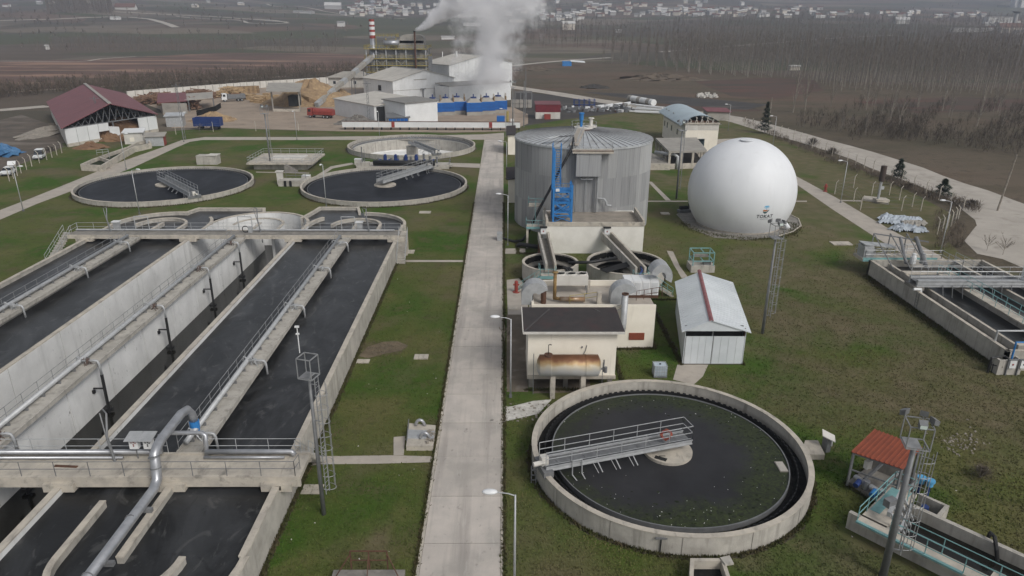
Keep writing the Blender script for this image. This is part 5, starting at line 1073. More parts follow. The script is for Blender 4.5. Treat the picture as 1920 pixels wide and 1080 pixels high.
for k in range(12): t = (k+.5)/12; x = kx0+(kx1-kx0)*t; zt_ = kz+(h1-kz)*sin(pi*t)**.8-.15; b.beam((x, ky0+.5, kz), (x+(.5 if k % 2 else -.5), ky0+.5, zt_), .12, .12)
b.build("truss", WHITE_D, wk); MB().box(kx0+.2, kx1-.2, ky0+.9, ky0+.95, kz-.1, kz+.6).build("rafter_red", RUST, wk)
xa = ZY(1314, 270, ky0)[0]; za = ZY(1314, 258, ky0)[2]; zb_ = ZY(1314, 274, ky0)[2]
MB().prism([(xa-.8, ky0-.03), (xa+.8, ky0-.03), (xa+.8, ky0-.01), (xa-.8, ky0-.01)], max(.5, zb_-1), za-.3).cyl(xa, ky0-.1, za-.35, za-.28, .8, 16).build("arched_door", mk("dark teal door", (.03, .05, .06)), wk)
for k, (px, py) in enumerate(((1249, 233), (1254, 236), (1262.5, 243), (1248, 246), (1253, 249), (1261, 256), (1271, 248))):
    y = ky1-1.5-(px-1247)/35*(ky1-ky0-2); z = 6.2 if py < 244 else 3.0
    w_ = MB().box(kx0-.04, kx0, y-.6, y+.6, z, z+1.5).build("window", WHITE_D, wk); MB().box(kx0-.06, kx0-.04, y-.5, y+.5, z+.1, z+1.4).build("pane", GLASS, w_)
zp = ZY(1290, 282, 160.5)[2]; pv = T("pavilion", "flat-roofed open concrete pavilion beside the cream workshop", "pavilion", (40, 161, 0))
q = [G(1254, 286, 3.6), G(1325, 284, 3.6), G(1306, 260, 3.6), G(1229, 261, 3.6)]
MB().slab([(x, y, 3.9) for x, y, z in q], .45).build("roof", DUSTY, pv)
bx_ = [(q[0][0]+.3, q[0][1]+.3), (q[1][0]-.3, q[1][1]+.3), (q[2][0]-.3, q[2][1]-.3), (q[3][0]+.3, q[3][1]-.3)]
for i in range(4):
    a, c_ = Vector(bx_[i]), Vector(bx_[(i+1) % 4])
    for k in range(3 if i % 2 == 0 else 4): v_ = a.lerp(c_, k/(3 if i % 2 == 0 else 4)); MB().obox(v_, .45, .45, 0, 3.45).build("column", CAP, pv)
    MB().wall([tuple(a.lerp(c_, .03)), tuple(a.lerp(c_, .97))], .2, 0, 1.15).build("low_wall", CAP, pv)
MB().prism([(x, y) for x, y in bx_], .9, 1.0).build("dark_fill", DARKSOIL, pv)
sd = T("settling_box", "low concrete ramp box with a grey pipe beside the pavilion", "concrete box", G(1222, 318))
p = G(1224, 318); MB().box(p[0]-1.0, p[0]+3.5, p[1]-.5, p[1]+.2, 0, 1.3).box(p[0]-1.2, p[0]-.8, p[1]-1, p[1]+9, 0, 2.0).build("wall", CAP, sd); MB().slab([(p[0]-.8, p[1]+.2, 1.4), (p[0]+3.5, p[1]+.2, 1.4), (p[0]+1.0, p[1]+9, 2.2), (p[0]-.8, p[1]+9, 2.2)], .2).build("ramp", CONC_D, sd); MB().path([(p[0]+1, p[1]+4, 3), (p[0]+4.6, p[1]+1, 3), (p[0]+5.2, p[1]+.6, 2.6), (p[0]+5.2, p[1]+.6, 0)], .35, 10).build("pipe", GALV, sd, smooth=True)
rh = T("shelter", "little shelter with a red roof behind the cream workshop, beside the gravel road", "shelter", G(1335, 222))
p = G(1342, 224); MB().obox(p[:2], 7, 5, 0, 2.6).build("wall", DUSTY, rh); MB().slab([(p[0]-4, p[1]-3, 2.9), (p[0]+4, p[1]-3, 2.7), (p[0]+4, p[1]+3, 3.3), (p[0]-4, p[1]+3, 3.5)], .15).build("roof", REDROOF, rh)
# strip of white buildings hidden beside the digester
for k, (px, py, w, d_, hh, rm, lab) in enumerate(((957, 420, 2.0, 6, 4.2, BITUM, "narrow cream hut with a dark roof close to the road side of the digester"), (960, 330, 2.2, 9, 4.6, BITUM, "cream hut with a dark roof at the rear road side of the digester"))):
    p = G(px, py-40); p = (1.35+k*.2, p[1], 0); c = T("hut", lab, "hut", p, "cream huts beside the digester")
    MB().box(p[0]-.5, p[0]+1.2, p[1], p[1]+d_, 0, hh).build("wall", CREAM, c); MB().slab([(p[0]-.9, p[1]-.4, hh), (p[0]+1.4, p[1]-.4, hh+.2), (p[0]+1.4, p[1]+d_+.4, hh+.9), (p[0]-.9, p[1]+d_+.4, hh+.7)], .15).build("roof", rm, c)
# ------------------------------------------------------------------ power plant behind
def gable(name, label, A, ang, wid, dep, eave, ridge, wallm, roofm, over=.5, rows=6, cat="building", seam=True):
    u = Vector((cos(ang), sin(ang), 0)); v = Vector((-sin(ang), cos(ang), 0)); A = Vector((A[0], A[1], 0))
    def P(a, b, z): q = A+u*a+v*b; return (q.x, q.y, z)
    t = T(name, label, cat, P(wid/2, dep/2, 0))
    m = MB(); vs = [P(0, 0, 0), P(wid, 0, 0), P(wid, 0, eave), P(wid/2, 0, ridge-.1), P(0, 0, eave)]; vs += [P(0, dep, 0), P(wid, dep, 0), P(wid, dep, eave), P(wid/2, dep, ridge-.1), P(0, dep, eave)]
    m.add(vs, [(0, 1, 2, 3, 4), (9, 8, 7, 6, 5), (0, 4, 9, 5), (1, 6, 7, 2)]).build("wall", wallm, t)
    b = MB(); k = 1.2
    while k < wid: h_ = eave+(ridge-eave)*(1-abs(k/wid*2-1))-.2; b.beam(P(k, -.02, 0), P(k, -.02, h_), .06, .06); k += 1.9
    k = 1.2
    while k < dep: b.beam(P(-.02, k, 0), P(-.02, k, eave), .06, .06); k += 1.9
    if seam: b.build("sheet_seam", wallm, t, kind="stuff")
    for sd in (0, 1):
        for k in range(rows):
            b0, b1 = -over+(dep+2*over)*k/rows, -over+(dep+2*over)*(k+.985)/rows
            e = (-over, wid+over)[sd]; ze = eave-(ridge-eave)*over/(wid/2)
            MB().slab([P(e, b0, ze+.1), P(e, b1, ze+.1), P(wid/2, b1, ridge), P(wid/2, b0, ridge)], .12).build("roof_sheet", roofm, t)
    MB().beam(P(wid/2, -over, ridge+.05), P(wid/2, dep+over, ridge+.05), .7, .14).build("ridge_cap", GALV, t)
    return t, P
HROOF = mk("hall roof", (.50, .475, .43), (.42, .40, .36), sc=.3, layers=[((.33, .31, .28), .5, .55, .75, (1, 1, 1), .6)])
A1 = G(736, 152, 8.6); t1, P1 = gable("turbine_hall", "broad white gabled hall of the power plant, nearest the conveyor", A1, radians(40), 27, 21, 8.6, 12, WHITE, HROOF, rows=7)
w = MB().add([P1(-.05, 8, 4.6), P1(-.05, 10.2, 4.6), P1(-.05, 10.2, 6.6), P1(-.05, 8, 6.6)], [(0, 1, 2, 3)]).build("window", GLASS, t1)
for a in (20.5, 21.8): MB().add([P1(a, -.06, 2.9), P1(a+1.1, -.06, 2.9), P1(a+1.1, -.06, 5.0), P1(a, -.06, 5.0)], [(0, 1, 2, 3)]).build("window", GLASS, t1)
MB().path([P1(12.5, -.6, 0), P1(12.5, -.6, 5.2)], .2, 6).beam(P1(11.5, -.7, 5.3), P1(13.5, -.7, 5.3), .5, .3).build("vent_post", GALV_D, t1)
MB().beam(P1(9, -.05, 8.6), P1(14.5, -.05, 8.6), .1, .25).beam(P1(0, -.04, 5.2), P1(27, -.04, 5.2), .08, .12).build("gutter", DUSTY, t1)
A2 = G(842, 122, 10.6); t2, P2 = gable("boiler_hall", "larger white hall half hidden by the white steam", A2, radians(40), 36, 20, 10.6, 14.2, WHITE, HROOF, rows=7)
MB().path([P2(8, 16, 13), P2(8, 16, 15), P2(8.6, 16.8, 15.2), P2(8.6, 16.8, 14)], .2, 6).cyl(*P2(13, 12, 0)[:2], 13, 15.6, .35, 8).build("roof_vent", WHITE, t2)
ra = G(848, 194); an2 = T("pump_annex", "long low white annex wall behind the blue cooling towers", "building", G(905, 192))
e0, e1 = G(843, 197), G(958, 187); dd = (Vector(e1)-Vector(e0)).normalized(); nn = Vector((-dd.y, dd.x, 0)); pz = 6.4
q = [Vector(e0), Vector(e1), Vector(e1)+nn*9, Vector(e0)+nn*9]
MB().prism([(p.x, p.y) for p in q], 0, pz).build("wall", WHITE, an2); MB().slab([(p.x, p.y, pz+.25+(.6 if i > 1 else 0)) for i, p in enumerate(q)], .2).build("roof", DUSTY, an2)
# low annexes in front
def lean(name, label, base, tops, wallm, roofm, th=.25, cat="building"):   # base corners and roof corners (world), a plain walled box with its own roof plate
    t = T(name, label, cat, (sum(b[0] for b in base)/4, sum(b[1] for b in base)/4, 0))
    vs = [(b[0], b[1], 0) for b in base]+[(b[0], b[1], z-th) for b, z in zip(base, tops)]
    MB().add(vs, [(0, 1, 5, 4), (1, 2, 6, 5), (2, 3, 7, 6), (3, 0, 4, 7), (0, 3, 2, 1)]).build("wall", wallm, t)
    c = Vector((t.location.x, t.location.y, 0)); q = []
    for b, z in zip(base, tops): v_ = Vector((b[0], b[1], 0))-c; v_ = v_*(1+.6/max(v_.length, .1)); q.append((c.x+v_.x, c.y+v_.y, z))
    MB().slab(q, th).build("roof", roofm, t)
    return t
a, b_ = G(629, 215), G(703, 231); dv_ = Vector((b_[0]-a[0], b_[1]-a[1])); pv_ = Vector((-dv_.y, dv_.x)).normalized()*15
la = lean("low_annex", "low grey-white annex with a dark gateway beside the red tanker truck", [a, b_, (b_[0]+pv_.x, b_[1]+pv_.y), (a[0]+pv_.x, a[1]+pv_.y)], (5.2, 5.2, 6.6, 6.6), WHITE, HROOF)
e = Vector((pv_.x, pv_.y, 0)); bb = Vector((b_[0], b_[1], 0)); off_ = Vector((dv_.x, dv_.y, 0)).normalized()*.06
m = MB(); q0, q1 = bb+e*.05+off_, bb+e*.62+off_
m.add([(q0.x, q0.y, .05), (q1.x, q1.y, .05), (q1.x, q1.y, 4.9), (q0.x, q0.y, 4.7)], [(0, 1, 2, 3)]).build("gateway", DARK, la)
a, b_ = G(761, 236), G(821, 229); dv_ = Vector((b_[0]-a[0], b_[1]-a[1])); pv_ = Vector((-dv_.y, dv_.x)).normalized()*11
lean("low_annex", "white annex with a plain grey roof at the road end of the power plant", [a, b_, (b_[0]+pv_.x, b_[1]+pv_.y), (a[0]+pv_.x, a[1]+pv_.y)], (6.6, 6.6, 6.9, 6.9), WHITE, mk("grey flat roof", (.22, .215, .2), (.18, .175, .165)))
a, b_ = G(728, 237), G(767, 236); dv_ = Vector((b_[0]-a[0], b_[1]-a[1])); pv_ = Vector((-dv_.y, dv_.x)).normalized()*5
kk = lean("gate_kiosk", "small grey-roofed kiosk with a blue front near the long white gallery", [a, b_, (b_[0]+pv_.x, b_[1]+pv_.y), (a[0]+pv_.x, a[1]+pv_.y)], (2.6, 2.6, 3.3, 3.3), DUSTY, GALV_D)
for k in range(5):
    p0 = Vector((a[0], a[1], 0)).lerp(Vector((b_[0], b_[1], 0)), .05+k*.185); p1 = Vector((a[0], a[1], 0)).lerp(Vector((b_[0], b_[1], 0)), .05+k*.185+.17); MB().box(p0.x, p1.x, p0.y-.1, p0.y-.02, .2, 2.2).build("blue_panel", BLUE_T, kk)
# long white gallery with red couplings along the plant side
ga = T("pipe_gallery", "long low white boxed gallery with red couplings along the power plant side", "gallery", (-21, 205, 0))
gx = [ZY(643, 243, 205)[0], ZY(735, 243, 205)[0], ZY(741, 243, 205)[0], ZY(917, 243, 205)[0], ZY(923, 243, 205)[0], ZY(975, 243, 205)[0]]
for k, mt in enumerate((WHITE, RED, WHITE, RED, WHITE)): MB().box(gx[k], gx[k+1], 204.4+(.0 if k % 2 == 0 else -.06), 206, .75, 2.15 if k % 2 == 0 else 2.2).build("gallery_section" if k % 2 == 0 else "coupling", mt, ga)
b = MB(); k = gx[0]+.5
while k < gx[-1]: b.box(k, k+.25, 204.6, 205.8, 0, .75); k += 2.6
b.build("leg", DARK, ga); MB().box(gx[0], gx[-1], 205.0, 205.7, 2.15, 2.3).build("rusty_rail", RUST, ga)
# cooling towers
ct0 = T("cooling_tower", "", "cooling tower", (0, 0, 0), "blue cooling towers steaming beside the white hall")
MB().box(-2.55, 2.55, -2.3, 2.3, 0, 1.2).build("basin", DUSTY, ct0); MB().box(-2.6, 2.6, -2.35, 2.35, 1.2, 4.1).build("blue_casing", BLUE_T, ct0)
MB().obox((0, 0), 4.7, 4.7, 4.1, 5.3, 0, 0, .45).build("fan_hood", DUSTY, ct0); MB().cyl(0, 0, 5.3, 5.7, 1.0, 14).cyl(0, 0, 5.7, 6.6, .18, 6).build("fan_motor", BLUE_D, ct0)
b = MB()
for k in range(6): b.box(-2.37, 2.37, -2.4, -2.36, 1.3+k*.45, 1.36+k*.45)
b.build("louvre", BLUE_D, ct0); MB().box(2.4, 2.7, -1, 1, 0, 5.4).rail([(2.5, -1, 5.3), (2.5, 1, 5.3)], 1, 1, .05).build("riser_pipe", WOODP, ct0)
cts = ((812, 216, "nearest the white annex"), (836, 215, "second from the white annex"), (857, 213, "third from the white annex"), (888, 215, "third from the plant's far end"), (912, 213, "second from the plant's far end"), (934, 211, "at the plant's far end"))
for i, (px, py, w) in enumerate(cts):
    p = G(px, py); lab = "blue cooling tower with a pale fan hood, "+w
    if i == 0: ct0.location = p; ct0.rotation_euler = (0, 0, radians(12)); ct0['label'] = lab
    else: dup(ct0, p, radians(12), lab)
# boiler structure, stack and conveyor
BA = radians(0); by0 = 300
bx0_, bx1_ = ZY(690, 150, by0)[0], ZY(800, 150, by0)[0]
bo = T("boiler_structure", "open steel boiler structure with yellow railed platforms and a big curved drum", "boiler", ((bx0_+bx1_)/2, by0+8, 0))
ztp = ZY(740, 91, by0)[2]
MB().box(bx0_+3, bx1_-1.5, by0+1.2, by0+14, 0, ztp-.4).build("boiler_casing", STRUCT, bo)
for k in range(9): MB().box(bx0_+3+k*2.6, bx0_+5.4+k*2.6, by0+1.0, by0+1.2, 1+(k%2)*.6, ztp-.8-(k%3)).build("casing_panel", DUSTY if k % 3 == 1 else GALV_D, bo)
b = MB()
nxp = 6
for k in range(nxp+1):
    x = bx0_+(bx1_-bx0_)*k/nxp
    for y in (by0, by0+8, by0+16): b.beam((x, y, 0), (x, y, ztp), .45, .45)
b.build("column", GALV, bo)
b = MB()
for k in range(nxp):
    xa, xb = bx0_+(bx1_-bx0_)*k/nxp, bx0_+(bx1_-bx0_)*(k+1)/nxp
    if k in (1, 3): 
        for z in range(3): b.beam((xa, by0, z*4+2), (xb, by0, z*4+6), .2, .2); b.beam((xb, by0, z*4+2), (xa, by0, z*4+6), .2, .2)
b.build("brace", GALV, bo)
for k, z in enumerate((4.0, 6.6, 9.2, 11.8, 14.4, ztp)):
    MB().box(bx0_-.8, bx1_+.8, by0-.6, by0+16, z-.3, z).build("platform", GALV_D, bo)
    MB().rail([(bx0_-.8, by0-.6, z), (bx1_+.8, by0-.6, z)], 1.2, 1.6, .06).rail([(bx0_-.8, by0-.6, z), (bx0_-.8, by0+16, z)], 1.2, 1.6, .06).rail([(bx1_+.8, by0-.6, z), (bx1_+.8, by0+16, z)], 1.2, 2, .06).box(bx0_-.8, bx1_+.8, by0-.68, by0-.62, z-.3, z+.05).build("yellow_railing", YELLOW, bo)
for k in range(7): MB().box(bx0_+R_(5, 20), bx0_+R_(21, 25), by0+.8, by0+2.6, 3.8+k*1.6, 5.2+k*1.6).build("duct", GALV_D if k % 2 else STRUCT, bo)
MB().tube((bx0_+7, by0+1.2, ztp+2.0), (bx0_+13, by0+1.4, ztp+2.0), 1.2, 14).build("steam_drum", SILVER, bo, smooth=True)
MB().box(bx0_+9, bx1_-1, by0+3, by0+12, ztp, ztp+2.9).build("upper_casing", DUSTY, bo)
dx0, dx1 = ZY(751, 80, by0+6)[0], ZY(797, 80, by0+6)[0]; zt1 = ZY(770, 64, by0+6)[2]; m = MB(); n = 14; vs = []
for y in (by0+3, by0+9):
    for k in range(n+1): t = k/n; a_ = pi*t; vs.append(((dx0+dx1)/2-(dx1-dx0)/2*np.sign(cos(a_))*abs(cos(a_))**.55, y, zt1-3.4+3.4*abs(sin(a_))**.55))
m.add(vs, [(k, n+1+k, n+2+k, k+1) for k in range(n)]+[tuple(range(n+1)), tuple(range(n+1, 2*n+2))[::-1]]).build("curved_duct", DUSTY, bo)
MB().box(bx0_+4, bx0_+12, by0+1, by0+9, ztp+4.0, ztp+4.2).build("upper_platform", GALV_D, bo); MB().rail([(bx0_+4, by0+1, ztp+4.2), (bx0_+12, by0+1, ztp+4.2), (bx0_+12, by0+9, ztp+4.2)], 1.2, 1.6, .08).build("yellow_railing", YELLOW, bo)
b = MB()
for x in (bx0_+4, bx0_+8, bx0_+12): b.beam((x, by0+1, ztp), (x, by0+1, ztp+4), .25, .25)
b.build("column", YELLOW, bo)
sk = ZY(700, 95, by0+2); sc_ = T("chimney_stack", "red and white banded chimney stack with a silver foot", "chimney", (sk[0], by0+2, 0))
ztop, z1_, zb_ = ZY(699, 36, by0+2)[2], ZY(700, 72, by0+2)[2], 0
MB().cyl(sk[0], by0+2, 0, z1_, 1.25, 20, r2=1.12).build("steel_shaft", SILVER, sc_, smooth=True)
pyb = (72, 66, 60, 55.5, 50, 46.5, 40.5, 36); zs = [ZY(700, q, by0+2)[2] for q in pyb]
for k in range(7): MB().lathe(sk[0], by0+2, [(1.15-k*.015, zs[k]), (1.135-k*.015, zs[k+1])], 24, cap=True).build("band", RED if k % 2 == 0 else WHITE, sc_, smooth=False)
MB().box(sk[0]-1.4, sk[0]-1.25, by0+1.9, by0+2.1, z1_, ztop+4.5).build("lightning_rod", GALV_D, sc_)
sp = ZY(779, 100, by0-1); s2 = T("small_stack", "slim dark steam stack in front of the boiler structure", "chimney", (sp[0], by0-1.5, 0)); z2 = ZY(779, 58, by0-1.5)[2]
MB().cyl(sp[0], by0-1.5, 0, z2, .35, 10).build("pipe", RUST, s2); MB().cyl(sp[0], by0-1.5, z2-.4, z2+.1, .45, 10).build("collar", DARK, s2)
cv = T("conveyor", "long inclined covered conveyor climbing from the wood heap to the boiler", "conveyor", G(596, 200))
p0 = Vector(G(594, 201)); p0.z = .8; p1 = Vector(ZY(697, 107, by0-1)); b = MB(); dvec = p1-p0
n = 14
for k in range(n): MB().beam(p0+dvec*(k/n), p0+dvec*((k+.97)/n), 1.7, 1.5).build("cover_section", DUSTY if k % 3 else GALV, cv)
for t in (.35, .62, .85):
    q = p0+dvec*t
    for s_ in (-.8, .8): b.beam((q.x+s_, q.y, 0), (q.x+s_*.6, q.y, q.z-.6), .25, .25)
b.build("trestle", GALV_D, cv)
# water pools, switchyard frames and stores right of the plant
sy_ = T("pipe_rack", "grey pipe rack with stacked pallets at the end of the cooling towers", "rack", G(968, 195))
p = G(966, 200); b = MB()
for k in range(4):
    for s_ in (0, 4): b.beam((p[0]+k*2, p[1]+s_, 0), (p[0]+k*2, p[1]+s_, 5), .2, .2)
b.beam((p[0], p[1], 5), (p[0]+6, p[1], 5), .2, .2).beam((p[0], p[1]+4, 5), (p[0]+6, p[1]+4, 5), .2, .2); b.build("frame", GALV_D, sy_)
for k in range(10): MB().box(p[0]-1.5+(k % 5)*1.5, p[0]-.2+(k % 5)*1.5, p[1]-3, p[1]-1.5, (k//5)*1.4, (k//5)*1.4+1.25).build("crate", DUSTY, sy_)
hut = T("pump_hut", "maroon-clad hut on a white base behind the digester", "hut", G(1030, 222))
p = G(1029, 223); MB().box(p[0]-4.2, p[0]+3.6, p[1], p[1]+6, 0, 2.1).build("base_wall", WHITE_D, hut); MB().box(p[0]-4.25, p[0]+3.65, p[1]-.05, p[1]+6, 2.1, 4.4).build("maroon_cladding", mk("maroon cladding", (.17, .025, .032), (.13, .02, .028)), hut); MB().slab([(p[0]-4.4, p[1]-.2, 4.5), (p[0]+3.8, p[1]-.2, 4.5), (p[0]+3.8, p[1]+6.4, 4.9), (p[0]-4.4, p[1]+6.4, 4.9)], .12).build("roof", REDROOF, hut); MB().box(p[0]-1.5, p[0]+.5, p[1]-1.3, p[1]-.2, 0, 1.6).build("red_door_box", RED, hut)
tr_ = T("transformer", "yellow and blue transformer gear by the end of the long gallery", "transformer", G(950, 232))
p = G(950, 231); MB().box(p[0]-3, p[0]-.6, p[1], p[1]+2, 0, 2.0).build("blue_tank", BLUE_T, tr_); MB().cyl(p[0]+.2, p[1]+1, 0, 3.4, .45, 10).build("yellow_column", YELLOW, tr_); MB().box(p[0]+1.2, p[0]+2.2, p[1], p[1]+1, 0, 1.2).build("cabinet", WHITE, tr_)
b = MB(); p = G(1098, 205)
for k in range(5):
    for z in (0, 1.6, 3.2): b.beam((p[0]+k*1.8-4, p[1], z), (p[0]+k*1.8-4, p[1]+3, z), .2, .2)
    for s_ in (0, 3): b.beam((p[0]+k*1.8-4, p[1]+s_, 0), (p[0]+k*1.8-4, p[1]+s_, 3.4), .2, .2)
for z in (0.2, 1.6, 3.2): b.beam((p[0]-4, p[1], z), (p[0]+3.2, p[1], z), .2, .2)
tag(b.build("steel_frame", BLUE_D), "dark blue steel frame standing in the scrap yard behind the digester", "steel frame")
b = MB()
for _ in range(90):
    q = G(R_(1005, 1180), R_(200, 211)); s_ = R_(.5, 2.2); b.obox(q[:2], s_, s_*R_(.3, .9), 0, R_(.2, 1.3), R_(0, 3), random.choice((0, 0, 0, 1, 2)))
b.build("scrap_heaps", [GALV_D, WHITE, RUST], loc=(0, 0, 0), kind='stuff')
for k in range(4):
    q = G(1120+k*17, 205-k*2); t = T("crumpled_sheet", "crumpled white metal sheet lying among the scrap behind the digester", "metal sheet", q, "crumpled white sheets in the scrap yard")
    m = MB(); m.slab([(q[0]-2, q[1]-1, .2), (q[0]+2, q[1]-1.2, .8), (q[0]+2.4, q[1]+1.2, 1.6), (q[0]-1.8, q[1]+1, .9)], .06).slab([(q[0]-1, q[1]-1.4, 1.4), (q[0]+1, q[1]-1.6, 1.2), (q[0]+1.2, q[1], .3), (q[0]-.8, q[1], .1)], .06); m.build("sheet", WHITE, t)
wp = T("wind_pipe", "big white banded pipe section lying beside the gravel road", "pipe", G(1202, 190))
a, c_ = Vector(G(1180, 190)), Vector(G(1226, 199)); a.z = c_.z = 1.2
for k in range(8): MB().tube(a.lerp(c_, k/8), a.lerp(c_, (k+.9)/8), 1.2, 16).build("pipe_ring", WHITE if k % 3 else DUSTY, wp)
for k in range(9):
    q0, q1 = Vector(G(1180+R_(0, 14), 196+k*2.1)), Vector(G(1236+R_(0, 14), 203+k*1.5)); t = MB().beam((q0.x, q0.y, .25+.2*(k % 3)), (q1.x, q1.y, .25+.2*(k % 3)), .7, .4)
    tag(t.build("white_beam", WHITE), "long white beam lying in the pile beside the workshop", "beam", "white beams piled on the grass")
bl_ = T("blue_shed", "tiny blue shed beside the distant dirt track", "shed", G(1072, 123))
p = G(1066, 124); MB().box(p[0]-4, p[0]+2, p[1], p[1]+5, 0, 3).build("wall", BLUE, bl_); MB().slab([(p[0]+1.5, p[1]-.5, 3), (p[0]+11, p[1]-.5, 2.4), (p[0]+11, p[1]+6, 3.0), (p[0]+1.5, p[1]+6, 3.6)], .2).build("roof", WHITE, bl_)
# ------------------------------------------------------------------ maroon-roofed storage barn and the wood yard
FL, FR, BL = Vector(G(119, 239, 4.7)), Vector(G(291, 214, 4.7)), Vector(G(91, 190, 4.7)); RF = Vector(G(217, 198, 9.0)); RB = Vector(G(155, 167, 9.0))
bn = T("storage_barn", "big barn with a maroon roof and broken white front panels, sawdust inside", "barn", ((FL.x+FR.x)/2, (FL.y+BL.y)/2, 0))
ux = (FR-FL).normalized(); vy = (BL-FL).normalized(); BR = FR+(BL-FL); RFm = (FL+FR)/2; RFm.z = RF.z; RBm = RFm+(BL-FL)
nr = 6
for (E0, E1, K0, K1, s_) in ((FL, BL, RFm, RBm, -1), (FR, BR, RFm, RBm, 1)):
    for k in range(nr):
        a0, a1 = k/nr, (k+.99)/nr; e0, e1, r0, r1 = E0.lerp(E1, a0), E0.lerp(E1, a1), K0.lerp(K1, a0), K0.lerp(K1, a1)
        ov = ux*s_*.8; fo = -vy*1.2 if k == 0 else Vector((0, 0, 0))
        MB().slab([e0+ov+fo, e1+ov, r1, r0+fo], .15).build("roof_sheet", REDROOF, bn)
MB().beam(RFm-vy*1.2+Vector((0, 0, .1)), RBm+Vector((0, 0, .1)), .9, .14).build("ridge_cap", DUSTY, bn)
Wf = (FR-FL).length; npan = 9
for k in range(npan):
    if 4.4 < k < 6.6: continue
    a_, b_ = FL+ux*(Wf*k/npan+.06), FL+ux*(Wf*(k+1)/npan-.06); top = 4.3-(.0 if k != 4 else .9)
    MB().slab([(a_.x, a_.y, top), (b_.x, b_.y, top-(.5 if k == 4 else 0)), (b_.x, b_.y, .8 if k != 3 else 2.4), (a_.x, a_.y, .8 if k != 3 else 2.4)], .18).build("wall_panel", WHITE, bn)
    MB().slab([(a_.x, a_.y, .8), (b_.x, b_.y, .8), (b_.x, b_.y, 0), (a_.x, a_.y, 0)], .3).build("plinth_panel", CAP, bn)
for E0, E1 in ((FL, BL), (FR, BR)):
    for k in range(8): a_, b_ = E0.lerp(E1, k/8+.003), E0.lerp(E1, (k+1)/8-.003); MB().slab([(a_.x, a_.y, 4.2), (b_.x, b_.y, 4.2), (b_.x, b_.y, 0), (a_.x, a_.y, 0)], .2).build("side_panel", WHITE_D, bn)
a_, b_ = BL, BR; MB().slab([(a_.x, a_.y, 4.2), (b_.x, b_.y, 4.2), (b_.x, b_.y, 0), (a_.x, a_.y, 0)], .2).build("rear_wall", WHITE_D, bn)
b = MB()
for d_ in (.3, 14, 28):
    o = vy*d_; zz = 4.5
    b.beam(FL+o+Vector((0, 0, -.3)), FR+o+Vector((0, 0, -.3)), .2, .25)
    for k in range(14):
        t = k/14; xx = FL.lerp(FR, t)+o; zt_ = 4.6+(RF.z-4.9)*(1-abs(2*t-1)); t2 = (k+.5)/14; x2 = FL.lerp(FR, t2)+o; z2_ = 4.4+(RF.z-4.9)*(1-abs(2*t2-1)); b.beam((xx.x, xx.y, zt_-.2), (x2.x, x2.y, 4.4), .12, .12); b.beam((x2.x, x2.y, 4.4), (xx.x+ux.x*2, xx.y+ux.y*2, z2_-.2), .12, .12)
    for t in (.02, .5, .98): xx = FL.lerp(FR, t)+o; b.beam((xx.x, xx.y, 0), (xx.x, xx.y, 4.6), .3, .3)
b.build("truss", GALV_D, bn)
def heap(name, label, c, rx, ry, h, mat, cat="heap", group=None, n=22, rz=0, rough=.16):
    vs = [(c[0], c[1], h)]; fs = []; rings = 7
    for i in range(1, rings+1):
        for k in range(n):
            t = i/rings; a = 2*pi*k/n; j = 1+R_(-rough, rough); x, y = rx*t*cos(a)*j, ry*t*sin(a)*j; z = h*(1-t**1.25)*(1+R_(-rough, rough)) if i < rings else -.05
            vs.append((c[0]+x*cos(rz)-y*sin(rz), c[1]+x*sin(rz)+y*cos(rz), max(-.05, z)))
    for k in range(n): fs.append((0, 1+k, 1+(k+1) % n))
    for i in range(rings-1):
        for k in range(n): fs.append((1+i*n+k, 1+(i+1)*n+k, 1+(i+1)*n+(k+1) % n, 1+i*n+(k+1) % n))
    o = MB().add(vs, fs).build(name, mat, smooth=False); return tag(o, label, cat, group)
q = FL.lerp(FR, .63)+vy*8; heap("sawdust_heap", "brown sawdust heap filling the broken front of the maroon barn", (q.x, q.y), 7, 8, 4.3, CHIPB)
for k, (px, py, rx, ry, h, mt, nm, lab) in enumerate(((208, 263, 4.2, 3, 1.9, CHIPB, "sawdust_heap", "small sawdust heap below the hole in the barn's front panels"), (233, 262, 3.2, 3, 1.5, CHIPB, "sawdust_heap", "small sawdust heap beside the white block hut"), (172, 277, 4, 3.0, 1.5, CHIPB, "soil_heap", "little reddish soil heap on the grass before the barn"),
        (585, 193, 17, 14, 8.5, WOODP, "chip_heap", "tall brown wood chip heap behind the conveyor foot"), (622, 188, 11, 10, 5, WOODP, "chip_heap", "lower wood chip heap under the conveyor"), (400, 226, 7, 6, 2.6, WOODP, "chip_heap", "straw coloured heap behind the blue tipper body"),
        (672, 232, 7, 4, 2.6, GREYSTACK, "gravel_heap", "grey gravel heap against the low annex wall"), (90, 248, 5, 14, 1.6, RUBBLE, "rubble_heap", "pale rubble spilled along the barn's side"), (320, 196, 5, 4, 2.5, CHIPB, "bark_heap", "dark bark heap in front of the long white fence"))):
    heap(nm, lab, G(px, py), rx, ry, h, mt)
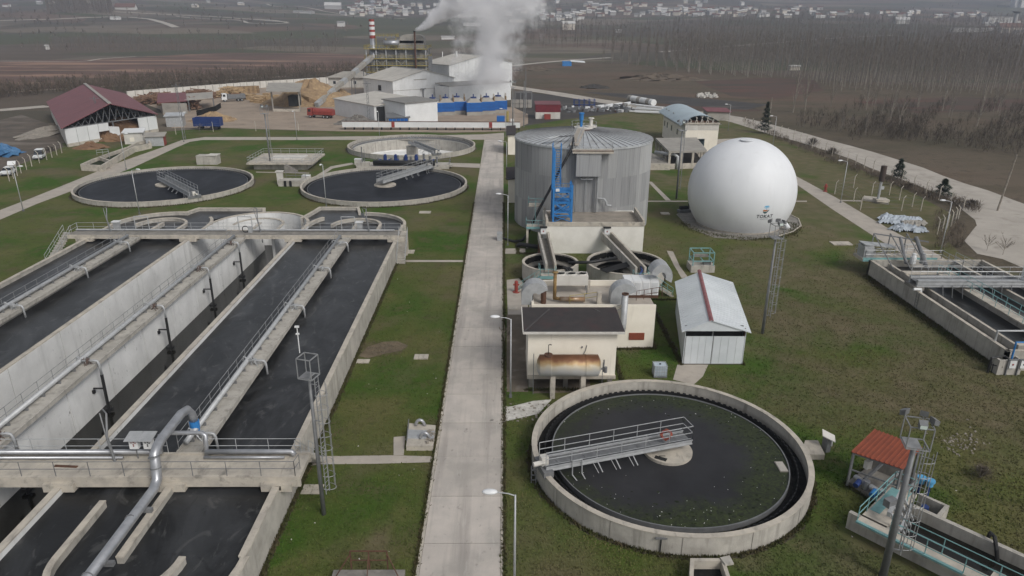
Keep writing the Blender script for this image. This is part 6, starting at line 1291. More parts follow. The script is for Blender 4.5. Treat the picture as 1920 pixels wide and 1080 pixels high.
# timber piles along the white wall
def logs(label, px0, px1, py, rows, dep, mat, n, L0=2, L1=5, hh=.5):
    b = MB()
    for _ in range(n):
        px = R_(px0, px1); q = G(px, py+R_(-1, 1)*dep-(px-px0)*.055); a = R_(0, pi); L_ = R_(L0, L1)/2; z = R_(.2, rows*hh*(1-abs((px-px0)/(px1-px0)*2-1)**3)+.3)
        b.beam((q[0]-L_*cos(a), q[1]-L_*sin(a), z), (q[0]+L_*cos(a), q[1]+L_*sin(a), z+R_(-.5, .5)), R_(.2, .5), R_(.15, .45))
    return tag(b.build("timber_pile", mat), label, "timber pile", "timber piles in the wood yard", "stuff")
logs("scrap wood pile between the barn and the long white wall", 250, 335, 194, 5, 4, LOGD, 300)
logs("reddish scrap wood pile below the long white wall", 345, 400, 185, 6, 3, LOGD, 280)
logs("scrap wood pile behind the lean-to roof", 345, 372, 205, 7, 2, LOGD, 120)
logs("yellow sawn timber pile behind the dump truck", 408, 460, 181, 6, 3, LOGM, 260, 2, 3.5)
for k in range(34):
    px = R_(460, 545); q = G(px, R_(184, 193)); b = MB(); nn_ = random.randint(3, 6)
    for j in range(nn_): b.obox(q[:2], R_(2.2, 3), R_(1.4, 2), j*.35, j*.35+.3, R_(-.3, .3))
    tag(b.build("board_stack", LOGM), "low stack of yellow sawn boards on the sandy yard", "board stack", "stacks of sawn boards on the yard")
for k in range(9):
    q = G(447+k*4.2, 176-k*.2); b = MB()
    for j in range(5): b.obox(q[:2], 2.6, 1.8, j*.6, j*.6+.5, .1)
    tag(b.build("pallet_stack", LOGM if k % 2 else WOODP), "stack of pallets in the row before the long white wall", "pallet stack", "pallet stacks along the white wall")
sh_ = T("open_shelter", "open shelter on thin posts with a slanted pale roof over a dark bin", "shelter", G(540, 205))
q = [G(513, 209), G(563, 209), G(565, 199), G(511, 199)]
b = MB()
for k, (x, y, _) in enumerate(q): b.beam((x, y, 0), (x, y, 7.2 if k > 1 else 6.6), .35, .35)
b.build("post", DUSTY, sh_); MB().slab([(q[0][0]-1.2, q[0][1]-2, 6.8), (q[1][0]+1, q[1][1]-2, 6.8), (q[2][0]+1, q[2][1]+1, 8.0), (q[3][0]-1, q[3][1]+1, 8.0)], .3).build("roof", DUSTY, sh_); MB().box(q[0][0]+5, q[1][0]-1, q[0][1]+1, q[0][1]+6, 1.5, 5.0).build("bin", DARK, sh_); MB().box(q[0][0], q[1][0], q[0][1]-.3, q[0][1], 0, .9).build("kerb_wall", CAP, sh_)
lt = T("lean_to", "long lean-to with a maroon and grey roof beside the scrap wood", "shed", G(345, 205))
q = [G(306, 213), G(356, 209), G(352, 198), G(300, 200)]
MB().slab([(q[0][0]-1, q[0][1]-1, 3.6), (q[1][0], q[1][1]-1, 3.6), (q[2][0], q[2][1], 4.6), (q[3][0], q[3][1], 4.6)], .2).build("roof", REDROOF, lt); q2 = [G(349, 209), G(402, 204), G(402, 195), G(349, 199)]
MB().slab([(x, y, 3.7+.6*(k > 1)) for k, (x, y, _) in enumerate(q2)], .2).build("grey_roof", DUSTY, lt); MB().box(q[0][0], q[0][0]+8, q[0][1], q[0][1]+.3, 0, 3.3).build("wall", DUSTY, lt)
b = MB()
for x, y, _ in (q[1], q2[1], q2[0]): b.beam((x, y, 0), (x, y, 3.6), .3, .3)
b.build("post", GALV_D, lt); MB().wall([G(370, 217), G(405, 208), G(414, 202)], .3, 0, 1.6).build("green_net", SLUDGE, lt)
for k, (px, py, w, d_, h_, wm, rm, nm, lab) in enumerate(((331, 236, 4.6, 4, 3.0, GALV, ROOFSH, "metal_hut", "grey sheet metal hut with a red-edged roof by the wood yard"), (255, 268, 4.2, 3.4, 2.8, WHITE_D, WHITE, "block_hut", "white block hut with a round window in front of the barn"), (294, 272, 4.0, 3.2, 2.3, GALV, DUSTY, "tin_hut", "small tin hut with a red side beside the perimeter path"))):
    p = G(px, py); t = T(nm, lab, "hut", p); MB().obox(p[:2], w, d_, 0, h_, .25).build("wall", wm, t)
    cr, sr = cos(.25), sin(.25); q = [(p[0]+x*cr-y*sr, p[1]+x*sr+y*cr, h_+z) for x, y, z in ((-w/2-.4, -d_/2-.4, .1), (w/2+.4, -d_/2-.4, .1), (w/2+.4, d_/2+.3, .6), (-w/2-.4, d_/2+.3, .6))]
    MB().slab(q, .15).build("roof", rm, t)
    if k == 1: MB().obox((p[0]+.1, p[1]-d_/2-.1), 1.0, .1, .6, 1.6, .25).build("round_window", CREAM, t)
    if k == 2: MB().obox((p[0]+w/2*cr, p[1]+w/2*sr), .15, d_*.9, 0, h_, .25).build("red_side", RED, t)
# long white panel wall behind the yard
wa = T("panel_wall", "long wall of white panels along the back of the wood yard", "wall", G(430, 170))
wp_ = [G(240, 186), G(300, 180.5), G(400, 172), G(500, 164), G(600, 157.5), G(625, 156)]; rem = 0
for a_, b_ in zip(wp_[:-1], wp_[1:]):
    a_, b_ = Vector(a_), Vector(b_); L_ = (b_-a_).length; n = max(1, round(L_/3.2))
    for k in range(n):
        q0, q1 = a_.lerp(b_, k/n+.004), a_.lerp(b_, (k+1)/n-.004); MB().wall([q0, q1], .2, 0, 2.9+R_(-.05, .05)).build("panel", WHITE_D, wa)
        MB().obox(a_.lerp(b_, k/n), .3, .4, 0, 3.05, 0).build("post", DUSTY, wa)
oh = T("office_house", "white single-storey house with a grey hipped roof beside the conveyor", "house", G(652, 162))
p = G(650, 164); MB().box(p[0]-8, p[0]+12, p[1], p[1]+9, 0, 4.2).build("wall", WHITE_D, oh); MB().prism([(p[0]-9, p[1]-1), (p[0]+13, p[1]-1), (p[0]+13, p[1]+10), (p[0]-9, p[1]+10)], 4.2, 4.4).obox((p[0]+2, p[1]+4.5), 21.6, 10.6, 4.4, 6.6, 0, 0, .4).build("roof", DUSTY, oh)
for k in range(4): w_ = MB().box(p[0]-6+k*4.6, p[0]-4.6+k*4.6, p[1]-.08, p[1], 1.4, 2.9).build("window", WHITE, oh); MB().box(p[0]-5.9+k*4.6, p[0]-4.7+k*4.6, p[1]-.1, p[1]-.08, 1.5, 2.8).build("pane", GLASS, w_)
p = G(412, 86); br_ = T("brick_ruin", "low red brick shell with open bays in the far field", "building", p)
for k in range(4): MB().box(p[0]-13+k*8, p[0]-10.5+k*8, p[1], p[1]+6, 0, 5).build("brick_pier", TILERED, br_)
MB().box(p[0]-13, p[0]+13.5, p[1]+5, p[1]+6, 0, 4.6).build("rear_wall", RUBBLE, br_); MB().box(p[0]-13.2, p[0]+13.7, p[1]-.2, p[1]+6.2, 5, 5.5).build("lintel", TILERED, br_)
# vehicles
def vehicle_wheels(t, xs, w, r, tw=.28):
    for x in xs:
        for y in (-w/2, w/2): 
            o = MB().tube((x, y-tw/2, r), (x, y+tw/2, r), r, 14).build("wheel", TYRE, t); MB().tube((x, y-tw/2-.01, r), (x, y+tw/2+.01, r), r*.5, 10).build("rim", GALV, o)
def truck(label, loc, rz, cabm, bodym, tanker=False):
    t = T("truck", label, "truck", (0, 0, 0)); 
    MB().box(-4.2, 3.9, -.5, .5, .75, 1.05).build("chassis", GALV_D, t)
    MB().add([(2.3, -1.2, .8), (4.2, -1.2, .8), (4.2, 1.2, .8), (2.3, 1.2, .8), (2.3, -1.2, 3.0), (3.9, -1.2, 3.0), (3.9, 1.2, 3.0), (2.3, 1.2, 3.0)], [(0, 3, 2, 1), (4, 5, 6, 7), (0, 1, 5, 4), (1, 2, 6, 5), (2, 3, 7, 6), (3, 0, 4, 7)]).build("cab", cabm, t)
    MB().add([(4.06, -1.05, 1.9), (4.06, 1.05, 1.9), (3.95, 1.05, 2.8), (3.95, -1.05, 2.8)], [(0, 1, 2, 3)]).box(2.8, 3.7, -1.22, -1.2, 1.9, 2.7).box(2.8, 3.7, 1.2, 1.22, 1.9, 2.7).build("windscreen", GLASS, t)
    if tanker: MB().path([(-4.3, 0, 1.95), (2.1, 0, 1.95)], 1.05, 16).box(-4.2, 2, -1.25, 1.25, 1.1, 1.5).build("tank_body", bodym, t); MB().box(-4.45, -4.3, -1.1, 1.1, 1.0, 2.6).build("rear_plate", bodym, t)
    else:
        b = MB(); b.box(-4.3, 2.1, -1.25, 1.25, 1.1, 1.3).box(-4.3, 2.1, -1.25, -1.15, 1.3, 2.7).box(-4.3, 2.1, 1.15, 1.25, 1.3, 2.7).box(2.0, 2.1, -1.15, 1.15, 1.3, 2.9).box(-4.3, -4.2, -1.15, 1.15, 1.3, 2.6); b.build("tipper_body", bodym, t)
        m = MB(); m.obox((-1, 0), 5.8, 2.2, 1.3, 2.9, 0, 0, .5); m.build("load", CHIPB, t)
    vehicle_wheels(t, (3.1, -1.6, -2.9), 2.1, .52)
    for s_ in (-.85, .85): MB().box(4.2, 4.24, s_-.2, s_+.2, 1.05, 1.35).build("headlight", WHITE, t)
    t.location = loc; t.rotation_euler = (0, 0, rz); return t
truck("red tanker truck parked on the sandy yard by the conveyor foot", G(602, 221), radians(164), RED, RED, True)
truck("white-cabbed tipper truck parked before the yellow timber", G(438, 190), radians(-152), WHITE, GALV_D)
tb = T("tipper_trailer", "dark blue high-sided tipper trailer by the yard fence", "trailer", G(392, 246))
p = G(392, 243); b = MB(); b.obox(p[:2], 7.0, 2.6, 1.1, 1.3, .05).build("floor", BLUE_D, tb)
for dx, dy, sx_, sy__ in ((0, -1.3, 7.4, .12), (0, 1.3, 7.4, .12), (-3.6, 0, .12, 2.6), (3.6, 0, .12, 2.6)): MB().obox((p[0]+dx, p[1]+dy), sx_, sy__, 1.1, 3.4).build("side_board", BLUE_D, tb)
for k in range(5): MB().box(p[0]-3.4+k*1.7-.06, p[0]-3.4+k*1.7+.06, p[1]-1.45, p[1]-1.36, 1.0, 3.45).build("stake", BLUE_D, tb)
b = MB()
for x in (-2.2, 1.2, 2.4):
    for y in (-1.0, 1.0): b.tube((p[0]+x, p[1]+y-.2, .52), (p[0]+x, p[1]+y+.2, .52), .52, 12)
b.build("wheel", TYRE, tb)
def car(label, loc, rz, van=False, m=WHITE, gate=False):
    t = T("parked_car" if not van else "parked_van", label, "car" if not van else "van", (0, 0, 0)); L_, w, h = (4.2, 1.7, 1.45) if not van else (4.4, 1.75, 1.95)
    x = [-L_/2, L_/2]; b = MB()
    b.add([(x[0], -w/2, .35), (x[1], -w/2, .35), (x[1], w/2, .35), (x[0], w/2, .35), (x[0], -w/2, .95), (x[1], -w/2, .8), (x[1], w/2, .8), (x[0], w/2, .95), (x[1]-1.2, -w/2, .95), (x[1]-1.2, w/2, .95)], [(0, 3, 2, 1), (0, 1, 5, 8, 4), (3, 7, 9, 6, 2), (1, 2, 6, 5), (0, 4, 7, 3), (4, 8, 9, 7), (8, 5, 6, 9)]).build("body", m, t)
    r0, r1 = (x[0]+.1, x[1]-1.9) if van else (x[0]+.7, x[1]-1.9)
    b = MB(); vs = [(x[0]+.02, -w/2+.02, .95), (x[1]-1.2, -w/2+.02, .95), (x[1]-1.2, w/2-.02, .95), (x[0]+.02, w/2-.02, .95), (r0, -w/2+.15, h-.06), (r1, -w/2+.15, h-.06), (r1, w/2-.15, h-.06), (r0, w/2-.15, h-.06)]
    b.add(vs, [(0, 1, 5, 4), (1, 2, 6, 5), (2, 3, 7, 6), (3, 0, 4, 7)]).build("window_band", GLASS, t); MB().slab([(r0, -w/2+.13, h), (r1, -w/2+.13, h), (r1, w/2-.13, h), (r0, w/2-.13, h)], .07).build("roof", m, t)
    for xx in (x[0]+.05, (r0+r1)/2): MB().beam((xx if xx > x[0]+.1 else x[0]+.06, -w/2+.01, .95), (xx if xx > x[0]+.1 else r0, -w/2+.14, h-.05), .09, .06).beam((xx if xx > x[0]+.1 else x[0]+.06, w/2-.01, .95), (xx if xx > x[0]+.1 else r0, w/2-.14, h-.05), .09, .06).build("pillar", m, t)
    vehicle_wheels(t, (x[0]+.8, x[1]-.8), w-.15, .31, .2)
    for s_ in (-.55, .55): MB().box(x[1], x[1]+.02, s_-.18, s_+.18, .58, .75).build("headlight", GALV, t)
    MB().box(x[1]-.02, x[1]+.08, -w/2+.05, w/2-.05, .35, .52).box(x[0]-.08, x[0]+.02, -w/2+.05, w/2-.05, .35, .52).build("bumper", GALV_D, t)
    if gate: MB().slab([(-2.1, -.75, 1.45), (-2.1, .75, 1.45), (-2.75, .75, 2.2), (-2.75, -.75, 2.2)], .05).build("tailgate", m, t)
    t.location = loc; t.rotation_euler = (0, 0, rz); return t
car("old white car with its tailgate open by the wire fence", G(17, 327), radians(-75), gate=True)
car("white van parked on dark soil by the wire fence", G(75, 297), radians(-70), van=True)
tp = T("tarp_heap", "heap under a blue tarpaulin beyond the wire fence", "heap", G(10, 288)); heap_o = heap("tarp", "x", G(4, 290), 4.5, 4, 2.4, TARPB, rough=.3); heap_o.parent = tp; heap_o.location = Vector(heap_o.location)-tp.location
for k_ in ('label', 'category'): del heap_o[k_]
# ------------------------------------------------------------------ grit basin at the right
RX0, RX1, RY0, RY1, RZ = 45.7, 59.8, 57.6, 83.6, 2.0
rb_ = T("grit_basin", "long concrete settling basin with parallel channels under a travelling bridge", "basin", (52, 70, 0))
def rwall(x0, y0, x1, y1, th=.32, z0=-1.5, z1=RZ, name="wall"):
    MB().wall([(x0, y0), (x1, y1)], th, z0, z1-.05).build(name, CONC, rb_); MB().wall([(x0, y0), (x1, y1)], th+.05, z1-.05, z1).build("coping", CAP, rb_)
rwall(RX0+.16, RY0, RX0+.16, RY1); rwall(RX1, RY0, RX1, RY1); rwall(RX0, RY1-.16, RX1, RY1-.16); rwall(RX0, RY0+.16, RX1, RY0+.16)
rwall(RX0+2.0, RY0+1.6, RX0+2.0, RY1-1.0, .25, z1=RZ-.15); rwall(RX0+10.6, RY0, RX0+10.6, RY1, .3, z1=RZ-.1); rwall(RX0+6.2, RY0, RX0+6.2, RY1-5, .3, z1=RZ-.2)
rwall(RX0+2.0, RY0+1.6, RX0+6.2, RY0+1.6, .5, z1=RZ-.1)
MB().box(RX0, RX1, RY0, RY1, -1.6, -1.4).build("floor", CONC_D, rb_)
MB().box(RX0+5.6, RX0+6.9, RY0, RY1-5, RZ-.15, RZ).build("walkway_slab", CAP, rb_)
MB().rail([(RX0+5.7, RY0, RZ), (RX0+5.7, RY1-5, RZ)], 1.05, 2.0, .03).rail([(RX0+6.8, RY0, RZ), (RX0+6.8, RY1-5, RZ)], 1.05, 2.0, .03).build("handrail", TURQ, rb_)
sheet("basin_water", WATER, [(RX0+.3, RY0+.3), (RX1-.1, RY0+.3), (RX1-.1, RY1-.3), (RX0+.3, RY1-.3)], RZ-.85)
tb_ = T("travelling_bridge", "grey travelling bridge with a white cabinet spanning the settling basin", "scraper bridge", (52, 70.5, RZ))
yB = G(1722, 532, 2.6)[1]
MB().box(RX0+.2, RX1+1.0, yB-.2, yB+.1, 2.25, 3.0).box(RX0+.2, RX1+1.0, yB+1.3, yB+1.6, 2.25, 3.0).build("girder", GALV, tb_); MB().box(RX0+.2, RX1+1.0, yB-.3, yB+.2, 2.95, 3.05).box(RX0+.2, RX1+1.0, yB-.26, yB-.2, 2.55, 2.65).build("flange", GALV, tb_)
n = 12
for k in range(n): MB().box(RX0+.2+14.8*k/n, RX0+.2+14.8*(k+.98)/n, yB+.1, yB+1.3, 2.75, 2.8).build("deck_grating", GALV_D, tb_)
MB().rail([(RX0+.3, yB-.1, 3), (RX1+1, yB-.1, 3)], 1.05, 1.9, .028).rail([(RX0+.3, yB+1.5, 3), (RX1+1, yB+1.5, 3)], 1.05, 1.9, .028).build("handrail", GALV, tb_)
MB().box(RX1-2.2, RX1-1.1, yB-.35, yB+.3, 3.05, 4.75).build("switch_cabinet", WHITE, tb_); MB().box(RX0-.1, RX0+.9, yB-.5, yB+1.8, 1.95, 2.3).box(RX1-.4, RX1+.5, yB-.5, yB+1.8, 1.95, 2.3).build("end_carriage", CONC_D, tb_)
MB().path([(RX0-.5, yB-.8, 2.25), (RX0+.3, yB-.8, 2.25), (RX0+.35, yB-.8, 1.9)], .16, 10).path([(RX1+.2, yB-.7, 2.2), (RX1+1.2, yB-.7, 2.2)], .16, 10).build("end_pipe", WHITE, tb_)
b = MB()
for k in range(8): x = RX0+3.0+k*1.1; b.tube((x, yB-.3, 2.5), (x+R_(-.1, .1), yB-.5-R_(0, 1), .9), .045, 5)
b.tube((RX0+8, yB+.7, 2.3), (RX0+8, yB+.7, .8), .1, 6); b.build("scraper_rod", GALV_D, tb_)
inl = T("screen_frame", "grey steel screen and tangled railings at the far end of the settling basin", "machine", (48.5, 82, RZ))
MB().rail([(RX0-.6, RY1, RZ+.1), (RX0+9, RY1, RZ+.1), (RX0+9, RY1-4.2, RZ+.1), (RX0+3, RY1-4.2, RZ+.1)], 1.1, 1.2, .035).rail([(RX0-.6, RY1+2.6, RZ+.1), (RX0+7, RY1+2.6, RZ+.1), (RX0-.6, RY1, RZ+.1)], 1.1, 1.3, .035).build("handrail", GALV, inl)
MB().box(RX0-.8, RX0+8.5, RY1, RY1+2.6, RZ-.3, RZ+.05).box(RX0+1.8, RX0+8, RY1-5.2, RY1-4.2, RZ-.15, RZ).build("platform", CAP, inl); MB().box(RX0-.82, RX0+8.5, RY1-.05, RY1, RZ-.25, RZ+.25).build("turquoise_plate", TURQ, inl)
MB().slab([(RX0-.6, RY1+2.2, RZ+1.8), (RX0+3.8, RY1+2.8, RZ+1.2), (RX0+3.8, RY1+1.2, RZ+1.2), (RX0-.6, RY1+.6, RZ+1.8)], .12).box(RX0-.6, RX0+.6, RY1+.4, RY1+2.2, RZ+.05, RZ+1.5).build("hopper", GALV, inl)
b = MB()
for k in range(3): b.beam((RX0+1.2+k*2.1, RY1+2.3, RZ), (RX0+1.2+k*2.1, RY1+2.3, RZ+2.7), .1, .1).beam((RX0+1.2+k*2.1, RY1-3.5, RZ), (RX0+1.2+k*2.1, RY1+2.3, RZ+2.7), .1, .1)
b.beam((RX0+1.2, RY1+2.3, RZ+2.7), (RX0+7.6, RY1+1, RZ+2.0), .14, .14).tube((RX0+5.4, RY1-3, RZ+.2), (RX0+6.2, RY1+1.5, RZ+2.4), .25, 8).tube((RX0+3.5, RY1-2, RZ+.2), (RX0+4.2, RY1+1.5, RZ+2.4), .2, 8); b.build("screen", GALV_D, inl)
for k in range(2): MB().cyl(RX0+4.6+k*1.2, RY1-1.5, RZ, RZ+.9, .35, 10).cyl(RX0+4.6+k*1.2, RY1-1.5, RZ+.9, RZ+1.3, .22, 8).build("motor", GALV if k else WHITE, inl)
MB().rail([(RX0+10.6, RY1-.2, RZ), (RX0+10.6, RY1-9, RZ)], 1.05, 1.8, .03).build("side_rail", GALV, inl)
ld_ = T("wall_ladder", "dark weathered ladder fixed on the settling basin's long wall", "ladder", (RX0-.1, yB-.9, 0))
b = MB()
for s_ in (-.22, .22): b.tube((RX0-.12, yB-1.2+s_, 0), (RX0-.12, yB-1.2+s_, 2.0), .03, 5)
for k in range(6): b.tube((RX0-.12, yB-1.42, .2+k*.32), (RX0-.12, yB-.98, .2+k*.32), .02, 5)
b.build("ladder_frame", GALV_D, ld_)
pt_ = T("outlet_pit", "concrete outlet pit with two white switch boxes at the near end of the settling basin", "pit", (45.8, 57, 0))
ox0, ox1 = G(1838, 680)[0], G(1905, 700)[0]; oy0 = G(1870, 702)[1]
MB().wall([(ox0, RY0), (ox0, oy0), (ox1, oy0), (ox1, RY0)], .2, 0, 1.45).build("wall", CONC, pt_); MB().box(ox0+.1, ox1-.1, oy0+.1, RY0, .6, .8).build("pit_floor", CONC_D, pt_)
for k in range(2):
    x = ox0+.75+k*1.0; o = MB().box(x, x+.6, oy0-.28, oy0-.12, .75, 1.5).build("switch_box", WHITE, pt_); MB().box(x+.22, x+.36, oy0-.3, oy0-.28, 1.05, 1.2).build("switch", RED if k == 0 else DARK, o)
    MB().box(x-.15, x-.07, oy0-.25, oy0-.12, 0, 1.6).box(x-.15, x+.75, oy0-.3, oy0-.12, 1.55, 1.62).build("stand", GALV_D, pt_)
MB().path([(ox1-.6, RY0-.3, .8), (ox1-.6, RY0-.3, 3.0), (ox1+1.2, RY0-.3, 3.0)], .09, 8).build("blue_pipe", BLUE, pt_); MB().cyl(ox1-1.0, RY0-.7, .8, 1.4, .3, 10).obox((ox0+1.1, RY0-.5), .6, .4, .8, 1.3).build("pump", GALV_D, pt_)
MB().path([(ox0-.6, RY0-.4, 0), (ox0-.6, RY0-.4, 1.5), (ox0+.7, RY0-.2, 1.6), (ox0+1.2, RY0-.8, 1.2)], .1, 8).tube((ox0-.5, oy0+.4, .8), (ox0+.3, oy0-.1, .8), .05, 6).tube((ox0-.3, oy0+.3, 0), (ox0-.3, oy0+.3, .9), .05, 6).build("black_pipe", BLACK, pt_)
MB().path([(RX0+.3, RY0+2.2, 2.0), (RX0+.3, RY0+2.2, 3.0), (RX0+3.2, RY0+2.2, 3.0)], .1, 8).rail([(RX0+2.6, RY0+1.6, RZ), (RX0+9, RY0+1.6, RZ)], 1.0, 1.8, .03).build("portal_pipe", GALV, pt_)
# ------------------------------------------------------------------ pump shelter with red roof, and the near inlet channel
ps = T("pump_shelter", "open pump shelter with a red profiled roof on grey posts", "shelter", (25.5, 41, 0))
C4_ = [G(1596, 847, 2.9), G(1694, 880, 2.9), G(1730, 838, 3.3), G(1640, 805, 3.3)]
C4v = [Vector(c) for c in C4_]; ns = 11
for k in range(ns):
    a0, a1 = k/ns, (k+.97)/ns
    MB().slab([C4v[0].lerp(C4v[1], a0), C4v[0].lerp(C4v[1], a1), C4v[3].lerp(C4v[2], a1), C4v[3].lerp(C4v[2], a0)], .04).beam(C4v[0].lerp(C4v[1], a0+.012)+Vector((0, 0, .03)), C4v[3].lerp(C4v[2], a0+.012)+Vector((0, 0, .03)), .07, .07).build("roof_sheet", TILERED, ps)
b = MB()
for i, c in enumerate(C4v): q = c.lerp((C4v[0]+C4v[2])/2, .08); b.beam((q.x, q.y, .2), (q.x, q.y, q.z-.05), .14, .14)
e = [c.lerp((C4v[0]+C4v[2])/2, .08) for c in C4v]
for i in range(4): a_, c_ = e[i], e[(i+1) % 4]; b.beam((a_.x, a_.y, a_.z-.12), (c_.x, c_.y, c_.z-.12), .1, .16)
b.beam((e[0].x, e[0].y, 1.5), (e[1].x, e[1].y, 1.5), .08, .1); b.build("post_frame", GALV_D, ps)
slab_poly = [G(1588, 910), G(1660, 955), G(1735, 905), G(1655, 862)]
MB().prism([p[:2] for p in slab_poly], 0, .35).build("floor_slab", CONC_D, ps)
MB().wall([e[3], e[2]], .15, .35, 1.6).build("back_wall", CONC_D, ps)
PSO = Vector(slab_poly[0]); PSU = (Vector(slab_poly[1])-PSO).normalized(); PSW = (Vector(slab_poly[3])-PSO).normalized()
def PSP(a, b_, z): q = PSO+PSU*a+PSW*b_; return (q.x, q.y, z)
for k, lab in enumerate(("pump with a bright steel casing at the outer corner of the shelter", "blue pump in the middle of the red-roofed shelter", "blue pump with black hoses beside the lattice mast")):
    a = .6+k*1.2; p = T("pump", lab, "pump", PSP(a, .4, .35), "pumps under the red-roofed shelter")
    MB().tube(PSP(a-.3, .3, .75), PSP(a+.5, .25, .75), .2, 12).cyl(*PSP(a+.6, .25, 0)[:2], .4, 1.05, .22, 10).build("casing", SILVER if k == 0 else GALV, p); MB().tube(PSP(a+.15, .1, .8), PSP(a+.2, -.45, .7), .19, 10).build("motor", BLUE_D if k != 1 else BLUE, p); MB().tube(PSP(a+.3, .5, .85), PSP(a+.5, 2.4, 1.5), .13, 8).build("suction_pipe", GALV_D, p)
tag(MB().path([PSP(3.0, -.1, .5), PSP(3.5, -.5, .4), PSP(4.1, -.1, .45), PSP(3.8, .5, .5), PSP(3.2, .3, .45)], .07, 6).build("hose", BLACK), "black hose coiled on the floor of the pump shelter", "hose")
tag(MB().obox(PSP(.75, .9, 0)[:2], .45, .3, 1.5, 2.1, .4).build("panel_box", WHITE_D), "small white panel box hanging under the red roof", "control box")
for k in range(2):
    p = G(1724+k*16, 914+k*6, .6); t = T("blue_valve", "bright blue valve head standing behind the lattice mast, %s" % ("nearer the red roof" if k == 0 else "farther from the red roof"), "valve", p, "blue valve heads by the lattice mast")
    MB().cyl(p[0], p[1], .2, 1.0, .1, 8).build("stem", BLUE_D, t); MB().cyl(p[0], p[1], 1.0, 1.3, .22, 12).cyl(p[0], p[1], 1.3, 1.45, .3, 12).build("head", mk("bright blue", (.10, .36, .62)) if k == 0 else MATS["bright blue"], t)
# inlet channel
a0, a1, a2 = G(1718, 950, 1.2), G(1960, 1060, 1.2), G(1640, 1010, 1.3)
CHD = (Vector(a1)-Vector(a0)).normalized(); CHN = Vector((CHD.y, -CHD.x, 0)); CHN = CHN if CHN.y < 0 else -CHN
ic = T("inlet_channel", "open concrete inlet channel with turquoise railings and dark water", "channel", (a0[0], a0[1], 0))
CHA = Vector((a0[0], a0[1], 0)); Lc = 14; wc = 3.6
def CP(a, b_, z): q = CHA+CHD*a+CHN*b_; return (q.x, q.y, z)
MB().wall([CP(-.3, 0, 0), CP(Lc, 0, 0)], .32, -1.5, 1.2).wall([CP(-2.6, wc, 0), CP(Lc, wc, 0)], .3, -1.5, 1.2).wall([CP(-.3, -.1, 0), CP(-.3, wc, 0)], .3, -1.5, 1.2).build("wall", CONC, ic)
MB().slab([CP(-1.9, wc-.15, 1.28), CP(Lc, wc-.15, 1.28), CP(Lc, wc+.75, 1.28), CP(-1.9, wc+.75, 1.28)], .2).slab([CP(-1.9, -1.2, 1.28), CP(-.4, -1.2, 1.28), CP(-.4, wc, 1.28), CP(-1.9, wc, 1.28)], .2).build("walkway_slab", CAP, ic)
MB().slab([CP(-1.9, wc+.6, 1.3), CP(4, wc+.6, 1.3), CP(4, wc+.8, 1.3), CP(-1.9, wc+.8, 1.3)], .12).slab([CP(-1.8, -.8, 1.3), CP(-1.2, -.8, 1.3), CP(-1.2, 2.6, 1.3), CP(-1.8, 2.6, 1.3)], .015).build("turquoise_edge", TURQ, ic)
MB().rail([CP(-1.85, wc+.7, 1.28), CP(-1.85, -1.1, 1.28), CP(-.5, -1.1, 1.28), CP(-.5, .3, 1.28)], 1.05, 1.2, .03).rail([CP(0, wc+.7, 1.28), CP(Lc, wc+.7, 1.28)], 1.05, 2.0, .03).rail([CP(-.2, wc-.1, 1.28), CP(Lc, wc-.1, 1.28)], 1.05, 3.0, .03).build("handrail", TURQ, ic)
MB().prism([CP(-.2, .1, 0)[:2], CP(Lc, .1, 0)[:2], CP(Lc, wc, 0)[:2], CP(-.2, wc, 0)[:2]], -.2, .4).build("channel_water", WATER2, loc=(0, 0, 0), kind='structure')
sg = T("sluice_gate", "grey sluice screen frame over the head of the inlet channel", "sluice gate", CP(.3, 1.6, 1.2)); b = MB()
for k in range(5): b.beam(CP(.1+k*.12, .4+k*.7, .4), CP(-.9+k*.12, .4+k*.7, 2.1), .12, .12)
b.beam(CP(-.9, .3, 2.1), CP(-.5, 3.4, 2.1), .2, .3).beam(CP(-.2, .3, 1.4), CP(.3, 3.4, 1.4), .14, .14); b.build("frame", GALV, sg); MB().obox(CP(-.8, 2.5, 0)[:2], .7, .45, 2.1, 2.6, .4).build("gear_motor", GALV_D, sg)
for k, (a, lab) in enumerate(((5.1, "white stop board leaning across the inlet channel"), (7.6, "slatted grey tray lying across the inlet channel"))):
    MB_ = MB().slab([CP(a, wc-.9, 1.3), CP(a+.55, wc-.9, 1.3), CP(a+.55, wc+.75, 1.36), CP(a, wc+.75, 1.36)], .1) if k == 0 else MB()
    if k: 
        for j in range(6): MB_.beam(CP(a, wc-.8+j*.2, 1.36), CP(a+1.7, wc-.8+j*.2, 1.36), .12, .07)
    tag(MB_.build("stop_board" if k == 0 else "slatted_tray", CAP if k == 0 else DUSTY), lab, "board")
tag(MB().path([CP(3.9, -.5, .9), CP(4.0, -.2, 1.55), CP(4.3, .1, 1.6), CP(4.6, .35, 1.0), CP(4.8, .4, .3)], .12, 8).build("suction_hose", BLACK), "black suction hose hanging over the channel wall", "hose")
cw = T("channel_chamber", "small concrete chamber with a dark pipe at the head of the inlet channel", "chamber", G(1740, 945))
MB().wall([CP(-.4, -1.9, 0), CP(1.2, -1.9, 0), CP(1.2, -.15, 0)], .22, 0, 1.0).build("wall", CONC, cw); MB().cyl(*CP(.2, -1.1, 0)[:2], .1, .8, .25, 10).build("pipe", BLUE_D, cw)
p = G(1505, 842); b_ = T("concrete_steps", "small concrete landing at the near clarifier's outer wall", "landing", p)
q = [G(1500, 862), G(1545, 862), G(1532, 835), G(1508, 835)]
MB().prism([c[:2] for c in q], 0, .45).build("slab", CAP, b_)
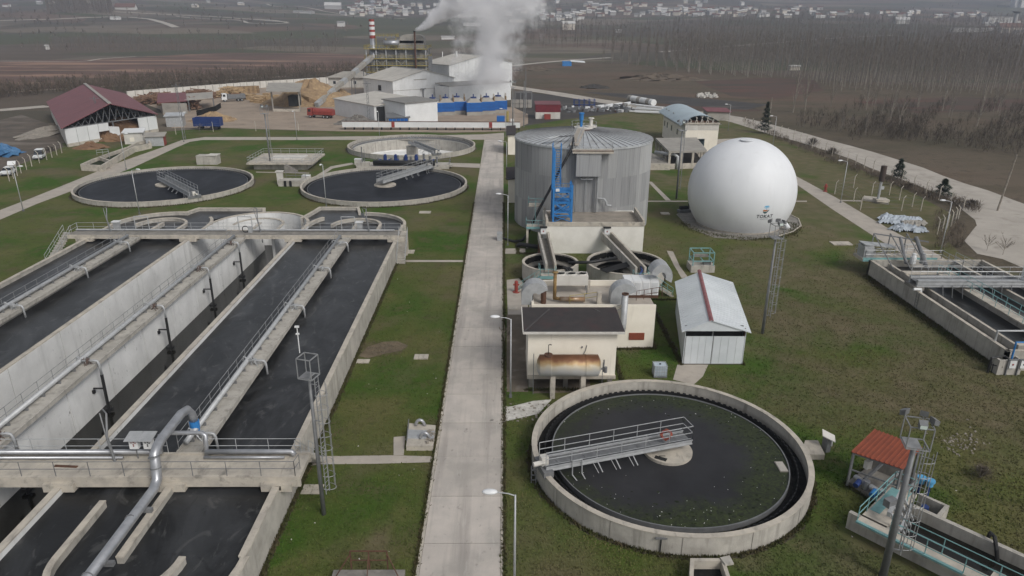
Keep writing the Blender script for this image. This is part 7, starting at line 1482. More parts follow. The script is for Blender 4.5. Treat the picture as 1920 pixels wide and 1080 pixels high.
p = G(1545, 845); c_ = T("control_box", "grey control box with a sloping lid on the landing by the near clarifier", "control box", p); MB().obox((p[0]+.1, p[1]), .4, .5, .0, 1.15, .35).build("cabinet", GALV_D, c_); MB().slab([(p[0]-.45, p[1]-.3, 1.5), (p[0]+.35, p[1]-.7, 1.2), (p[0]+.7, p[1]+.2, 1.2), (p[0]-.1, p[1]+.6, 1.5)], .06).build("lid", WHITE_D, c_); MB().obox((p[0]+.32, p[1]-.1), .05, .35, .55, 1.05, .35).build("panel", WHITE, c_)

# ------------------------------------------------------------------ street lamps, masts
lamp0 = T("street_lamp", "", "street lamp", (0, 0, 0), "street lamps along the paths")
MB().tube((0, 0, 0), (0, 0, 7.2), .075, 8, r2=.05).build("pole", GALV, lamp0, smooth=True); MB().path([(0, 0, 7.15), (-.35, 0, 7.28), (-1.0, 0, 7.38)], .03, 6).build("arm", GALV, lamp0)
m = MB(); m.sphere((-1.3, 0, 7.4), .42, 12, 6, sx=1, sy=.5, sz=.3); m.build("lamp_head", mk("lamp head white", (.72, .73, .74), (.66, .67, .68), rough=.4), lamp0, smooth=True); MB().box(-.12, .12, -.12, .12, 0, .25).build("base_plate", GALV_D, lamp0)
yn = G(963, 928, 7.2)[1]
lamps = [((.62, 52.8, 0), 0, "street lamp by the slab road beside the cream pump house"), ((.62, yn, 0), 0, "tall street lamp by the slab road beside the grey-green clarifier"), ((.62, 95.6, 0), 0, "street lamp by the slab road beside the white annex"),
         ((.62, 140, 0), 0, "street lamp by the slab road beside the dark-roofed huts"), ((.62, 193, 0), 0, "street lamp at the far end of the slab road"), (G(1576, 380), 0, "street lamp over the path by the red hydrant"), (G(1763, 474), 0, "street lamp between the settling basin and the gravel turning"),
         (G(44, 396), pi, "leaning street lamp beside the perimeter path by the wire fence"), (G(262, 402), pi*.9, "street lamp between the clarifier by the path and the rear basins"), (G(612, 388), pi*.5, "street lamp at the rim of the black-water clarifier by the road"),
         (G(345, 266), pi, "street lamp at the bend of the perimeter path"), (G(237, 318), pi, "street lamp on the perimeter path by the little concrete basin"), (G(1449, 273), 0, "street lamp behind the dome by the concrete apron"), (G(712, 262), pi*.5, "street lamp at the empty clarifier's rear edge"), (G(1365, 245), 0, "street lamp beside the workshop lawn"), (G(557, 262), pi*.5, "street lamp on the path below the sandy yard")]
for i, (p, rz, lab) in enumerate(lamps):
    if i == 0: lamp0.location = p; lamp0['label'] = lab
    else: dup(lamp0, p, rz, lab)
def mast(label, p, h, cage=True, lat=True, heads=True, ang=0., r=.19, plat=1.5):
    t = T("floodlight_mast", label, "floodlight mast", p, "floodlight masts"); x, y = p[0], p[1]
    MB().tube((x, y, 0), (x, y, h), r, 12, r2=r*.62).build("pole", GALV_D, t, smooth=True)
    ca, sa = cos(ang), sin(ang)
    def Q(a, b_, z): return (x+a*ca-b_*sa, y+a*sa+b_*ca, z)
    s_ = plat/2; b = MB()
    for a, c in ((-s_, -s_), (s_, -s_), (s_, s_), (-s_, s_)): b.beam(Q(a, c, h), Q(a, c, h+1.3), .05, .05)
    for z in (h, h+1.3):
        for k in range(4): P0 = ((-s_, -s_), (s_, -s_), (s_, s_), (-s_, s_)); b.beam(Q(*P0[k], z), Q(*P0[(k+1) % 4], z), .055, .055)
    b.build("basket_frame", RAILM, t)
    for k in range(6): MB().beam(Q(-s_+.1+k*plat*.11, -s_+.05, h+.05), Q(-s_+.1+k*plat*.11, s_-.05, h+.05), .13, .04).build("floor_slat", RAILM, t)
    b = MB(); lx = r+.32
    for sg in (-.2, .2): b.beam(Q(lx, sg, 1.8), Q(lx, sg, h), .045, .045)
    k = 2.0
    while k < h: b.tube(Q(lx, -.2, k), Q(lx, .2, k), .02, 4); k += .32
    for k in range(4): z = 2+k*(h-2.5)/3; b.beam(Q(0, 0, z), Q(lx, 0, z), .05, .05)
    b.build("ladder", RAILM, t)
    if cage:
        b = MB(); z = 2.3
        while z < h-.2: b.path([Q(lx+.62*sin(v), .36*cos(v), z) for v in np.linspace(0, pi, 9)], .022, 4); z += .95
        for v in (pi*.2, pi*.5, pi*.8): b.beam(Q(lx+.62*sin(v), .36*cos(v), 2.3), Q(lx+.62*sin(v), .36*cos(v), h-.3), .03, .03)
        b.build("ladder_cage", RAILM, t)
    if heads:
        for k, (a, c, rz) in enumerate(((-s_, s_, .8), (s_*.55, s_, -.3), (s_, -.1, -1.2), (-s_*.1, -s_, pi))):
            z = h+1.55; o = MB(); fr = ang+rz; cx, sx_ = cos(fr), sin(fr); P0 = Q(a, c, z)
            def H(u, v, w): return (P0[0]+u*cx-v*sx_, P0[1]+u*sx_+v*cx, z+w)
            lit = k == 3
            o.add([H(-.2, -.08, -.12), H(.2, -.08, -.12), H(.2, .2, -.22), H(-.2, .2, -.22), H(-.2, -.08, .22), H(.2, -.08, .22), H(.2, .24, .06), H(-.2, .24, .06)], [(0, 3, 2, 1), (4, 5, 6, 7), (0, 1, 5, 4), (1, 2, 6, 5), (2, 3, 7, 6), (3, 0, 4, 7)])
            hd = o.build("flood_head", GALV_D, t)
            MB().add([H(-.17, .228, -.17), H(.17, .228, -.17), H(.17, .252, .05), H(-.17, .252, .05)], [(0, 1, 2, 3)]).build("lens", LIT if lit else GLASS, hd)
            MB().tube(Q(a, c, h+1.2), P0, .035, 5).build("bracket", GALV, t)
    return t
mast("floodlight mast with an empty basket and caged ladder beside the basin wall", (-11.55, 37.7, 0), 10.0, heads=False, ang=-.3, r=.15, plat=.9)
MB_ = MB().tube((-12.1, 38.2, 11.3), (-12.1, 38.2, 13.0), .03, 5).obox((-12.1, 38.2), .25, .12, 12.95, 13.05).obox((-12.1, 38.2), .2, .1, 12.5, 12.58); MB_.build("aerial", WHITE, [o for o in COL.objects if o.name.startswith("floodlight_mast")][0])
mast("floodlight mast standing on the lawn between the white shed and the dome", (26.45, 65.8, 0), 10.2, ang=.15, r=.16, plat=1.0)
mast("floodlight mast leaning into view beside the red-roofed pump shelter", (21.9, 32.1, 0), 8.9, ang=-.25, r=.22, plat=1.15)
mast("floodlight mast on the far lawn beside the sandy yard", G(508, 316), 11.3, cage=False, plat=1.3)
mast("floodlight mast standing before the open pavilion", G(1268, 373), 12.0, cage=False, plat=1.2)
mast("floodlight mast at the far end of the slab road beside the digester", (2.6, 203, 0), 12, cage=False, plat=1.3)
for k, (px, py, h, lab) in enumerate(((190, 252, 10, "grey lattice pole before the maroon barn"), (346, 262, 14, "tall lattice pole at the path bend before the wood yard"), (693, 240, 13, "lattice pole before the low annex of the power plant"), (1870, 395, 9.5, "dark wooden pole leaning at the gravel turning"), (982, 238, 13, "grey pole beside the end of the long gallery"), (985, 215, 15, "white pole beside the pipe rack"), (1440, 243, 9, "thin dark pole by the perimeter fence behind the conifer"))):
    p = G(px, py); t = T("utility_pole", lab, "pole", p, "poles around the plant"); b = MB()
    if k in (0, 1, 2):
        for dx in (-.35, .35): b.beam((p[0]+dx, p[1], 0), (p[0]+dx*.4, p[1], h), .1, .1)
        for j in range(int(h/1.1)): b.beam((p[0]-.35, p[1], j*1.1), (p[0]+.3, p[1], j*1.1+1.0), .06, .06)
        b.beam((p[0]-1.2, p[1], h-.6), (p[0]+1.2, p[1], h-.6), .12, .12)
    else: b.tube((p[0], p[1], 0), (p[0]+(.9 if k == 3 else 0), p[1], h), .16, 8, r2=.1)
    b.build("pole", GALV_D if k not in (3, 6) else BARK, t)
# flare stack, hydrant, tarps, small covers
p = G(1645, 380); fl = T("flare_stack", "slim flare stack with a dark brown top on a concrete base", "flare stack", p)
MB().prism([c[:2] for c in (G(1618, 376), G(1666, 384), G(1660, 374), G(1620, 370))], 0, .3).obox((p[0]+.6, p[1]), 2.2, 1.6, .3, .7).build("base", CAP, fl)
zf = ZY(1648, 340, p[1])[2]; zt_ = ZY(1652, 311, p[1])[2]
MB().tube((p[0], p[1], .5), (p[0], p[1], zf), .22, 10).obox((p[0]+.3, p[1]), .6, .4, 2.4, 2.9).build("stack", GALV, fl, smooth=False); MB().cyl(p[0], p[1], zf, zt_, .48, 14).build("burner_shroud", mk("burnt brown", (.07, .05, .042), (.05, .037, .032)), fl)
for nm_, px, py, lab in (("fire_hydrant", 1547, 359, "red hydrant on the grass beside the dome path"), ("fire_hydrant", 968, 548, "red hydrant beside the curved duct near the slab road")):
    p = G(px, py); h = T(nm_, lab, "hydrant", p, "red hydrants"); MB().cyl(p[0], p[1], 0, 1.25, .22, 12).sphere((p[0], p[1], 1.25), .22, 10, 6).build("body", RED, h); MB().tube((p[0]-.36, p[1], .95), (p[0]+.36, p[1], .95), .1, 8).cyl(p[0], p[1], 0, .12, .42, 10).build("outlet", RED, h)
def crumple(name, label, c, rx, ry, h, mat, rz=0, n=26, seed=1):
    rg_ = np.random.default_rng(seed); vs = []; idx = {}; fs = []; ph = rg_.random(12)*6.28
    def hz_(u, v): return abs(sin(u*7+ph[0]+2*sin(v*5+ph[1])))*.5+abs(sin(v*9+ph[2]+2*sin(u*6+ph[3])))*.35+.25*abs(sin((u+v)*13+ph[4]))
    for i in range(n+1):
        for j in range(n+1):
            u, v = i/n*2-1, j/n*2-1; r_ = hypot(u, v); a_ = atan2(v, u); lim = .78+.16*sin(3*a_+ph[5])+.1*sin(7*a_+ph[6])
            if r_ > lim: continue
            z = h*hz_(u, v)*min(1, (lim-r_)*5)+.03+rg_.random()*.05; x, y = u*rx, v*ry; idx[i, j] = len(vs); vs.append((c[0]+x*cos(rz)-y*sin(rz), c[1]+x*sin(rz)+y*cos(rz), z))
    for i in range(n):
        for j in range(n):
            q = [idx.get(k) for k in ((i, j), (i+1, j), (i+1, j+1), (i, j+1))]
            if None not in q: fs.append(tuple(q))
    return tag(MB().add(vs, fs).build(name, mat), label, "tarpaulin")
crumple("tarp_heap", "crumpled silver tarpaulin lying on the grass by the path, larger piece", G(1680, 414), 4.6, 3.0, .75, TARP, .2, seed=3)
crumple("tarp_heap", "second crumpled silver tarpaulin, nearer the settling basin", G(1700, 432), 3.2, 2.2, .8, TARP, -.4, seed=5)
crumple("tarp_heap", "pale brown tarpaulin crumpled beside the silver ones", G(1713, 423), 3.0, 2.0, .7, DUSTY, .5, seed=8)
for px, py, w, d_, h, n_, lab in ((790, 670, 1.35, .9, .12, 3, "wide grid of three concrete cover slabs on the lawn beside the slab road"), (681, 678, 1.2, .75, .08, 2, "pair of worn cover slabs by the dry grass patch"), (797, 398.5, 1.9, 1.3, .1, 3, "far cover slabs on the lawn near the black-water clarifier"), (766, 473, 1.6, 1.3, .15, 3, "cover slabs beside the rear steps"), (1577, 457, 2.8, 1.6, .12, 2, "concrete cover slabs on the grass near the dome path"), (586, 918, 1.4, 1.0, .06, 2, "cracked concrete slab by the foot of the ladder mast"), (962, 579, 1.0, .8, .1, 1, "small pale cover slab beside the pump house path"), (1247, 401, 1.4, 1.2, .15, 1, "little square cover between the annex and the dome")):
    p = G(px, py); t = T("cover_slab", lab, "cover slab", p, "concrete covers in the grass")
    for k in range(n_): MB().obox((p[0]-w/2+w*(k+.5)/n_, p[1]), w/n_-.03, d_, 0, h).build("slab", CAP, t)
# concrete chamber with two pipe bends by the road
ch2 = T("valve_chamber", "concrete valve chamber with two steel pipe bends by the slab road", "chamber", G(787, 838))
q = [G(762, 845), G(812, 845), G(817, 806), G(768, 802)]
MB().prism([c[:2] for c in q], 0, .42).build("slab", CAP, ch2); qq = [Vector(c) for c in q]
MB().prism([tuple(qq[0].lerp(qq[3], .3))[:2], tuple(qq[1].lerp(qq[2], .3))[:2], tuple(qq[1].lerp(qq[2], .68))[:2], tuple(qq[0].lerp(qq[3], .68))[:2]], .42, .5).build("cover_plate", GALV, ch2)
for u_, v_ in ((.42, .92), (.66, .33)):
    c = qq[0].lerp(qq[1], u_).lerp(qq[3].lerp(qq[2], u_), v_); MB().path([(c.x-.34*cos(t), c.y, .42+.5*sin(t)) for t in np.linspace(0, pi, 12)], .12, 10).build("pipe_bend", SILVER, ch2, smooth=True)
MB().tube(tuple(qq[0].lerp(qq[3], .2))[:2]+(.42,), tuple(qq[0].lerp(qq[3], .9))[:2]+(.95,), .04, 6).build("pipe_rod", GALV_D, ch2); b = MB()
for _ in range(14): c = qq[1].lerp(qq[2], R_(.1, .7)); b.obox((c.x-R_(0, .5), c.y), R_(.1, .3), R_(.1, .3), .42, .5+R_(0, .15), R_(0, 3))
b.build("rubble", RUBBLE, ch2, kind="stuff")
# open pit at the bottom edge, rusty frame
pit = T("open_pit", "open square concrete pit with a broken corner slab below the near clarifier", "pit", (11.8, 31.2, 0))
q = [G(1296, 1095, .9), G(1370, 1095, .9), G(1355, 1049, .9), G(1298, 1049, .9)]
MB().wall([c for c in (q[0], q[3], q[2], q[1])], .22, 0, .9).build("wall", CAP, pit); MB().prism([c[:2] for c in q], .1, .3).build("dark_bottom", SLUDGE, pit); MB().slab([G(1350, 1045, 1), G(1368, 1041, 1), G(1376, 1056, 1), G(1360, 1058, 1)], .12).build("broken_slab", CONC, pit)
fr = T("rusty_frame", "rusty railing frame on a low roof edge by the slab road", "frame", G(692, 1075))
q0, q1 = G(660, 1075), G(728, 1075); b = MB()
for t_ in (0, .5, 1): p = Vector(q0).lerp(Vector(q1), t_); b.beam((p.x, p.y, .3), (p.x, p.y, 1.6), .07, .07).beam((p.x, p.y, 1.4), (p.x+(t_-.5)*1.6, p.y-.9, .4), .05, .05)
b.beam((q0[0], q0[1], 1.6), (q1[0], q1[1], 1.6), .06, .06).beam((q0[0], q0[1], .95), (q1[0], q1[1], .95), .05, .05); b.build("railing", RUST, fr); MB().box(q0[0]-1.0, q1[0]+1.0, q0[1]-3, q0[1]-.1, 0, .35).build("slab", CONC_D, fr)
tag(MB().obox(G(937, 450)[:2], .75, 1.2, .05, 1.1).obox(G(937, 450)[:2], .8, .8, .03, .3).build("generator_box", GALV), "small grey metal box standing at the road edge opposite the annex", "box")
# little concrete basins by the perimeter path
lb = T("small_basin", "pair of small concrete troughs with a railed step beside the perimeter path", "basin", G(195, 300))
def PXW(pts, th, z1, nm="wall"): MB().wall([G(*p, z1) for p in pts], th, -.3, z1).build(nm, CAP, lb)
PXW([(152, 308), (190, 310), (200, 304), (228, 287), (250, 275), (282, 268)], .4, 1.3); PXW([(152, 308), (172, 299), (205, 287), (240, 275), (258, 266), (278, 262)], .4, 1.3); PXW([(205, 300), (186, 294)], .4, 1.3); PXW([(282, 268), (278, 262)], .4, 1.3)
MB().prism([G(*p, .6)[:2] for p in ((155, 308), (188, 309), (228, 288), (280, 267), (277, 263), (205, 288))], -.1, .6).build("dark_water", SCUM, lb); MB().rail([G(182, 291, 1.3), G(204, 289, 1.3), G(206, 297, 1.3)], 1.1, 1.5, .04).build("handrail", GALV, lb)
# wire fence with bent concrete posts
def fence(label, pts, sp, h=2.3, bent=True, group=None):
    t = T("wire_fence", label, "fence", (pts[0][0], pts[0][1], 0), group); b = MB(); po = None
    for a, c in zip(pts[:-1], pts[1:]):
        a, c = Vector(a[:2]), Vector(c[:2]); n = max(1, int((c-a).length/sp)); d = (c-a).normalized(); nr = Vector((-d.y, d.x))
        for k in range(n):
            p = a.lerp(c, k/n)
            if po is None:
                po = MB().tube((p.x, p.y, 0), (p.x, p.y, h), .08, 5).tube((p.x, p.y, h-.05), (p.x+.35*nr.x, p.y+.35*nr.y, h+.4), .06, 5).build("post", CAP, t); o = po; p0 = p
            else: o = po.copy(); COL.objects.link(o); o.location = (p.x-p0.x, p.y-p0.y, R_(-.1, .05))
        for z in (.5, 1.1, 1.7, 2.25): b.tube((a.x, a.y, z), (c.x, c.y, z), .014, 3)
    b.build("wire", GALV_D, t); return t
fence("wire fence with concrete posts along the gravel road", [G(*p) for p in ((1395, 236), (1440, 246), (1500, 268), (1560, 292), (1620, 316), (1690, 345), (1760, 375), (1830, 405))], 3.4)
fence("wire fence with bent white posts round the gravel turning", [G(*p) for p in ((1757, 440), (1775, 430), (1790, 420), (1800, 412))], 1.6)
fence("low fence of bent posts round the flare stack", [G(*p) for p in ((1565, 364), (1600, 378), (1613, 394), (1690, 395), (1726, 396), (1710, 388), (1686, 375), (1667, 366), (1634, 367), (1600, 352), (1565, 364))], 4.2, 2.2)
fence("wire fence on thin posts beside the parked white cars", [G(*p) for p in ((18, 340), (40, 325), (60, 312), (88, 300), (125, 283))], 2.6)
fence("thin post fence along the sandy yard edge", [G(*p) for p in ((330, 252), (400, 247), (480, 246), (560, 246), (640, 247))], 7)
# ------------------------------------------------------------------ vegetation
def inpoly(x, y, poly):
    p = np.array([q[:2] for q in poly]); ins = np.zeros(len(x), bool); j = len(p)-1
    for i in range(len(p)):
        c = (p[i, 1] > y) != (p[j, 1] > y)
        with np.errstate(divide='ignore', invalid='ignore'): xx = (p[j, 0]-p[i, 0])*(y-p[i, 1])/(p[j, 1]-p[i, 1])+p[i, 0]
        ins ^= c & (x < xx); j = i
    return ins
def rawmesh(name, v, f, mat, loc=(0, 0, 0), **tags):
    me_ = bpy.data.meshes.new(name); me_.from_pydata(np.asarray(v, float).tolist(), [], np.asarray(f, int).tolist()); me_.materials.append(mat)
    o = bpy.data.objects.new(name, me_); COL.objects.link(o); o.location = loc
    for k, x in tags.items(): o[k] = x
    return o
def twigs(n, h0, h1, spread, lmin, lmax, w, up=(.75, .98), rg=rng):       # thin upward twigs round a stem at the origin
    z = h0+(h1-h0)*rg.random(n)**.9; a = rg.random(n)*2*pi; L_ = (lmin+(lmax-lmin)*rg.random(n))*(1-.55*(z-h0)/max(h1-h0, .1)); u = up[0]+(up[1]-up[0])*rg.random(n)
    hx = np.sqrt(1-u*u); d = np.stack([np.cos(a)*hx, np.sin(a)*hx, u], 1); r0 = spread*rg.random(n)*(1-.8*(z-h0)/max(h1-h0, .1))
    p = np.stack([np.cos(a)*r0, np.sin(a)*r0, z], 1); s = np.stack([-np.sin(a), np.cos(a), 0*a], 1)*w/2
    v = np.stack([p-s, p+s, p+d*L_[:, None]], 1).reshape(-1, 3); return v, np.arange(3*n).reshape(-1, 3)
def stem(h, r, lean=0, seg=3, n=5):
    vs = []; fs = []
    for i in range(seg+1):
        t = i/seg
        for k in range(n): a = 2*pi*k/n; vs.append((r*(1-.85*t)*cos(a)+lean*t*t*h, r*(1-.85*t)*sin(a), h*t))
    for i in range(seg):
        for k in range(n): fs.append((i*n+k, i*n+(k+1) % n, (i+1)*n+(k+1) % n, (i+1)*n+k))
    return vs, fs
POP = []
for k in range(6):
    r = T("poplar_tree", "", "tree", (0, -400-20*k, 0)); h = R_(19, 23)
    v, f = stem(h, R_(.18, .25)); t_ = MB().add(v, f); t_.v = [(x, y-400-20*k, z) for x, y, z in t_.v]; t_.build("trunk", BARK, r)
    v, f = twigs(120, 5, h*.97, .35, 1.8, 4.6, .07); o = MB().add([(x, y-400-20*k, z) for x, y, z in v], f.tolist()); o.build("crown", TWIG, r); POP.append(r)
fpoly = [G(1120, 117), G(1210, 126), G(1300, 139), G(1400, 145), G(1500, 147), G(1540, 160), G(1570, 170), G(1750, 175), G(1900, 179), G(2050, 183), (620, 420), (900, 1000), (260, 1000), (150, 640)]
pts = []
for i in range(-40, 190):
    for j in range(-20, 140): pts.append((60+i*6.2+j*1.3+R_(-.7, .7), 250+j*6.6-i*.6+R_(-.7, .7)))
pts = np.array(pts); pts = pts[inpoly(pts[:, 0], pts[:, 1], fpoly)]
az = np.arctan2(pts[:, 0], pts[:, 1]); pts = pts[az < radians(38)]
den = np.sin(pts[:, 0]/38)+np.sin(pts[:, 1]/50+1); pts = pts[(den > -1.5) | (rng.random(len(pts)) < .5)]
dd_ = np.hypot(pts[:, 0], pts[:, 1]); pts = pts[np.argsort(dd_)]
keep = np.arange(len(pts)); keep = keep[(keep < 1500) | (rng.random(len(pts)) < .6)]; pts = pts[keep]
first = set()
for i, (x, y) in enumerate(pts[:290]):
    k = i % 6; s_ = R_(.62, 1.14); lab = "bare grey poplar at the near edge of the plantation beyond the gravel road"; z = float(HZ(x, y))
    if k not in first: r = POP[k]; r.location = (x, y, z); r['label'] = lab; r['group'] = "poplars of the plantation"; r.scale = (s_, s_, s_); first.add(k)
    else: dup(POP[k], (x, y, z), R_(0, 6.28), lab, "poplars of the plantation", s_)
def mass(name, pts, h0, h1, nt, mat, w=.12, spread=.3, L=(2.2, 4.6), tr=.14, trunk=True, zlo=.28):
    V = []; Fm = []; k = 0; tk_ = []
    for x, y in pts:
        h = R_(h0, h1); z = float(HZ(x, y)); v, f = twigs(nt, h*zlo, h*.97, spread, *L, w); v = v+np.array([x, y, z]); V.append(v); Fm.append(f+k); k += len(v)
        if trunk:
            a = R_(0, 2); c_, s_ = cos(a)*tr, sin(a)*tr
            v = np.array([(x-c_, y-s_, z-.2), (x+c_, y+s_, z-.2), (x+.02, y, z+h), (x-s_, y+c_, z-.2), (x+s_, y-c_, z-.2), (x, y+.02, z+h)]); V.append(v); Fm.append(np.array([[0, 1, 2], [3, 4, 5]])+k); k += 6; tk_.append(1)
    o = rawmesh(name, np.concatenate(V), np.concatenate(Fm), mat[0] if isinstance(mat, list) else mat, kind='stuff')
    if isinstance(mat, list): o.data.materials.append(mat[1]); o.data.polygons.foreach_set("material_index", np.concatenate([np.r_[np.zeros(nt, int), 1, 1] for _ in pts]).astype(np.int32))
    return o
mass("poplar_plantation", pts[290:], 13, 24, 40, [TWIG, BARK], tr=.19)
b1 = [(x, y) for x, y in [(R_(-420, -150), R_(650, 740)) for _ in range(420)]]; mass("poplar_belt", b1, 9, 14, 12, TWIG, L=(1.5, 4), w=.16)
b1 = []
for _ in range(420): p = GT(R_(88, 212), R_(14, 26)); b1.append(p[:2])
mass("poplar_grove", b1, 26, 34, 14, TWIG, L=(3, 7), w=.35, tr=.3)
b1 = []
for _ in range(700):
    px = R_(-30, 1950); py = R_(10, 95)**1.0 if px < 700 and random.random() < .4 else R_(8, 44) if px < 960 else R_(14, 60); p = GT(px, py+6*sin(px/60.)); b1.append(p[:2])
mass("far_trees", b1, 4, 8, 18, TWIG, w=.9, spread=2.6, L=(1.5, 4), trunk=False, zlo=.05)
b1 = [GT(R_(960, 1300), R_(48, 92))[:2] for _ in range(420)]+[GT(R_(1250, 1950), R_(40, 55))[:2] for _ in range(500)]; mass("mixed_wood", b1, 9, 17, 22, TWIG, w=.3, spread=.8, L=(2, 5))
sp_ = [G(*q) for q in ((-120, 196), (0, 187), (90, 176), (240, 178), (420, 165), (600, 151), (690, 152), (690, 128), (560, 131), (470, 139), (330, 145), (160, 158), (60, 167), (-120, 178))]
b1 = []
while len(b1) < 2100:
    q = G(R_(-120, 690), R_(128, 196))
    if inpoly(np.array([q[0]]), np.array([q[1]]), sp_)[0]: b1.append(q[:2])
mass("scrub_thicket", b1, 2.5, 6, 16, SCRUBM, w=.18, spread=1.2, L=(1.2, 3), trunk=False, zlo=.02)
mats_dark = mk("dark thicket", (.10, .082, .063), (.065, .054, .042), sc=.2, rough=.95)
b1 = [G(px_, py_)[:2] for px_, py_ in ((R_(1560, 1960), R_(200, 266)) for _ in range(1500)) if sin(px_/37.)+sin(px_/13.+py_/9.) > -.1][:560]+[G(1500+t*4.2+R_(-14, 14), 225+t*.55+R_(-10, 16))[:2] for t in np.linspace(0, 100, 260)]
mass("wasteland_scrub", b1, 1.5, 5, 18, mats_dark, w=.10, spread=1.2, L=(1, 2.6), trunk=False, zlo=.02)
b1 = []
for _ in range(420): t = R_(0, 1); a = (1395+t*440, 233+t*165+10*sin(t*3)); b1.append(G(a[0]+R_(-5, 9), a[1]+R_(-6, 4))[:2])
mass("fence_undergrowth", b1, .5, 1.5, 14, SCRUBM, w=.06, spread=.8, L=(.5, 1.4), trunk=False, zlo=.02)
b1 = [G(R_(1752, 1806), R_(405, 470))[:2] for _ in range(110)]; mass("turning_undergrowth", b1, .6, 1.8, 16, SCRUBM, w=.05, spread=.7, L=(.5, 1.3), trunk=False, zlo=.02)
def bare_tree(label, p, h, group=None, branches=9, tw=150, name="bare_tree", spread=.30, mat=None, w=.035):
    t = T(name, label, "tree", p, group); x, y, z0 = p
    m = MB(); top = Vector((x+R_(-.05, .05)*h, y, z0+h*.75)); m.path([(x, y, z0), (x+R_(-.1, .1), y, z0+h*.3), tuple(top)], h*.011, 6, r2=h*.004); tips = []
    for k in range(branches):
        s_ = R_(.15, .7); q0 = Vector((x, y, z0)).lerp(top, s_); a = 2.4*k+R_(-.4, .4); q1 = q0+Vector((cos(a)*h*spread*(1-s_*.5), sin(a)*h*spread*(1-s_*.5), h*R_(.22, .42))); m.tube(tuple(q0), tuple(q1), h*.006, 4, r2=h*.002); tips.append((q0, q1))
    m.build("trunk", mat or BARK, t); b = MB()
    for k in range(tw):
        q0, q1 = random.choice(tips); q = q0.lerp(q1, R_(.25, 1)); d = (q1-q0).normalized()*.6+Vector((R_(-.6, .6), R_(-.6, .6), R_(0, .8))); e = q+d*h*R_(.06, .16); s_ = Vector((-d.y, d.x, .2)).normalized()*w/2
        b.add([tuple(q-s_), tuple(q+s_), tuple(e)], [(0, 1, 2)])
    b.build("crown", TWIG, t); return t
for k in range(30):
    px, py = R_(1470, 1915), R_(195, 262); p = G(px, py); bare_tree("bare pale tree scattered on the scrubland between the road and the plantation", p, R_(6, 12) if k % 4 else R_(14, 19), "bare trees on the scrubland", 9, 150, spread=.15, w=.05)
for k, (px, py, h, lab) in enumerate(((1880, 478, 3.2, "small bare tree at the lower edge of the gravel turning"), (1850, 470, 2.6, "thin bare sapling on the grass bank by the gravel turning"), (1770, 470, 2.4, "bare shrub beside the lamp at the gravel turning"), (140, 268, 6.0, "bare bushy tree in front of the barn's white panels"), (535, 322, 0.9, "tiny bare shrub by the path"), (946, 640, 2.0, "bare grey shrub at the road edge beside the pump house"), (375, 248, 3, "bare shrub by the blue trailer"), (176, 80, 13, "dark round-crowned tree standing alone in the far left fields"), (338, 82, 11, "bare tree before the far poplar belt"))):
    if k == 4: continue
    bare_tree(lab, G(px, py), h, None, 12, 260, spread=.42, w=.03 if h < 5 else .12)
def bush(label, p, r, h, mat, n=420, group=None, name="bush"):
    t = T(name, label, "bush", p, group); v, f = twigs(n, .05, h*.55, r*.9, h*.3, h*.6, .03 if r < 2 else .1, (.2, .95)); MB().add([(x+p[0], y+p[1], z) for x, y, z in v], f.tolist()).build("twigs", mat, t)
    m = MB()
    for k in range(5): a = k*1.3; m.tube((p[0], p[1], 0), (p[0]+r*.4*cos(a), p[1]+r*.4*sin(a), h*.6), .03, 4)
    m.build("stem", BARK, t)
for k, (px, py, r, h, lab) in enumerate(((1560, 289, 2.6, 2.4, "rounded dark bush by the fence nearest the dome apron"), (1523, 272, 2.4, 2.8, "upright dark bush in the roadside fence"), (1705, 352, 2.2, 1.4, "low sprawling bush between the two little conifers"), (1820, 388, 2.6, 2.0, "tangled bush at the fence corner by the wooden pole"), (265, 81, 7, 7, "dark round bush in the open field on the left"), (145, 84, 12, 6, "long low dark bush in the far left field"), (1838, 896, .9, 1.5, "dry bare bush beside the inlet channel"), (95, 283, 3.2, 1.6, "dark tangle of brush beside the white van"))): bush(lab, G(px, py), r, h, SCRUBM)
b = MB()
for _ in range(900):
    u = R_(0, 1); a = R_(0, 2*pi); rr = sqrt(R_(0, 1)); q = G(716+46*rr*cos(a), 655+14*rr*sin(a)-(716-716)*.1); d = Vector((R_(-1, 1), R_(-1, 1), R_(.15, .9))).normalized()*R_(.2, .5); b.add([(q[0]-.012, q[1], 0), (q[0]+.012, q[1], 0), (q[0]+d.x, q[1]+d.y, abs(d.z))], [(0, 1, 2)])
tag(b.build("dry_brush", DRYG, loc=(0, 0, 0), kind='stuff'))
def conifer(label, p, h, r):
    t = T("conifer_tree", label, "tree", p, "small conifers by the fence"); MB().tube(p, (p[0], p[1], h*.9), .1, 6, r2=.02).build("trunk", BARK, t); b = MB()
    for k in range(int(520*h*r/3)+900):
        s_ = R_(.06, 1)**1.2; z = h*(.08+.92*s_); rr = r*(1-s_)**.85*(.75+.35*sin(z*5)); a = R_(0, 2*pi); q = rr*R_(.25, 1)**.5; c = Vector((p[0]+q*cos(a), p[1]+q*sin(a), z+R_(-.1, .1))); d = Vector((cos(a), sin(a), R_(-.35, .35)))*R_(.25, .55); s2 = Vector((-sin(a), cos(a), R_(-.3, .3)))*R_(.05, .14); b.add([tuple(c-s2), tuple(c+s2), tuple(c+d)], [(0, 1, 2)])
    b.build("crown", NEEDLE, t)
conifer("tall dark conifer by the roadside fence beside the workshop lawn", G(1433, 250), 8.6, 2.0); conifer("spiky young conifer at the fence behind the flare stack", G(1683, 337), 4.2, 1.7); conifer("rounded young conifer nearest the gravel turning", G(1767, 366), 3.0, 1.9)
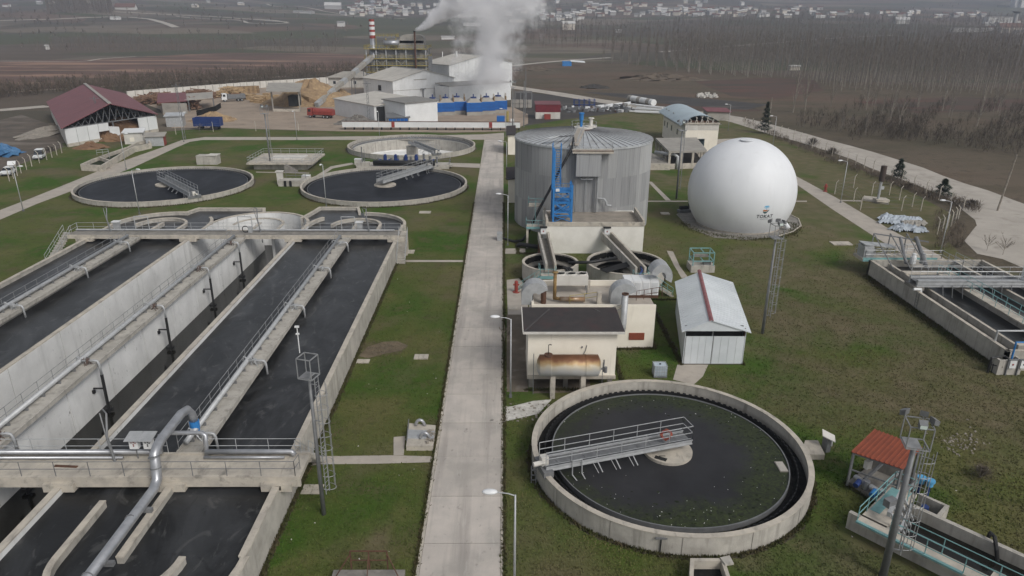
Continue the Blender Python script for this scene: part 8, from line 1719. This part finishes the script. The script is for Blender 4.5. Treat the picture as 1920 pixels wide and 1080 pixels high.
# grass tufts on the lawn near the camera
n = 190000; gx_ = rng.uniform(-14, 50, n); gy_ = 27+85*rng.random(n)**1.8; ok = (np.abs(gx_) < gy_*.95+6) & (rng.random(n) > (gy_-58)/50)
for x0, x1, y0, y1 in ((-5.15, .05, 0, 200), (1.5, 10.8, 52, 63), (2.5, 15, 62, 69), (16.2, 22.6, 58.3, 76), (45, 60, 57, 84), (-20, -13.9, 0, 100), (5.6, 19, 91.5, 101)): ok &= ~((gx_ > x0) & (gx_ < x1) & (gy_ > y0) & (gy_ < y1))
for cx, cy, r in ((11.84, 43.5, 9.85), (5.75, 82.2, 3.5), (15, 82.3, 4.85)): ok &= np.hypot(gx_-cx, gy_-cy) > r
for pl in PAVED: ok &= ~inpoly(gx_, gy_, pl)
ok &= ~inpoly(gx_, gy_, [CP(-2.8, -1.3, 0), CP(Lc, -1.3, 0), CP(Lc, wc+1.2, 0), CP(-2.8, wc+1.2, 0)]) & ~inpoly(gx_, gy_, slab_poly)
gx_, gy_ = gx_[ok], gy_[ok]; n = len(gx_); V = []
right = gx_ > 21; hh = (.04+.09*rng.random(n)**2)*(1+right*.4*rng.random(n))
for k in range(2):
    a = rng.random(n)*2*pi; w_ = .03+.03*rng.random(n); ln = rng.normal(0, .05, (n, 2)); bx_ = gx_+rng.normal(0, .04, n); by_ = gy_+rng.normal(0, .04, n)
    V.append(np.stack([np.stack([bx_-w_*np.cos(a), by_-w_*np.sin(a), 0*a-.01], 1), np.stack([bx_+w_*np.cos(a), by_+w_*np.sin(a), 0*a-.01], 1), np.stack([bx_+ln[:, 0], by_+ln[:, 1], hh], 1)], 1).reshape(-1, 3))
V = np.concatenate(V); rawmesh("grass", V, np.arange(len(V)).reshape(-1, 3), GRASSM, kind='stuff')
E_ = []
def edge(pts, n, sd):
    P = np.array([q[:2] for q in pts], float); d = np.diff(P, axis=0); L_ = np.hypot(*d.T); cum = np.r_[0, np.cumsum(L_)]; t = rng.random(n)*cum[-1]; i = np.clip(np.searchsorted(cum, t)-1, 0, len(L_)-1)
    E_.append(P[i]+d[i]*((t-cum[i])/L_[i])[:, None]+rng.normal(0, sd, (n, 2)))
edge([(-13.85, 27), (-13.85, 88)], 5200, .10); edge([(-5.08, 26), (-5.08, 120)], 5200, .07); edge([(.06, 26), (.06, 120)], 5200, .07); edge(circ(11.84, 43.5, 9.93, 60, 0, 2*pi, True), 4200, .10)
edge([(16.5, 58.7), (16.5, 75), (22.3, 75), (22.3, 58.7)], 2600, .12); edge([(45.6, 83), (45.6, 58)], 4200, .22); edge([(45.3, 83), (45.3, 58)], 2500, .4); edge([(1.9, 54), (10.5, 54), (10.5, 62), (14.7, 62.2), (14.7, 69)], 2200, .12); edge([(5.6, 91.8), (2, 91.8), (2, 98)], 800, .15)
edge(circ(5.75, 82.2, 3.55, 30, pi, 2*pi, True), 900, .1); edge(circ(15, 82.3, 4.85, 30, pi, 2*pi, True), 1100, .1); edge([CP(-.4, -.3, 0), CP(Lc, -.3, 0)], 2600, .14); edge(slab_poly+[slab_poly[0]], 2200, .12); edge(circ(36.8, 107.5, 8.6, 60, pi, 2*pi, True), 1500, .5)
edge(circ(-22.3, 132.2, 15.5, 60, pi, 2*pi, True), 2500, .12); edge(circ(-62.9, 131.5, 15.5, 60, pi, 2*pi, True), 2500, .12)
P_ = np.concatenate(E_); n = len(P_); V = []
for k in range(2):
    a = rng.random(n)*2*pi; w_ = .03+.04*rng.random(n); ln = rng.normal(0, .07, (n, 2)); hh = .08+.22*rng.random(n)**2; bx_, by_ = P_[:, 0]+rng.normal(0, .03, n), P_[:, 1]+rng.normal(0, .03, n)
    V.append(np.stack([np.stack([bx_-w_*np.cos(a), by_-w_*np.sin(a), 0*a-.01], 1), np.stack([bx_+w_*np.cos(a), by_+w_*np.sin(a), 0*a-.01], 1), np.stack([bx_+ln[:, 0], by_+ln[:, 1], hh], 1)], 1).reshape(-1, 3))
V = np.concatenate(V); rawmesh("edge_weeds", V, np.arange(len(V)).reshape(-1, 3), mk("rank weeds", (.050, .062, .018), (.095, .078, .045), sc=.5, rough=.95, spec=.1), kind='stuff')
b = MB()
for _ in range(60):
    x, y = random.choice(((R_(20, 50), R_(30, 100)), (R_(-13, -5), R_(30, 85)), (R_(1, 40), R_(28, 36)))); s_ = R_(.02, .06)
    if hypot(x-11.84, y-43.5) < 10.2 or (44 < x < 61 and 56 < y < 86) or (16 < x < 23 and 57 < y < 77): continue
    b.obox((x, y), s_*2, s_, 0, s_*.7, R_(0, 3))
b.build("litter", WHITE_D, loc=(0, 0, 0), kind='stuff')
b = MB()
for _ in range(110):
    q = G(1800+random.gauss(0, 26), 828+random.gauss(0, 11)); s_ = R_(.03, .16); b.obox(q[:2], s_*1.5, s_, -.02, s_*.5, R_(0, 3), taper=.6)
for _ in range(60):
    q = G(R_(940, 1030), R_(756, 790)); s_ = R_(.05, .2); b.obox(q[:2], s_*1.6, s_, 0, s_*.35, R_(0, 3), taper=.7)
for _ in range(60): q = G(R_(160, 205), R_(310, 318)); s_ = R_(.3, .9); b.obox(q[:2], s_*1.6, s_, 0, s_*.35, R_(0, 3), taper=.7)
b.build("rubble", RUBBLE, loc=(0, 0, 0), kind='stuff')
heap("soil_mound", "long dark heap of branches in the brown field beyond the road", G(1235, 150), 22, 7, 3.0, SCRUBM, n=40, rough=.35); heap("soil_mound", "small dark soil mound in the brown field near the puddle", G(1115, 165), 8, 4, 1.8, DARKSOIL); heap("brush_heap", "brush heap beside the far end of the dirt track", G(1000, 132), 12, 5, 2.2, SCRUBM, rough=.3)
b = MB()
for _ in range(60): q = G(R_(1308, 1346), R_(176, 184)); b.obox(q[:2], R_(.4, 1.6), R_(.3, .9), 0, R_(.3, .9), R_(0, 3))
b.build("pale_rubble", WHITE_D, loc=(0, 0, 0), kind='stuff')
# ------------------------------------------------------------------ distant town
HW = [mk("house wall white", (.60, .59, .57), (.50, .485, .46), sc=.01), mk("house wall cream", (.55, .50, .43), (.45, .41, .36), sc=.01), mk("house wall grey", (.35, .34, .33), (.3, .29, .28), sc=.01)]
HR = [mk("house roof brown", (.16, .085, .06), (.12, .07, .055), sc=.02), mk("house roof grey", (.25, .245, .24), (.2, .195, .19), sc=.02), mk("house roof pale", (.5, .49, .47), (.42, .41, .4), sc=.02)]
def house(label, p, w, d, h, rz, wm, rm, group=None, name="house", flat=False):
    m = MB(); rh = 0.35 if flat else w*.18; cr, sr = cos(rz), sin(rz)
    def q(x, y, z): return (p[0]+x*cr-y*sr, p[1]+x*sr+y*cr, p[2]+z)
    m.add([q(-w/2, -d/2, -2), q(w/2, -d/2, -2), q(w/2, d/2, -2), q(-w/2, d/2, -2), q(-w/2, -d/2, h), q(w/2, -d/2, h), q(w/2, d/2, h), q(-w/2, d/2, h), q(-w/2, 0, h+rh), q(w/2, 0, h+rh)], [(0, 1, 5, 4), (2, 3, 7, 6), (1, 2, 6, 9, 5), (3, 0, 4, 8, 7)])
    e = .7
    m.add([q(-w/2-e, -d/2-e, h-.2), q(w/2+e, -d/2-e, h-.2), q(w/2+e, 0, h+rh+.15), q(-w/2-e, 0, h+rh+.15), q(w/2+e, d/2+e, h-.2), q(-w/2-e, d/2+e, h-.2)], [(0, 1, 2, 3), (3, 2, 4, 5)], 1)
    o = m.build(name, [wm, rm]); return tag(o, label, "house" if name == "house" else name.replace("_", " "), group)
random.seed(21); spots = []
def far_enough(px, py): return all(abs(px-a)/1.6+abs(py-c_)*1.6 > 4.2 for a, c_ in spots)
for (x0, x1, y0, y1, n_) in ((655, 745, 6, 26, 26), (640, 770, 20, 31, 22), (745, 880, 10, 30, 34), (880, 1000, 14, 36, 14), (1000, 1100, 22, 40, 26), (1100, 1320, 12, 32, 52), (1270, 1345, 18, 30, 14), (1330, 1560, 17, 34, 40), (1560, 1850, 23, 34, 26), (1000, 1500, 2, 14, 14), (1850, 1930, 38, 66, 16), (0, 470, 3, 14, 6)):
    c_ = 0; tr_n = 0
    while c_ < n_ and tr_n < 400:
        tr_n += 1; px, py = R_(x0, x1), R_(y0, y1)
        if not far_enough(px, py): continue
        spots.append((px, py)); c_ += 1; p = GT(px, py); k = random.choices((0, 1, 2), (.45, .33, .22))[0]; s_ = 1+max(0, p[1]-1100)/2600
        house("small pale house among many in the distant valley-side town", p, R_(6, 11)*s_, R_(5, 9)*s_, R_(2.4, 5.5)*s_, R_(-.5, .5), HW[k], HR[random.choices((0, 1, 2), (.4, .25, .35))[0]], "houses of the distant town")
for (px, py, w, d, h, wm, rm, nm, lab, fl_) in ((13, 13, 12, 8, 4, 0, 0, "house", "white house standing alone at the upper left hillside", False), (237, 18, 34, 10, 3.5, 0, 0, "farm_building", "long white farm building above the left valley road", False), (217, 37, 14, 6, 4, 0, 2, "farm_shed", "white oblong shed beside the left valley road", True), (90, 93, 2.5, 2.5, 3.5, 0, 2, "hut", "tiny white hut alone in the left field", True),
        (625, 17, 34, 16, 7, 2, 2, "farm_building", "long pale shed above the plant's chimney town", False), (570, 25, 36, 18, 4, 2, 2, "farm_building", "low wide shed beside the valley road", True), (640, 50, 9, 8, 5, 0, 1, "house", "white two-storey house in the field left of the chimney", False), (1065, 56, 17, 10, 8, 1, 2, "house", "pale house standing alone in front of the town above the dirt track", False), (1160, 61, 7, 5, 3, 0, 2, "hut", "tiny white hut between the wood and the plantation", True), (870, 33, 60, 14, 6, 0, 2, "farm_building", "long white hall at the edge of the town behind the steam", True), (885, 49, 24, 10, 4, 0, 2, "farm_building", "low white shed in the dark field right of the small stack's steam", True), (1690, 45, 22, 10, 6, 0, 2, "farm_building", "white shed roof rising from the far plantation", False), (1870, 44, 42, 16, 9, 0, 2, "hall", "long white hall beside the water tower", True), (840, 74, 14, 6, 3, 0, 2, "hut", "white hut in the field right of the boiler drum", True), (970, 42, 26, 9, 4, 1, 2, "farm_building", "grey shed below the town at the steam's edge", True),
        (1815, 60, 46, 12, 5, 0, 2, "hall", "low pale hall in front of the water tower among the poplars", True), (1890, 62, 30, 14, 7, 1, 0, "hall", "brown-roofed hall by the frame edge beyond the poplars", False), (1488, 132, 6, 4, 2.6, 1, 2, "hut", "small pale hut under the poplars at the near plantation edge", True)):
    p = GT(px, py); house(lab, p, w, d, h, R_(-.1, .1), HW[wm], HR[rm], None, nm, fl_)
p = GT(1900, 53); wt = T("water_tower", "grey water tower with a flared head above the far halls", "water tower", p)
MB().cyl(p[0], p[1], p[2], p[2]+20, 3.2, 16, r2=2.6).build("shaft", HW[2], wt); MB().lathe(p[0], p[1], [(2.6, p[2]+20), (6.5, p[2]+22.5), (6.5, p[2]+23.5)], 20, cap=True).build("tank_head", HR[1], wt)
for px, w_ in ((1905, 22), (1918, 26)):
    p = GT(px, 14); house("tall pale apartment tower in the haze at the upper edge", p, w_, 20, 75, 0, HW[0], HR[2], "far apartment towers", "apartment_block", True)
# ------------------------------------------------------------------ air: steam plumes, chimney smoke, valley haze
def plume(name, base, top, r0, r1, curve, dens, sc, zb, ztop, col=(.9, .92, .95), thr=.0, soft=1.2, amp=1.5):
    bx, by = base; tx, ty = top
    m = bpy.data.materials.new(name); m.use_nodes = True; n = m.node_tree; N = n.nodes; L = n.links; N.remove(N["Principled BSDF"]); out = N["Material Output"]
    pv_ = N.new("ShaderNodeVolumePrincipled"); pv_.inputs["Color"].default_value = (*col, 1); pv_.inputs["Anisotropy"].default_value = .1; L.new(pv_.outputs[0], out.inputs["Volume"])
    g = N.new("ShaderNodeNewGeometry"); s = N.new("ShaderNodeSeparateXYZ"); L.new(g.outputs["Position"], s.inputs[0])
    def M_(op, a, b_=None, c=None):
        q = N.new("ShaderNodeMath"); q.operation = op
        for i, x in enumerate((a, b_, c)):
            if x is None: continue
            if isinstance(x, (int, float)): q.inputs[i].default_value = x
            else: L.new(x, q.inputs[i])
        return q.outputs[0]
    t = M_('MULTIPLY', M_('SUBTRACT', s.outputs[2], zb), 1/(ztop-zb)); tc = M_('MAXIMUM', M_('MINIMUM', t, 1.), 0.)
    tp_ = M_('POWER', tc, curve)
    nz = N.new("ShaderNodeTexNoise"); nz.inputs["Scale"].default_value = sc; nz.inputs["Detail"].default_value = 6; nz.inputs["Roughness"].default_value = .62; L.new(g.outputs["Position"], nz.inputs["Vector"])
    n2 = N.new("ShaderNodeTexNoise"); n2.inputs["Scale"].default_value = sc*.35; n2.inputs["Detail"].default_value = 2; L.new(g.outputs["Position"], n2.inputs["Vector"])
    cx = M_('MULTIPLY_ADD', tp_, tx-bx, bx); cy = M_('MULTIPLY_ADD', tp_, ty-by, by); cx = M_('ADD', cx, M_('MULTIPLY', M_('SUBTRACT', n2.outputs[0], .5), r1*(1.6 if r0 > 5 else .5)))
    dx = M_('SUBTRACT', s.outputs[0], cx); dy = M_('SUBTRACT', s.outputs[1], cy); d = M_('SQRT', M_('ADD', M_('MULTIPLY', dx, dx), M_('MULTIPLY', dy, dy)))
    R = M_('MULTIPLY_ADD', M_('POWER', tc, .7), r1-r0, r0); q = M_('SUBTRACT', 1., M_('DIVIDE', d, R))
    f = M_('ADD', q, M_('MULTIPLY', M_('SUBTRACT', nz.outputs[0], .5+thr), amp)); f = M_('MAXIMUM', M_('MINIMUM', M_('MULTIPLY', f, soft), 1.), 0.)
    edge = M_('MULTIPLY', M_('MINIMUM', M_('MULTIPLY', t, 12.), 1.), M_('MINIMUM', M_('MULTIPLY', M_('SUBTRACT', 1., t), 4.), 1.)); edge = M_('MAXIMUM', edge, 0.)
    L.new(M_('MULTIPLY', M_('MULTIPLY', f, edge), dens), pv_.inputs["Density"])
    x0, x1 = min(bx-r0, tx-r1)-r1*1.0, max(bx+r0, tx+r1)+r1*1.0; y0, y1 = min(by-r0, ty-r1)-2, max(by+r0, ty+r1)+2
    o = MB().box(x0, x1, y0, y1, zb, ztop).build(name, m, kind='stuff'); return o
pb = G(895, 205); pt = ZY(955, -60, pb[1]-2)
plume("steam_plume", (pb[0], pb[1]+3), (pt[0], pt[1]), 10.5, 17, 1.1, .20, .14, 6.0, 50., thr=.05, soft=1.5, amp=3.8, col=(.97, .97, .98))
plume("stack_steam", (sp[0]+.2, by0-1.5), (sp[0]+24, by0-1.5), 1.3, 9, .75, 1.1, .2, z2-.2, z2+16, thr=.0, soft=2.5, amp=2.6, col=(.95, .95, .96))
plume("chimney_smoke", (sk[0], by0+2), (sk[0]+1.5, by0+2), 1.1, 3.0, 1., .10, .35, ztop, ztop+20, col=(.62, .72, .88), soft=1., amp=1.4)
HZM = bpy.data.materials.new("valley haze"); HZM.use_nodes = True; n = HZM.node_tree; n.nodes.remove(n.nodes["Principled BSDF"])
pv_ = n.nodes.new("ShaderNodeVolumePrincipled"); pv_.inputs["Color"].default_value = (.70, .80, 1, 1); pv_.inputs["Density"].default_value = HAZE_D; pv_.inputs["Anisotropy"].default_value = .2
n.links.new(pv_.outputs[0], n.nodes["Material Output"].inputs["Volume"])
MB().box(-3500, 3500, -260, 3600, -6, 300).build("haze", HZM, kind='stuff')
# sky-side guard: every thing carries its label
